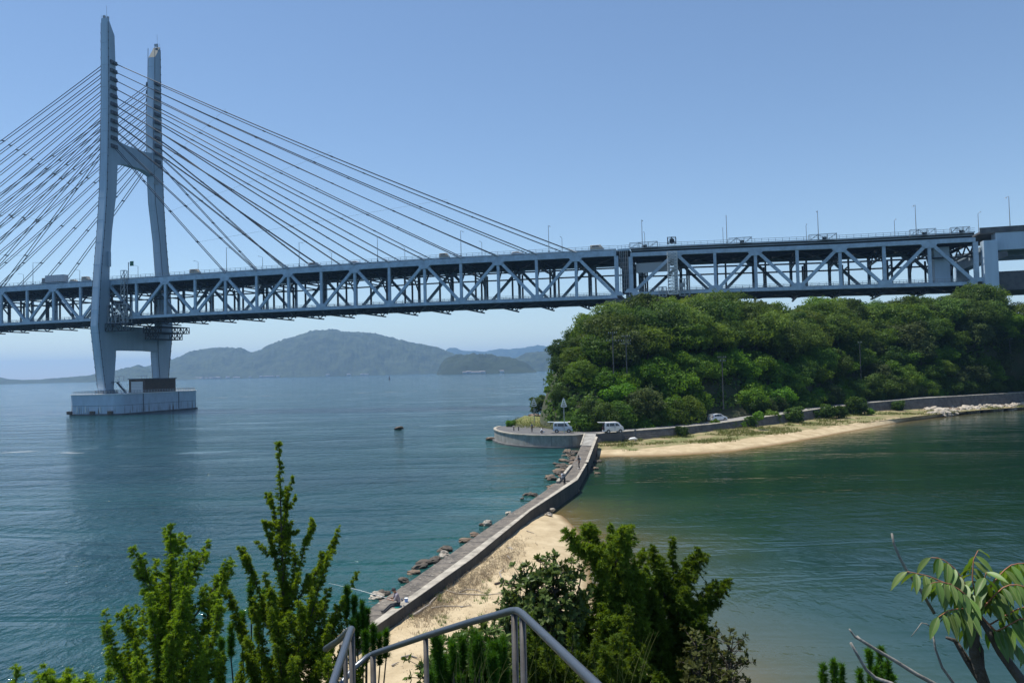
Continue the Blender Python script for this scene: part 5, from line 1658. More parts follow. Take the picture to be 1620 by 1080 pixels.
def deck_car(px, L_, Hh, col, label, grp, van=False):
    o = 3.2; u_ = deck_u(px, o)
    z = zt_main(u_) + 1.3 if u_ < 39 else zt_app(u_) + 2.15
    v = empty("deck_vehicle", BW(u_, o, z), yaw, label, "van" if van else "car", grp)
    m = mat("deck_vehicle_paint", col, .4, col2=tuple(.85 * c_ for c_ in col), scale=1)
    if van: prof = [(-L_ / 2, .4), (-L_ / 2, Hh), (L_ * .28, Hh), (L_ * .40, Hh * .62), (L_ / 2, Hh * .5), (L_ / 2, .4)]
    else: prof = [(-L_ / 2, .4), (-L_ / 2, .85), (-L_ * .38, Hh), (L_ * .12, Hh), (L_ * .28, .95), (L_ / 2, .8), (L_ / 2, .4)]
    bd, yf = shell(v, prof, .85, .95, Hh, .12, m, .06)
    side_pane(v, [(-L_ * .36, Hh * .66), (-L_ * .34, Hh * .9), (L_ * .12, Hh * .9), (L_ * .22, Hh * .66)], yf, "side_window", GLASS)
    for x in (-L_ * .32, L_ * .32):
        for y in (-.8, .8): wheel(v, x, y, .31)
GV = "vehicles on the bridge deck"
deck_car(118, 3.9, 1.5, (.35, .33, .27), "low beige car on the deck right behind the truck", GV)
deck_car(136.5, 3.6, 2.4, (.36, .34, .29), "small beige box van on the deck at the tower's left side", GV, True)
deck_car(309, 4.2, 2.3, (.36, .32, .25), "beige box van on the deck, first right of the far tower leg", GV, True)
deck_car(497, 4.2, 1.9, (.5, .5, .5), "grey van on the deck between the second and third tall lamps", GV, True)
deck_car(704, 3.6, 2.2, (.40, .36, .28), "beige box van on the deck just left of the lamp by the lowest cables", GV, True)
deck_car(946, 4.6, 2.2, (.42, .38, .30), "beige box van near the right end of the cable-stayed span", GV, True)
deck_car(563, 4.4, 1.4, (.5, .5, .52), "low grey car on the deck left of the fourth tall lamp", GV)
deck_car(820, 4.4, 1.4, (.6, .6, .6), "pale car on the deck left of the lamp at the topmost cable", GV)

# ================================================================== DAYMARKS, POLES, BUOY
def daymark(loc, top, s, label):
    r_ = empty("beacon_mark", loc, 0, label, "beacon", "white triangular beacons by the terrace")
    MB().tube([(0, 0, 0), (0, 0, top)], .07, 8).build("post", GALV, r_)
    z0 = top - .1; w, h = .5 * s, 1.55 * s
    for a, b in (((-w, 0, z0), (0, 0, z0 + h)), ((w, 0, z0), (0, 0, z0 + h)), ((-w, 0, z0), (w, 0, z0))):
        MB().beam(a, b, .06, .17, (0, 1, 0)).build("frame_bar", PURE, r_)
    for t in (.24, .48, .72):
        MB().beam((-w * (1 - t), 0, z0 + h * t), (w * (1 - t), 0, z0 + h * t), .05, .17 * s, (0, 1, 0)).build("slat", PURE, r_)
P = aty(893, 683, 142); P[2] = 2.25; daymark(P, 4.9, 1.0, "white slatted triangle beacon against the trees above the left van")
P = onz(845.5, 671.5, 2.4); daymark(P, 4.0, 1.05, "white slatted triangle beacon on a tall post at the island's left tip")

POLEM = mat("weathered_pole", (.085, .09, .09), .8)
def pole(px, ptop, pbot, Y, arms, label):
    T_ = aty(px, ptop, Y); B_ = aty(px, pbot, Y)
    r_ = empty("utility_pole", (T_[0], T_[1], B_[2] - 2.5), 0, label, "utility pole", "utility poles among the trees")
    h = T_[2] - B_[2] + 2.5
    MB().tube([(0, 0, 0), (0, 0, h)], [.13, .09], 8).build("pole", POLEM, r_)
    for dz, w in arms:
        a = MB().beam((-w, 0, h - dz), (w, 0, h - dz), .09, .09).build("cross_arm", POLEM, r_)
        for x in (-w * .9, -w * .45, w * .45, w * .9):
            MB().tube([(x, 0, h - dz + .05), (x, 0, h - dz + .32)], .055, 6).build("insulator", GALV, a)
    return r_
def ytree(px, t): return Y0(px) + 1 + (YR(px) - Y0(px)) * t
pole(1142, 563, 628, ytree(1142, .02) - 2.0, ((.35, .9), (1.1, .7)), "utility pole in front of the bright vines above the white hatchback")
pole(969, 524, 585, ytree(969, .26) - 4.5, ((.4, .9), (1.9, 1.3)), "left one of the utility pole pair high among the trees")
pole(990, 530, 575, ytree(990, .30) - 5, ((.3, .8), (1.2, 1.0), (1.8, .9)), "right one of the utility pole pair high among the trees")
pole(1360, 541, 606, ytree(1360, .05) - 2.0, ((.2, .5),), "utility pole before the trees, half way to the right edge")
pole(1597, 535, 575, ytree(1597, .15) - 3, ((.3, .8),), "utility pole at the right edge of the wooded slope")
# buoy
P = onz(616, 600.5, 0)
r_ = empty("channel_buoy", P, 0, "small dark red pillar buoy far out on the water", "buoy")
BU_R = mat("buoy_red", (.10, .035, .03), .7)
MB().tube([(0, 0, -1), (0, 0, .9)], 1.6, 14).build("float", BU_R, r_)
MB().tube([(0, 0, .9), (0, 0, 5.6)], [.9, .5], 10).build("tower", BU_R, r_)
MB().tube([(0, 0, 5.6), (0, 0, 7.4)], [.7, .2], 8).build("top_mark", BU_R, r_)
# shore houses and gantry cranes far away
HG = "houses on the far shore"
HW = mat("house_wall", (.62, .60, .56), .8); HR = mat("house_roof", (.16, .15, .16), .8)
g2 = random.Random(3)
hx = [g2.uniform(300, 372) for _ in range(16)] + [g2.uniform(372, 450) for _ in range(10)] + [735, 742, 751, 757, 763, 794] + [g2.uniform(455, 590) for _ in range(6)]
for px in hx:
    big = 4560 if px < 700 else 2885
    P = aty(px, 590, big + g2.uniform(-20, 8)); P[2] = 1.5
    r_ = empty("shore_house", P, g2.uniform(-.4, .4), "tiny pale house on the far shore below the %s hill" % ("big" if px < 700 else "small headland"), "house", HG + (" below the headland" if px > 700 else ""))
    w, d_, h = g2.uniform(10, 26), 9, g2.uniform(5, 9)
    MB().box((0, 0, h / 2), (w, d_, h)).build("wall", HW, r_)
    MB().add([(-w / 2 - 1, -d_ / 2 - 1, h), (w / 2 + 1, -d_ / 2 - 1, h), (w / 2 + 1, d_ / 2 + 1, h), (-w / 2 - 1, d_ / 2 + 1, h), (-w / 2, 0, h + 3), (w / 2, 0, h + 3)],
             [(0, 1, 5, 4), (2, 3, 4, 5), (0, 4, 3), (1, 2, 5), (0, 3, 2, 1)]).build("roof", HR, r_)
CRM = mat("crane_orange", (.45, .22, .06), .7)
for px, lab in ((192, "orange gantry crane on the far shore seen between the tower legs, left one"), (228, "orange gantry crane on the far shore seen between the tower legs, right one")):
    P = aty(px, 596, 4200); P[2] = 0
    r_ = empty("gantry_crane", P, 0, lab, "crane", "cranes on the far shore")
    for x in (-12, 12): MB().beam((x, 0, 0), (x, 0, 26), 2.5, 2.5, (0, 1, 0)).build("leg", CRM, r_)
    MB().beam((-38, 0, 27), (20, 0, 27), 3, 3, (0, 1, 0)).build("boom", CRM, r_)

# ================================================================== PEOPLE
def person(loc, rz, joints, edges, mats_, label, grp=None, extras=None, scale=1.0):
    """continuous skinned body. joints: name -> ((x,y,z), radius); edges: (a, b, material index)"""
    root = empty("person", loc, rz, label, "person", grp)
    root.scale = (scale,) * 3
    names = list(joints); idx = {n: i for i, n in enumerate(names)}
    me = bpy.data.meshes.new("body_skeleton")
    me.from_pydata([joints[n][0] for n in names], [(idx[a], idx[b]) for a, b, m in edges], [])
    o = bpy.data.objects.new("body_skeleton", me); COL.objects.link(o)
    sk = o.modifiers.new("s", 'SKIN'); sk.use_smooth_shade = True
    for i, n in enumerate(names):
        r_ = joints[n][1]
        r_ = r_ if isinstance(r_, tuple) else (r_, r_)
        me.skin_vertices[0].data[i].radius = r_
        me.skin_vertices[0].data[i].use_root = (n == "pelvis")
    ss = o.modifiers.new("d", 'SUBSURF'); ss.levels = 2; ss.render_levels = 2
    dg = bpy.context.evaluated_depsgraph_get(); dg.update()
    bm_ = bpy.data.meshes.new_from_object(o.evaluated_get(dg))
    bpy.data.objects.remove(o); bpy.data.meshes.remove(me)
    bm_.name = "body"; bm_.materials.clear()
    for m in mats_: bm_.materials.append(m)
    segs = [(np.array(joints[a][0]), np.array(joints[b][0]), m) for a, b, m in edges]
    for p in bm_.polygons:
        c = np.array(p.center); best = 9; bi = 0
        for a, b, m in segs:
            v = b - a; t = max(0, min(1, (c - a) @ v / (v @ v + 1e-9))); d = np.linalg.norm(c - a - t * v)
            if d < best: best, bi = d, m
        p.material_index = bi; p.use_smooth = True
    link("body", bm_, root)
    if extras: extras(root, joints)
    return root

def head_extras(hair=HAIR, hat=None):
    def f(root, J):
        h = np.array(J["head"][0]); n = np.array(J["neck"][0]); up = (h - n) / np.linalg.norm(h - n)
        fw = np.array(J["nose"][0]) - h; fw -= up * (fw @ up); fw /= np.linalg.norm(fw); sd = np.cross(up, fw)
        mb = MB()      # cap of hair: a dome over the back and top of the head
        R_ = .112; ring = []
        for i in range(7):
            a = math.radians(4 + i * 15)
            for k in range(12):
                b = 2 * math.pi * k / 12
                back = -.35 * math.cos(b)
                aa = a * (1 + back * .8)
                ring.append(h + up * (.01 + R_ * 1.08 * math.cos(aa)) + (fw * math.cos(b) + sd * math.sin(b)) * R_ * math.sin(aa) * .98)
        fs = [(i * 12 + k, i * 12 + (k + 1) % 12, (i + 1) * 12 + (k + 1) % 12, (i + 1) * 12 + k) for i in range(6) for k in range(12)]
        mb.add(ring, fs + [tuple(range(12))])
        mb.build("hair" if hat is None else "hat", hat or hair, root, True)
        if hat is not None:
            mb = MB(); c = h + up * .055 + fw * .11
            mb.add([c - sd * .075 - fw * .02, c + sd * .075 - fw * .02, c + sd * .05 + fw * .075, c - sd * .05 + fw * .075, c - sd * .075 - fw * .02 + up * .012, c + sd * .075 - fw * .02 + up * .012, c + sd * .05 + fw * .075 + up * .012, c - sd * .05 + fw * .075 + up * .012],
                   [(3, 2, 1, 0), (4, 5, 6, 7), (0, 1, 5, 4), (1, 2, 6, 5), (2, 3, 7, 6), (3, 0, 4, 7)])
            mb.build("hat_brim", hat, root)
        for s_, nm in ((1, "ear"), (-1, "ear")):
            MB().box(h + sd * .085 * s_ - up * .01, (.03, .02, .055)).build("ear", SKIN, root)
        for s_ in (1, -1):
            MB().box(h + fw * .092 + sd * .033 * s_ + up * .01, (.012, .022, .012)).build("eye", HAIR, root)
        MB().box(h + fw * .093 - up * .045, (.01, .045, .01), (fw, sd, up)).build("mouth", RED, root)
        # five fingers on each hand
        for side in ("l", "r"):
            w = np.array(J["wrist_" + side][0]); hd = np.array(J["hand_" + side][0]); d = (hd - w) / np.linalg.norm(hd - w)
            s0 = np.cross(d, up); s0 /= np.linalg.norm(s0) + 1e-9
            for k, (off, ln) in enumerate(((-.03, .06), (-.01, .07), (.01, .066), (.03, .052))):
                p = hd + s0 * off
                MB().tube([p, p + d * ln * .6 - up * .004, p + d * ln - up * .022], [.0095, .0085, .0065], 6).build("finger", SKIN, root)
            p = w + (hd - w) * .5 + s0 * -.035
            MB().tube([p, p + d * .03 - s0 * .02, p + d * .055 - s0 * .022], [.011, .0095, .0075], 6).build("thumb", SKIN, root)
    return f

def standing(lean=0.0, arms=((.25, .0), (.1, .0)), step=.08, bend=0.0, head_fwd=0.0):
    """x forward, y left; arms: (forward swing of the upper arm, forearm lift) for l and r"""
    J = {}
    px_, pz = -.05 * bend, .94 - .04 * bend
    J["pelvis"] = ((px_, 0, pz), (.155, .115))
    sx = lambda z: px_ + (z - pz) * (math.tan(lean))
    J["waist"] = ((sx(1.08), 0, 1.08), (.135, .10)); J["chest"] = ((sx(1.30), 0, 1.30), (.165, .115)); J["collar"] = ((sx(1.42), 0, 1.43), (.12, .08))
    J["neck"] = ((sx(1.50) + .01, 0, 1.51), .05); hx_ = sx(1.62) + .03 + head_fwd
    J["head"] = ((hx_, 0, 1.62 - head_fwd * .3), (.085, .10)); J["crown"] = ((hx_ - .01, 0, 1.70 - head_fwd * .3), (.07, .075)); J["nose"] = ((hx_ + .09, 0, 1.60 - head_fwd * .3), (.018, .02))
    E = [("pelvis", "waist", 1), ("waist", "chest", 0), ("chest", "collar", 0), ("collar", "neck", 2), ("neck", "head", 2), ("head", "crown", 2), ("head", "nose", 2)]
    for s_, sg, (a, fl) in (("l", 1, arms[0]), ("r", -1, arms[1])):
        sh = np.array([sx(1.40), sg * .19, 1.41]); el_ = sh + .28 * np.array([math.sin(a), sg * .12, -math.cos(a)])
        wr = el_ + .25 * np.array([math.sin(a + fl), -sg * .05, -math.cos(a + fl)]); hd = wr + .085 * np.array([math.sin(a + fl), 0, -math.cos(a + fl)])
        J["shoulder_" + s_] = (tuple(sh), .062); J["elbow_" + s_] = (tuple(el_), .043); J["wrist_" + s_] = (tuple(wr), .03); J["hand_" + s_] = (tuple(hd), (.04, .02))
        E += [("collar", "shoulder_" + s_, 0), ("shoulder_" + s_, "elbow_" + s_, 0), ("elbow_" + s_, "wrist_" + s_, 2), ("wrist_" + s_, "hand_" + s_, 2)]
        f = step * sg
        J["hip_" + s_] = ((px_, sg * .09, pz - .06), .09); J["knee_" + s_] = ((px_ * .3 + f * .5 + .03, sg * .10, .49), .062); J["ankle_" + s_] = ((f - .02, sg * .10, .09), .042)
        J["toe_" + s_] = ((f + .17, sg * .12, .035), (.042, .03))
        E += [("pelvis", "hip_" + s_, 1), ("hip_" + s_, "knee_" + s_, 1), ("knee_" + s_, "ankle_" + s_, 1), ("ankle_" + s_, "toe_" + s_, 3)]
    return J, E

def sitting(seat=.0, legs="front", lean=.15, arms=None, sh_w=.19):
    """origin under the pelvis on the seat plane; x forward"""
    J = {}
    J["pelvis"] = ((0, 0, .11), (.16, .12)); t = math.tan(lean)
    J["waist"] = ((.25 * t * .5, 0, .26), (.14, .11)); J["chest"] = ((.42 * t, 0, .47), (.165, .125)); J["collar"] = ((.56 * t, 0, .60), (.12, .08))
    J["neck"] = ((.63 * t + .02, 0, .68), .05); hx_ = .72 * t + .06
    J["head"] = ((hx_, 0, .79), (.085, .10)); J["crown"] = ((hx_ - .01, 0, .87), (.07, .075)); J["nose"] = ((hx_ + .09, 0, .76), (.018, .02))
    E = [("pelvis", "waist", 0), ("waist", "chest", 0), ("chest", "collar", 0), ("collar", "neck", 2), ("neck", "head", 2), ("head", "crown", 2), ("head", "nose", 2)]
    for s_, sg in (("l", 1), ("r", -1)):
        sh = np.array([.54 * t, sg * sh_w, .58]); el_ = sh + np.array([.12, sg * .05, -.24]); wr = el_ + np.array([.22, -sg * .10, .05]); hd = wr + np.array([.08, -sg * .02, .02])
        J["shoulder_" + s_] = (tuple(sh), .062); J["elbow_" + s_] = (tuple(el_), .045); J["wrist_" + s_] = (tuple(wr), .03); J["hand_" + s_] = (tuple(hd), (.04, .022))
        E += [("collar", "shoulder_" + s_, 0), ("shoulder_" + s_, "elbow_" + s_, 0), ("elbow_" + s_, "wrist_" + s_, 2), ("wrist_" + s_, "hand_" + s_, 2)]
        J["hip_" + s_] = ((.04, sg * .09, .09), .095)
        if legs == "front": kn, an, to = (.42, sg * .11, .06), (.78, sg * .12, -.22), (.93, sg * .14, -.20)
        elif legs == "squat": kn, an, to = (.36, sg * .15, .28), (.22, sg * .14, -.14), (.38, sg * .16, -.18)
        J["knee_" + s_] = (kn, .066); J["ankle_" + s_] = (an, .043); J["toe_" + s_] = (to, (.04, .032))
        E += [("pelvis", "hip_" + s_, 1), ("hip_" + s_, "knee_" + s_, 1), ("knee_" + s_, "ankle_" + s_, 1), ("ankle_" + s_, "toe_" + s_, 3)]
    return J, E

# the angler on the parapet
S_ = onz(632, 957.5, ZP + .06)
J, E = sitting(legs="front", lean=.28)
ang = math.radians(196)
fisher = person(S_, ang, J, E, [SHIRT_G, CLOTH_D, SKIN, BLACK], "angler in a dark cap and grey shirt sitting on the parapet with a rod", None, head_extras(hat=CLOTH_D), 1.08)
MB().box((-.13, .02, .28), (.05, .26, .07)).build("waist_bag", TEAL, fisher).data.materials[0] = CLOTH_N
# rod from the hands out over the water
ca, sa = math.cos(ang), math.sin(ang)
hnd = S_ + 1.08 * np.array([ca * .46, sa * .46, .38])
tip = aty(520, 922, S_[1] + 1.2)
rd = empty("fishing_rod", hnd, 0, "thin pale fishing rod pointing left over the sea from the angler's hands", "fishing rod")
dd = tip - hnd
mid = dd * .5 + np.array([0, 0, .05])
MB().tube([-dd * .12, (0, 0, 0), mid, dd], [.016, .013, .010, .004], 6).build("blank", PURE, rd)
MB().tube([-dd * .12, -dd * .02], .02, 8).build("grip", BLACK, rd)
MB().tube([np.array([0, -.03, -.03]), np.array([0, .03, -.03])], .035, 12).build("reel", RIM, rd)
# bucket and tray
P = onz(642.8, 951.5, ZP + .05)
bk = empty("bucket", P, 0, "small pale blue bucket standing on the parapet behind the angler", "bucket")
MB().tube([(0, 0, 0), (0, 0, .20)], [.085, .10], 16).build("pail", BUCKET, bk)
MB().tube([(0, 0, .19), (0, 0, .215)], .106, 16).build("rim", PURE, bk)
MB().tube([(.10, 0, .20), (.09, .02, .10), (0, .03, .06), (-.09, .02, .10), (-.10, 0, .20)], .006, 5).build("handle", GALV, bk)
P = onz(628.6, 960.6, ZP + .05)
ty = empty("tackle_tray", P, 0, "flat teal tray lying on the parapet under the angler's legs", "tray")
MB().tube([(0, 0, 0), (0, 0, .035)], [.12, .15], 18).build("dish", TEAL, ty)
# two at the kerb beam, one dark walker beyond
J, E = standing(lean=.22, arms=((.9, .5), (.8, .6)), step=.06, head_fwd=.04)
person(onz(893.6, 769.5, ZW + .02), math.radians(160), J, E, [CLOTH_GR, CLOTH_D, SKIN, PURE], "person in a grey top and black trousers standing beside the low kerb beam", "people on the far causeway", head_extras(), .98)
J, E = sitting(legs="squat", lean=.15)
person(onz(890.5, 757.5, ZW + .30), math.radians(170), J, E, [SHIRT_W, CLOTH_GR, SKIN, PURE], "person in a white shirt sitting on the kerb beam beside a standing companion", "people on the far causeway", head_extras(), 1.0)
J, E = standing(lean=.03, arms=((.15, .3), (.3, .9)), step=.10)
bp_ = person(onz(916.3, 741.5, ZW + .02), math.radians(200), J, E, [CLOTH_D, CLOTH_D, SKIN, PURE], "person all in black with a pale bag standing on the far causeway", "people on the far causeway", head_extras(), 1.02)
bag = MB().box((-.02, -.02, 1.26), (.16, .26, .34)).build("backpack", SHIRT_W, bp_); bag.location = (-.14, 0, 0); bevel(bag, .04)
# two on the terrace
J, E = standing(lean=.02, arms=((.5, .9), (.2, .4)), step=.05)
person(onz(841.5, 683.6, ZT), math.radians(-60), J, E, [CLOTH_GR, CLOTH_D, SKIN, BLACK], "person standing at the quay edge left of the crouching one", "people on the parking terrace", head_extras(), 1.0)
J, E = sitting(legs="squat", lean=.45)
person(onz(855.0, 683.8, ZT + .2), math.radians(-15), J, E, [SHIRT_W, CLOTH_D, SKIN, BLACK], "person in a white shirt crouching on the terrace left of the pale van", "people on the parking terrace", head_extras(), 1.05)
P = onz(859.5, 683.6, ZT)
cb = empty("cool_box", P, .2, "small white box on the ground in front of the crouching person", "cool box")
MB().box((0, 0, .14), (.42, .28, .28)).build("box", PURE, cb); MB().box((0, 0, .30), (.45, .31, .05)).build("lid", PURE, cb)
for px, lab in ((820.5, "left one of two short dark posts on the terrace edge"), (813, "right one of two short dark posts on the terrace edge")):
    P = onz(px + 0, 681, ZT)
    b_ = empty("bollard", P, 0, lab if px > 815 else lab, "post", "short posts on the terrace")
    b_['label'] = "short dark post on the terrace nearer the standing person" if px > 815 else "short dark post on the terrace nearer its left tip"
    MB().tube([(0, 0, 0), (0, 0, .75)], .09, 10).build("shaft", BLACK, b_); MB().tube([(0, 0, .75), (0, 0, .82)], [.11, .05], 10).build("cap", RUST, b_)
# white boat-like object and driftwood at the beach head
P = onz(1001.5, 695.5, 1.2)
o = MB().tube([(-.75, 0, .1), (-.4, 0, .16), (.3, .05, .2), (.8, .1, .12)], [.08, .24, .26, .06], 8).build("plastic_sheet", PURE, None, True, P)
tag(o, "crumpled white sheet lying on the grass below the sea wall", "sheet")


# ================================================================== ON THE SAND
def near_zf(x, y):
    i = min(max((x + 45) / 95 * (nx - 1), 0), nx - 1.001); j = min(max((y + 22) / 102 * (ny - 1), 0), ny - 1.001)
    a, b = int(i), int(j); u, v = i - a, j - b
    return float((gz[b, a] * (1 - u) + gz[b, a + 1] * u) * (1 - v) + (gz[b + 1, a] * (1 - u) + gz[b + 1, a + 1] * u) * v)
def ground_at(px, py, z=.7):
    for _ in range(8):
        P = onz(px, py, z); z = .5 * z + .5 * near_zf(P[0], P[1])
    P = onz(px, py, z); P[2] = near_zf(P[0], P[1]); return P
def stick(pxs, rad, label, m=DRIFT, lift=.03):
    P = [ground_at(x, y) + np.array([0, 0, lift + rad * .6]) for x, y in pxs]
    c = P[0].copy(); mb = MB().tube([p - c for p in P], list(np.linspace(rad, rad * .4, len(P))), 7)
    o = mb.build("driftwood", m, None, True, c); return tag(o, label, "driftwood", "driftwood on the sand spit")
stick([(707, 935), (722, 940), (742, 941), (768, 942), (806, 938)], .05, "long pale driftwood branch lying beside the broadleaf shrub")
stick([(726, 938), (738, 933), (752, 934), (765, 938)], .045, "curved driftwood stick arching above the long pale branch")
stick([(683, 963), (700, 960), (722, 960), (735, 960)], .05, "straight driftwood stick nearest the parapet foot above the bare sand")
stick([(728, 961), (746, 958)], .035, "short driftwood piece at the end of the straight stick")
stick([(655, 975), (664, 969), (672, 963), (682, 957)], .10, "thick pale log leaning along the foot of the parapet")
stick([(680, 956), (690, 945), (700, 935), (714, 925)], .06, "thin grey branch continuing along the parapet foot")
stick([(635, 1042), (648, 1038), (660, 1042)], .06, "short dark stick on the sand above the handrail's left half", BARK_G)
stick([(795, 921), (790, 908), (797, 902)], .05, "forked pale root standing up from the sand", DRIFT, .10)
stick([(783, 925), (792, 922), (799, 918)], .07, "dark half-burnt stump at the foot of the forked root", BARK, .03)
stick([(803, 880), (808, 886)], .05, "little dark stick below the round pale stone")
stick([(833, 840), (845, 844)], .04, "thin stick alone on the smooth upper sand")
stick([(620, 1054), (630, 1049)], .05, "pale flotsam stick left of the handrail's left post")
# dead twigs piled along the parapet foot, pebbles, sparse weeds: nobody could count them
mb = MB(); g3 = random.Random(9)
for _ in range(900):
    t = g3.random(); px = 660 + 155 * t + g3.uniform(-6, 16); py = 968 - 118 * t + g3.uniform(-4, 20)
    if g3.random() > .35 + .6 * math.exp(-((t - .45) / .3) ** 2): continue
    P = ground_at(px, py); a = g3.uniform(0, 6.28); l = g3.uniform(.15, .55)
    d = np.array([math.cos(a), math.sin(a), g3.uniform(-.05, .5)]) * l
    mb.tube([P + [0, 0, .02], P + d * .5 + [0, 0, .05], P + d + [0, 0, .02]], [.012, .009, .004], 3)
tag(mb.build("dead_twigs", DRYM), kind='stuff')
P = []
for _ in range(1300):
    t = g3.random(); px = 655 + 165 * t + g3.gauss(6, 12); py = 975 - 120 * t + g3.gauss(8, 10)
    P.append(ground_at(px, py))
for _ in range(260): P.append(ground_at(g3.uniform(640, 830), g3.uniform(860, 1070)))
P = np.repeat(np.array(P), 5, 0) + gg.normal(size=(len(P) * 5, 3)) * np.array([.07, .07, 0])
V, Fq = blades(P, gg.uniform(.08, .34, len(P)), gg.uniform(.006, .013, len(P)), 6, .6)
tag(link("dry_weeds", np_mesh("dry_weeds", V, Fq, DRYM)), kind='stuff')
P = np.array([ground_at(g3.choice([815, 800, 770, 700, 690, 655, 760]) + g3.gauss(0, 7), g3.choice([872, 938, 925, 980, 1005, 946]) + g3.gauss(0, 5)) for _ in range(120)])
P = P[(P[:, 2] > .15)]
P = np.repeat(P, 14, 0) + gg.normal(size=(len(P) * 14, 3)) * np.array([.06, .06, 0])
V, Fq = blades(P, gg.uniform(.10, .32, len(P)), gg.uniform(.008, .014, len(P)), 7, .5)
tag(link("green_weeds", np_mesh("green_weeds", V, Fq, PINE)), kind='stuff')
# pebbles and gravel by the walkway and over the sand
def pebbles(name, pts, size, m, seed):
    g_ = np.random.default_rng(seed); V = []; Fc = []
    base_v = np.array([[1, 0, 0], [-1, 0, 0], [0, 1, 0], [0, -1, 0], [0, 0, .7], [0, 0, -.7]])
    base_f = np.array([[0, 2, 4], [2, 1, 4], [1, 3, 4], [3, 0, 4], [2, 0, 5], [1, 2, 5], [3, 1, 5], [0, 3, 5]])
    n = len(pts); s = g_.uniform(.4, 1.3, (n, 1, 1)) * size * g_.uniform(.6, 1.3, (n, 6, 1))
    a = g_.uniform(0, 6.28, n); c, s_ = np.cos(a), np.sin(a)
    Rm = np.stack([np.stack([c, -s_, 0 * c], 1), np.stack([s_, c, 0 * c], 1), np.stack([0 * c, 0 * c, 1 + 0 * c], 1)], 1)
    B = np.einsum('nij,vj->nvi', Rm, base_v) * s + np.asarray(pts)[:, None, :]
    Fq = (base_f[None] + 6 * np.arange(n)[:, None, None]).reshape(-1, 3)
    return tag(link(name, np_mesh(name, B.reshape(-1, 3), Fq, m)), kind='stuff')
GP = []
for _ in range(2600):
    px = g3.uniform(540, 616); py = g3.uniform(938, 1010)
    lx = np.interp(py, [940, 960, 990, 1010], [606, 588, 575, 570]); 
    P = onz(px, py, .6)
    GP.append((P[0], P[1], near_zf(P[0], P[1]) + .02))
pebbles("gravel", GP, .07, ROCK_P, 3)
pebbles("sand_pebbles", [tuple(ground_at(g3.uniform(600, 860), g3.uniform(850, 1079)) + np.array([0, 0, .005])) for _ in range(900)], .028, ROCK_P, 4)
MB_ = MB()
for _ in range(260):   # barnacle and litter specks on the walkway top
    k = g3.random(); y = W_L[1][1] + (W_L[-1][1] - W_L[1][1]) * k ** 1.6
    xl = np.interp(y, [p[1] for p in W_L], [p[0] for p in W_L]); xr = np.interp(y, [p[1] for p in P_IN], [p[0] for p in P_IN])
    x = xl + (xr - xl) * g3.random(); s_ = g3.uniform(.02, .07)
    MB_.box((x, y, ZW + .02), (s_ * 2, s_ * 1.5, .02))
tag(MB_.build("walkway_litter", g3.choice([CONC_PALE])), kind='stuff')

# ================================================================== HANDRAILS
POSTM = mat('weathered_steel_post', (.13, .12, .11), .45, metal=.5, col2=(.08, .07, .06), scale=9)
def rail(label, path, posts, rad=.0195):
    """path: [(px, py, depth)]"""
    P = [aty(x, y, d) for x, y, d in path]
    root = empty("handrail", (P[0][0], P[0][1], 11.5), 0, label, "handrail")
    org = np.array(root.location)
    rel(MB().tube(P, rad, 14), org).build("top_rail", RAILM, root, True)
    for p in P[1:-1]:
        rel(MB().tube([p - [0, 0, .001], p + [0, 0, .001]], rad * 1.03, 12), org)
    for (x, y, d, r_) in posts:
        q = aty(x, y, d); zb = min(float(near_z(q[0], q[1])), q[2] - .9) - .05
        rel(MB().tube([(q[0], q[1], zb), (q[0], q[1], q[2])], r_, 12), org).build("post", POSTM, root, True)
    return root
rail("bent stainless steel handrail descending the stair, corner in the middle of the frame",
     [(1020, 1160, 2.2), (940, 1080, 2.75), (880, 1022, 3.3), (826, 970, 4.0), (818, 965.5, 4.12), (808, 966, 4.2), (740, 984.5, 4.55), (671, 1006, 4.95), (592, 1033, 5.45), (580, 1039, 5.5), (560, 1056, 5.4), (542, 1078, 5.3), (530, 1100, 5.2)],
     [(813.5, 969, 4.16, .017), (826.5, 972, 4.02, .017), (673.5, 1007, 4.94, .016), (590, 1036, 5.46, .020)])
rail("short straight stainless handrail at the bottom edge, left of the stair",
     [(498, 1180, 3.1), (527, 1080, 3.75), (553.5, 1000, 4.5), (556, 995, 4.6), (553, 996, 4.75), (536, 1012, 5.1), (515, 1026, 5.4)],
     [(556.5, 999, 4.6, .018), (546, 1004, 4.9, .014)], .0205)

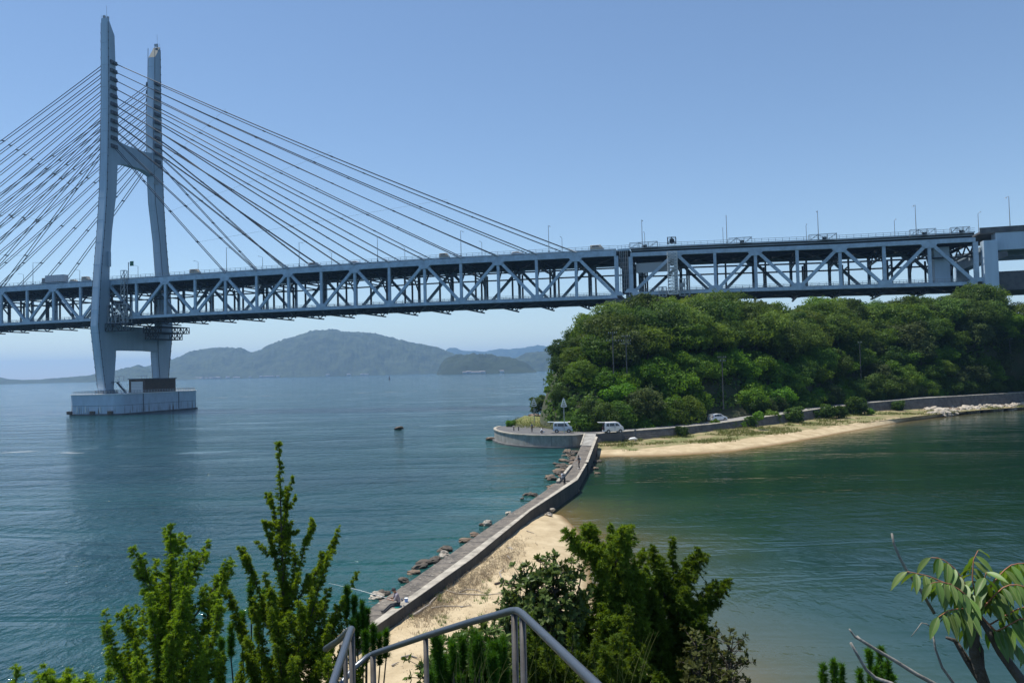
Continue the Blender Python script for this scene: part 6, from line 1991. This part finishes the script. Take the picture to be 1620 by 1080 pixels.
# ================================================================== FOREGROUND PLANTS
def needle_cloud(stems, dens, nlen, nwid, brl, seed, droop=.25, tuft=46, up=.35):
    """stems: list of (k,3) polylines with a start and end spray length; returns triangles of needles and twig lines"""
    g_ = np.random.default_rng(seed); VV = []; TW = []
    for P, r0, r1 in stems:
        P = np.array(P); s = np.concatenate([[0], np.cumsum(np.linalg.norm(np.diff(P, axis=0), axis=1))])
        n = max(5, int(s[-1] * dens))
        t = np.sort(g_.uniform(0, 1, n)); q = t * s[-1]
        C = np.stack([np.interp(q, s, P[:, c]) for c in range(3)], 1)
        T = np.stack([np.interp(np.minimum(q + .03, s[-1]), s, P[:, c]) - np.interp(np.maximum(q - .03, 0), s, P[:, c]) for c in range(3)], 1)
        T /= np.linalg.norm(T, axis=1)[:, None] + 1e-9
        d = g_.normal(size=(n, 3)); d -= T * (d * T).sum(1)[:, None]; d /= np.linalg.norm(d, axis=1)[:, None]
        D = d + T * up * g_.uniform(.3, 2.0, (n, 1)); D /= np.linalg.norm(D, axis=1)[:, None]
        Ln = (r0 + (r1 - r0) * t) * g_.uniform(.45, 1.25, n) * brl
        k = tuft
        u = g_.uniform(.12, 1, (n, k))
        X = C[:, None] + D[:, None] * (u * Ln[:, None])[..., None]
        X[..., 2] -= droop * (u ** 2) * Ln[:, None]
        nd = D[:, None] * .9 + g_.normal(size=(n, k, 3)) * .62; nd /= np.linalg.norm(nd, axis=2)[..., None]
        sd = np.cross(nd, g_.normal(size=(n, k, 3))); sd /= np.linalg.norm(sd, axis=2)[..., None]
        L1 = nlen * g_.uniform(.6, 1.3, (n, k, 1))
        VV.append(np.stack([X - sd * nwid, X + sd * nwid, X + nd * L1], 2).reshape(-1, 3))
        for i in range(0, n, 2): TW.append((C[i], C[i] + D[i] * Ln[i] - np.array([0, 0, droop * Ln[i]])))
    V = np.concatenate(VV); return V, np.arange(len(V)).reshape(-1, 3), TW

def bez(a, b, c, n=7):
    t = np.linspace(0, 1, n)[:, None]; return (1 - t) ** 2 * a + 2 * t * (1 - t) * b + t ** 2 * c

def conifer(name, label, trunk_top, D, base_px, tips, m, seed, dens=120, r0=.16, r1=.035, nlen=.040, nwid=.0055, tuft=34, fill=12, low=None, cat="tree", trunk_r=.035):
    """tips: [(px, py, depth offset, attach fraction of the trunk height, spray)]; the trunk stands at base_px"""
    T_ = aty(trunk_top[0], trunk_top[1], D)
    B_ = aty(base_px, 1080, D); B_[2] = float(near_z(B_[0], B_[1])) - .1
    root = empty(name, B_, 0, label, cat)
    g_ = random.Random(seed)
    mid = (B_ + T_) / 2 + np.array([g_.uniform(-.05, .05), 0, 0])
    mid = B_ * .5 + T_ * .5 + (aty(base_px, 900, D) - aty(trunk_top[0], 900, D)) * .15
    TR = bez(B_, mid, T_, 14)
    stems = [(TR[5:] if low is None else TR[low:], r0 * 1.3, r1)]
    tw = MB(); tw.tube(list(TR), list(np.linspace(trunk_r, .005, 14)), 7)
    tips = list(tips)
    for _ in range(fill):
        a_, b_ = g_.sample(tips[:], 2); w_ = g_.uniform(.3, .7)
        py_ = a_[1] * w_ + b_[1] * (1 - w_) + g_.uniform(10, 60)
        tips.append((a_[0] * w_ + b_[0] * (1 - w_) + g_.uniform(-12, 12), py_, g_.uniform(-.8, .7), max(.1, min(a_[3], b_[3]) - .05), 1.15))
    for (px, py, dz, at_, *rest) in tips:
        E_ = aty(px, py, D + dz); A_ = TR[int(at_ * 13)]
        M_ = A_ * .45 + E_ * .55; M_[2] -= .10 * np.linalg.norm(E_ - A_)
        M_[2] = max(M_[2], A_[2] * .5 + E_[2] * .5 - .25)
        Q = bez(A_, M_, E_, 9)
        k = rest[0] if rest else 1.0
        stems.append((Q, r0 * .95 * k, r1 * k)); tw.tube(list(Q), list(np.linspace(trunk_r * .45, .003, 9)), 5)
        # secondary branches
        for j in range(5):
            i = g_.randint(2, 7); a = Q[i]; d = np.array([g_.gauss(0, 1), g_.gauss(0, 1), g_.gauss(.25, .5)]); d /= np.linalg.norm(d)
            l = g_.uniform(.18, .42) * (1.1 - i / 9); e = a + d * l + (Q[i + 1] - Q[i - 1]) * .6
            S = bez(a, (a + e) / 2 + np.array([0, 0, -.03]), e + np.array([0, 0, .04]), 5)
            stems.append((S, r0 * .6 * k, r1 * k)); tw.tube(list(S), [.006, .005, .004, .003, .002], 4)
    V, Fq, TW = needle_cloud(stems, dens, nlen, nwid, 1.0, seed, tuft=tuft)
    V = V - B_
    o = link("foliage", np_mesh("foliage", V, Fq, m), root)
    for a, b in TW[::2]: tw.beam(a, b, .003, .003)
    rel(tw, B_).build("trunk", BARK, root)
    return root

conifer("juniper_tree", "broad light green juniper left of the spired one, at the lower left", (270, 826), 8.2, 265,
        [(275, 850, .1, .85), (367, 884, .2, .7), (225, 877, -.1, .7), (199, 957, .2, .5), (166, 991, -.2, .4), (331, 854, .4, .8), (245, 905, .3, .7), (300, 880, -.3, .75), (345, 925, .2, .6),
         (352, 962, -.3, .5), (180, 1035, .1, .3), (212, 1010, -.4, .3), (330, 1005, -.5, .3), (355, 1040, .3, .25), (240, 960, -.5, .5), (290, 950, -.6, .5), (270, 1000, -.7, .35), (225, 1060, -.5, .2), (310, 1055, -.6, .2), (190, 1075, 0, .15), (345, 1085, 0, .15), (272, 905, .5, .7)],
        JUNI, 31, dens=135, r0=.15, nlen=.030, nwid=.0040, tuft=40, fill=5)
conifer("juniper_tree", "tall slim-spired juniper rising highest against the sea at left", (441, 699), 9.0, 455,
        [(531, 853, .2, .62, .8), (389, 876, -.2, .60, .8), (361, 936, .1, .45), (567, 903, .3, .5, .8), (513, 898, -.1, .5, .8), (418, 905, -.3, .55), (470, 880, .2, .62), (456, 830, .2, .70, .6), (420, 830, -.1, .72, .5), (487, 845, -.1, .68, .6), (430, 790, .1, .8, .4), (455, 770, .1, .82, .4),
         (400, 960, -.4, .4), (380, 1000, .2, .3), (545, 950, .1, .42), (560, 1000, .2, .3), (520, 990, -.4, .33), (480, 960, -.5, .42), (440, 985, -.6, .36), (400, 1045, -.5, .2), (470, 1040, -.7, .2), (530, 1050, -.6, .2), (575, 1045, -.1, .2), (375, 1070, .2, .1), (430, 930, -.4, .48), (500, 935, .4, .48)],
        JUNI, 32, dens=130, r0=.125, nlen=.030, nwid=.0040, tuft=40, fill=3)
conifer("juniper_bush", "low juniper tips just entering the frame at the bottom left", (60, 1064), 7.5, 110,
        [(20, 1078, .1, .6), (105, 1058, 0, .7), (140, 1064, .1, .7), (80, 1075, -.2, .6), (155, 1085, 0, .5), (120, 1080, -.3, .5)], JUNI, 33, dens=100, r0=.15, fill=4, cat="bush")
conifer("juniper_tree", "dark flat-topped juniper, left half of the bush group by the handrail corner", (965, 830), 11.5, 985,
        [(898, 843, -.2, .9, 1.1), (925, 836, .2, .92, 1.1), (1000, 832, .1, .9, 1.1), (1020, 870, .3, .8, 1.1), (985, 850, -.4, .85, 1.2), (1012, 905, -.3, .7, 1.2), (940, 870, -.2, .8, 1.2), (945, 930, -.3, .6, 1.2), (1045, 925, .3, .6, 1.2), (960, 985, -.6, .45, 1.3), (1020, 985, -.5, .45, 1.3),
         (905, 960, -.2, .5, 1.2), (885, 1000, -.4, .4, 1.2), (930, 1040, -.8, .3, 1.3), (1000, 1050, -.8, .3, 1.3), (870, 1050, -.5, .3, 1.2), (830, 1020, -.4, .35, 1.1), (800, 1060, -.6, .25, 1.1), (850, 975, -.2, .45, 1.1), (970, 900, .2, .72, 1.3), (990, 940, 0, .6, 1.3)],
        JUNI_D, 34, dens=120, r0=.30, fill=22, trunk_r=.07, nlen=.05, nwid=.007)
conifer("juniper_tree", "two-armed juniper at the right of the bush group, a long arm reaching right", (1063, 849), 12.0, 1070,
        [(1105, 866, .1, .82), (1150, 919, .2, .72, .9), (1125, 925, -.1, .7, 1.0), (1040, 890, .2, .8), (1085, 900, -.2, .75, 1.1), (1075, 950, -.4, .62, 1.2), (1130, 1000, .1, .45, 1.2), (1100, 980, -.5, .5, 1.2), (1050, 1000, -.4, .48, 1.2), (1145, 1040, .1, .32, 1.2), (1165, 1075, .2, .2, 1.1), (1040, 1045, -.7, .3, 1.3),
         (1100, 1045, -.8, .3, 1.3), (1070, 1075, -1.0, .2, 1.3), (1140, 1085, -.5, .15, 1.2), (1060, 920, 0, .7, 1.1), (1015, 1020, .3, .4, 1.2), (1120, 955, .4, .6, 1.0), (1035, 880, -.3, .7, 1.1), (1030, 930, -.5, .6, 1.3), (1040, 965, -.6, .5, 1.3), (1015, 960, -.4, .5, 1.3), (1050, 1075, -1.2, .2, 1.4), (1010, 1060, -1.0, .25, 1.4)],
        JUNI_D, 35, dens=120, r0=.28, fill=20, trunk_r=.07, nlen=.05, nwid=.007)

# broadleaf shrub and pine seedlings between the handrail and the junipers
def leafy_shrub(name, label, D, base_px, tips, m, seed, leaf=.035, whorl=9, cat="bush", dens=9):
    B_ = aty(base_px, 1080, D); B_[2] = float(near_z(B_[0], B_[1])) - .1
    root = empty(name, B_, 0, label, cat); g_ = np.random.default_rng(seed)
    tw = MB(); C = []; Dd = []
    for (px, py, dz) in tips:
        E_ = aty(px, py, D + dz); A_ = B_ + np.array([0, 0, .3])
        M_ = A_ * .4 + E_ * .6; M_[2] = A_[2] * .25 + E_[2] * .75
        Q = bez(A_, M_, E_, 8); tw.tube(list(Q), list(np.linspace(.022, .005, 8)), 5)
        C.append(Q[-1]); Dd.append(Q[-1] - Q[-2])
        for j in range(dens):
            i = int(g_.integers(3, 8)) - 1; a = Q[i]; d = g_.normal(size=3); d[2] = abs(d[2]) * .8 + .2; d /= np.linalg.norm(d)
            e = a + d * g_.uniform(.12, .38); tw.tube([a, (a + e) / 2 + [0, 0, .01], e], [.007, .005, .003], 4)
            C.append(e); Dd.append(d)
    C = np.array(C); Dd = np.array(Dd); Dd /= np.linalg.norm(Dd, axis=1)[:, None]
    n = len(C); k = whorl
    q = g_.normal(size=(n, k, 3)); q -= Dd[:, None] * (q * Dd[:, None]).sum(2)[..., None]; q /= np.linalg.norm(q, axis=2)[..., None]
    l = q + Dd[:, None] * g_.uniform(-.1, .9, (n, k, 1)); l /= np.linalg.norm(l, axis=2)[..., None]
    sd = np.cross(l, Dd[:, None] + .2 * g_.normal(size=(n, k, 3))); sd /= np.linalg.norm(sd, axis=2)[..., None]
    X = C[:, None] - Dd[:, None] * g_.uniform(0, .05, (n, k, 1)); L_ = leaf * g_.uniform(.7, 1.3, (n, k, 1))
    V = np.stack([X, X + l * L_ * .55 - sd * L_ * .28, X + l * L_ * 1.1, X + l * L_ * .55 + sd * L_ * .28], 2).reshape(-1, 3) - B_
    link("foliage", np_mesh("foliage", V, np.arange(len(V)).reshape(-1, 4), m), root)
    rel(tw, B_).build("stem", BARK, root); return root
gt_ = random.Random(4)
tips = [(878, 876, 0), (828, 893, 0), (855, 884, .2), (905, 885, .3), (805, 948, -.1), (840, 915, -.2), (880, 905, -.2), (920, 910, .1), (815, 925, .2), (860, 935, -.4), (835, 960, -.3), (810, 975, 0), (900, 940, -.2), (870, 970, -.5), (835, 1000, -.4), (805, 1005, .1), (900, 990, -.3)]
leafy_shrub("broadleaf_shrub", "dark glossy round-leaved shrub behind the handrail corner, at the sand's edge", 10.6, 860, tips * 2, SHRUB, 41, leaf=.075, whorl=14, dens=34)
tips = [(gt_.uniform(672, 800), 0, gt_.uniform(-.8, .6)) for _ in range(34)]
tips = [(x, 985 + 60 * abs((x - 765) / 95) ** 1.3 + gt_.uniform(0, 60), d) for x, _, d in tips]
leafy_shrub("broadleaf_shrub", "low leafy shrub below the straight part of the handrail", 8.6, 745, tips, SHRUB, 42, leaf=.065, whorl=14, dens=30)
conifer("juniper_bush", "yellow-green juniper bush spreading under the right arm of the handrail", (905, 985), 8.4, 905,
        [(gt_.uniform(815, 1010), gt_.uniform(985, 1080), gt_.uniform(-.8, .4), gt_.uniform(.2, .7), 1.1) for _ in range(26)], JUNI_D, 43, dens=120, r0=.17, fill=4, nlen=.036, nwid=.005, cat="bush")
tips = [(gt_.uniform(1090, 1170), gt_.uniform(985, 1085), gt_.uniform(-.5, .3)) for _ in range(16)]
leafy_shrub("broadleaf_shrub", "brownish leafy shrub at the lower right foot of the two-armed juniper", 10.6, 1125, tips, leaf_mat("brown_leaves", (.035, .045, .016), (.085, .10, .03), hue_var=.01, scale=5), 44, leaf=.06, whorl=14, dens=24)

def pine_candles(name, label, D, base_px, tops, seed, m=PINE, cr=.045, nl=.055, cat="bush"):
    B_ = aty(base_px, 1080, D); B_[2] = float(near_z(B_[0], B_[1])) - .1
    root = empty(name, B_, 0, label, cat); tw = MB(); stems = []
    for (px, py, dz, ln) in tops:
        E_ = aty(px, py, D + dz); S_ = E_ - np.array([0.0, 0, ln * 1.9]); A_ = B_ + np.array([0, 0, .2])
        Q = bez(A_, (A_ + S_) / 2 + np.array([0, 0, -.1]), S_, 6); tw.tube(list(Q), list(np.linspace(.018, .008, 6)), 5)
        tw.tube([S_, E_], [.008, .004], 5); stems.append((np.array([S_, (S_ + E_) / 2, E_]), cr, cr * .8))
    V, Fq, TW = needle_cloud(stems, 260, nl, .0035, 1.0, seed, droop=0, tuft=22, up=1.3)
    link("foliage", np_mesh("foliage", V - B_, Fq, m), root); rel(tw, B_).build("stem", BARK, root); return root
pine_candles("pine_sapling", "young pine with dark upright shoots between the two left junipers", 9.3, 395, [(397, 925, 0, .22), (416, 935, .1, .2), (383, 970, 0, .2), (408, 965, -.2, .2), (365, 990, .1, .2), (350, 1010, .2, .2), (345, 1035, -.1, .2)], 51)
pine_candles("pine_sapling", "young pine with pale upright shoots right of the spired juniper", 9.2, 570, [(548, 930, 0, .2), (560, 945, .1, .22), (573, 952, 0, .22), (580, 965, .1, .2), (565, 975, -.1, .2), (590, 990, -.2, .2), (600, 1005, 0, .18), (557, 985, -.2, .2), (578, 1000, -.3, .2), (610, 1000, .1, .16)], 52)
tp = [(gt_.uniform(676, 800), gt_.uniform(1000, 1075), gt_.uniform(-.4, .3), gt_.uniform(.12, .2)) for _ in range(44)]
pine_candles("pine_sapling", "clump of young pine shoots below the handrail at bottom centre", 7.6, 735, tp, 53)
pine_candles("pine_sapling", "young pine with fat upright shoots at the bottom right by the bare branches", 4.6, 1370,
             [(1302, 1055, 0, .14), (1319, 1045, 0, .14), (1331, 1055, .1, .12), (1375, 1030, .1, .16), (1392, 1025, .2, .14), (1404, 1045, 0, .16), (1360, 1060, -.1, .14), (1386, 1060, -.1, .16), (1412, 1070, .1, .12)], 54, cr=.02, nl=.032)

# grass stalks leaning in front
mb = MB()
for k in range(46):
    px = gt_.uniform(690, 1010); top = gt_.uniform(985, 1060); D_ = gt_.uniform(5.2, 7.5); lean_ = gt_.uniform(-28, 38)
    A_ = aty(px, 1110, D_); E_ = aty(px + lean_, top, D_)
    Q = bez(A_, (A_ + E_) / 2 + np.array([-.03, 0, .05]), E_, 6); mb.tube(list(Q), [.003, .0028, .0025, .002, .0016, .001], 3)
tag(mb.build("grass_stalks", GRASSM), kind='stuff')

# the leafy sapling at the lower right: branches, leaf stalks, every leaflet
LEAF = leaf_mat("sumac_leaflet", (.060, .130, .026), (.135, .235, .045), rough=.5, trans=.32, hue_var=.02, scale=10, spec=.55)
STALK = mat("reddish_leaf_stalk", (.30, .12, .06), .6)
VEIN = mat("pale_midrib", (.22, .24, .09), .6)
def leaflet_mesh(seed, L_=.094, w=.0165):
    g_ = random.Random(seed); n = 9; V = []; Fc = []
    bend_ = g_.uniform(.10, .25); tw_ = g_.uniform(-.2, .2)
    for i in range(n):
        t = i / (n - 1); hw = w * (math.sin(math.pi * min(1, t * 1.02) ** .82) ** .9) * (1 - .15 * t) + .0002
        if i == n - 1: hw = .0002
        y = L_ * t; z = -bend_ * L_ * t * t
        a = tw_ * t
        for j, u in enumerate((-1, -.5, 0, .5, 1)):
            x = hw * u; zz = z + abs(u) * hw * .42 + .0006 * math.sin(t * 26) * abs(u)
            V.append((x * math.cos(a), y, zz + x * math.sin(a)))
    for i in range(n - 1):
        for j in range(4): Fc.append((i * 5 + j, i * 5 + j + 1, i * 5 + j + 6, i * 5 + j + 5))
    me = bpy.data.meshes.new("leaflet"); nb = len(V)
    # midrib as a thin ridge
    R_ = []
    for i in range(n):
        x, y, z = V[i * 5 + 2]; r_ = .0007 * (1 - i / n) + .0002
        V += [(x - r_, y, z + .0001), (x + r_, y, z + .0001), (x, y, z + .0009)]
    mi = [0] * len(Fc)
    for i in range(n - 1):
        b_ = nb + i * 3
        Fc += [(b_, b_ + 3, b_ + 5, b_ + 2), (b_ + 2, b_ + 5, b_ + 4, b_ + 1)]; mi += [1, 1]
    me.from_pydata(V, [], Fc); me.materials.append(LEAF); me.materials.append(VEIN)
    me.polygons.foreach_set("material_index", mi); me.polygons.foreach_set("use_smooth", [True] * len(Fc)); me.update()
    return me
LM = [leaflet_mesh(i) for i in range(6)]
def zc_(x, y): return 1280 + x / 4.153, 820 + y / 4.153
SD = 2.35
cpt = aty(*zc_(1110, 620), SD)
base_ = np.array([cpt[0] + .15, SD + .05, 11.5])
sm = empty("sumac_sapling", base_, 0, "sapling with drooping feather-like leaves of long green leaflets at the lower right", "tree")
def branch(pts, r0, r1, m=BARK, parent=sm, nm="branch", d=SD):
    P = [aty(*zc_(x, y), d + dz) for x, y, dz in pts]
    mb = MB().tube(P, list(np.linspace(r0, r1, len(P))), 9); return rel(mb, base_).build(nm, m, parent, True)
branch([(1180, 1300, .05), (1150, 1080, .03), (1085, 880, .01), (1090, 760, 0), (1110, 630, 0)], .020, .010)
branch([(1130, 1060, .03), (1040, 930, .05), (960, 800, .06), (900, 780, .06)], .013, .004)
branch([(1560, 1300, -.05), (1400, 1070, -.03), (1260, 880, -.02), (1180, 740, -.02), (1120, 640, 0)], .017, .008)
branch([(1140, 1080, .0), (1130, 860, .02), (1090, 760, .03)], .009, .005)
stalks = [([(1110, 600), (1000, 470), (900, 425), (780, 375), (645, 347)], .00, 7), ([(1105, 590), (1010, 400), (950, 320), (870, 260), (800, 255)], .06, 6),
          ([(1110, 610), (1030, 500), (930, 430), (850, 412), (800, 425)], -.08, 6), ([(1100, 620), (1000, 590), (920, 600), (850, 645)], -.12, 6),
          ([(1110, 600), (1090, 500), (1072, 400), (1080, 270), (1110, 208)], .05, 7), ([(1120, 600), (1200, 430), (1280, 340), (1340, 296), (1430, 292), (1520, 320)], .04, 8),
          ([(1120, 610), (1220, 500), (1290, 440), (1350, 430), (1450, 455), (1540, 520)], -.06, 8), ([(1130, 640), (1230, 740), (1310, 700), (1390, 655), (1480, 650), (1560, 700)], -.10, 8),
          ([(1110, 600), (1130, 480), (1150, 400), (1165, 352)], -.04, 5), ([(1140, 680), (1200, 720), (1280, 760), (1370, 850)], .06, 6), ([(1100, 620), (1060, 640), (1040, 700), (1060, 780)], .03, 4),
          ([(1180, 700), (1350, 600), (1480, 560), (1600, 600)], .08, 7), ([(1115, 600), (1170, 540), (1230, 520), (1290, 560)], .10, 5)]
gl = random.Random(17)
fwd = np.array([0, -1, 0.])
for P_, dz, npair in stalks:
    pts3 = np.array([aty(*zc_(x, y), SD + dz * (.3 + .7 * i / len(P_))) for i, (x, y) in enumerate(P_)])
    s = np.concatenate([[0], np.cumsum(np.linalg.norm(np.diff(pts3, axis=0), axis=1))])
    mb = MB(); q = np.linspace(0, s[-1], 12); S3 = np.stack([np.interp(q, s, pts3[:, c]) for c in range(3)], 1)
    mb.tube(list(S3), list(np.linspace(.0028, .0012, 12)), 6)
    st = rel(mb, base_).build("leaf_stalk", STALK, sm, True)
    for k in range(npair + 1):
        t = .26 + .74 * k / npair; c = np.array([np.interp(t * s[-1], s, pts3[:, i]) for i in range(3)])
        c2 = np.array([np.interp(min(1, t + .05) * s[-1], s, pts3[:, i]) for i in range(3)]) - np.array([np.interp((t - .05) * s[-1], s, pts3[:, i]) for i in range(3)])
        ax = c2 / np.linalg.norm(c2)
        for sg in ((1, -1) if k < npair else (0,)):
            out = np.cross(ax, np.array([0, 0, 1.])); out /= np.linalg.norm(out) + 1e-9
            d = out * sg * .75 + ax * (.35 if sg else .9) + np.array([0, 0, -1]) * gl.uniform(.7, 1.25) + np.array([gl.gauss(0, .08), gl.gauss(0, .08), 0])
            if sg == 0: d = ax * .8 + np.array([0, 0, -.8])
            d /= np.linalg.norm(d)
            up_ = np.array([0, 0, 1.]) + out * sg * .5 + fwd * .35 + np.array([gl.gauss(0, .15), gl.gauss(0, .15), 0]); up_ -= d * (up_ @ d); up_ /= np.linalg.norm(up_)
            xx = np.cross(d, up_)
            Mx = Matrix((tuple(xx), tuple(d), tuple(up_))).transposed().to_4x4(); Mx.translation = Vector(c - base_)
            o = link("leaflet", gl.choice(LM), st); sc_ = gl.uniform(.74, 1.0) * (1 - .15 * t)
            o.matrix_local = Mx @ Matrix.Diagonal((sc_, sc_, sc_, 1))
# bare dead branches
def dead(label, groups, d=SD, grp="bare branches at the lower right"):
    P0_ = aty(*zc_(*groups[0][0][0]), d)
    r_ = empty("dead_branch", P0_, 0, label, "branch", grp)
    for i, (pts, r0, r1) in enumerate(groups):
        P = [aty(*zc_(x, y), d) for x, y in pts]
        P = [p + np.array([0, gl.gauss(0, .004), 0]) for p in P]
        mb = MB().tube(P, list(np.linspace(r0, r1, len(P))), 8); rel(mb, P0_).build("limb" if i == 0 else "twig", BARK_G, r_, True)
dead("long bare grey branch crossing from the bottom edge up to the left", [([(1000, 1200), (820, 1082), (690, 1010), (560, 930), (440, 860), (330, 790), (310, 770)], .0066, .0038), ([(345, 800), (300, 775), (278, 745), (265, 724)], .004, .002)])
dead("shorter bare branch curving below the long one beside the pine shoots", [([(700, 1180), (540, 1082), (440, 1050), (385, 1000), (320, 900), (270, 812)], .0062, .0034)], SD - .1)
dead("pale thin bare stick hanging under the sapling's left leaves", [([(1010, 1190), (950, 1082), (880, 980), (835, 860), (812, 720)], .0050, .003), ([(812, 720), (770, 690), (740, 685), (700, 730), (672, 775)], .002, .001)], SD + .1)
dead("upright dark twig with a broken tip rising above the sapling", [([(820, 620), (740, 480), (640, 345), (590, 250), (560, 170), (545, 98)], .0050, .0034)], SD + .12)
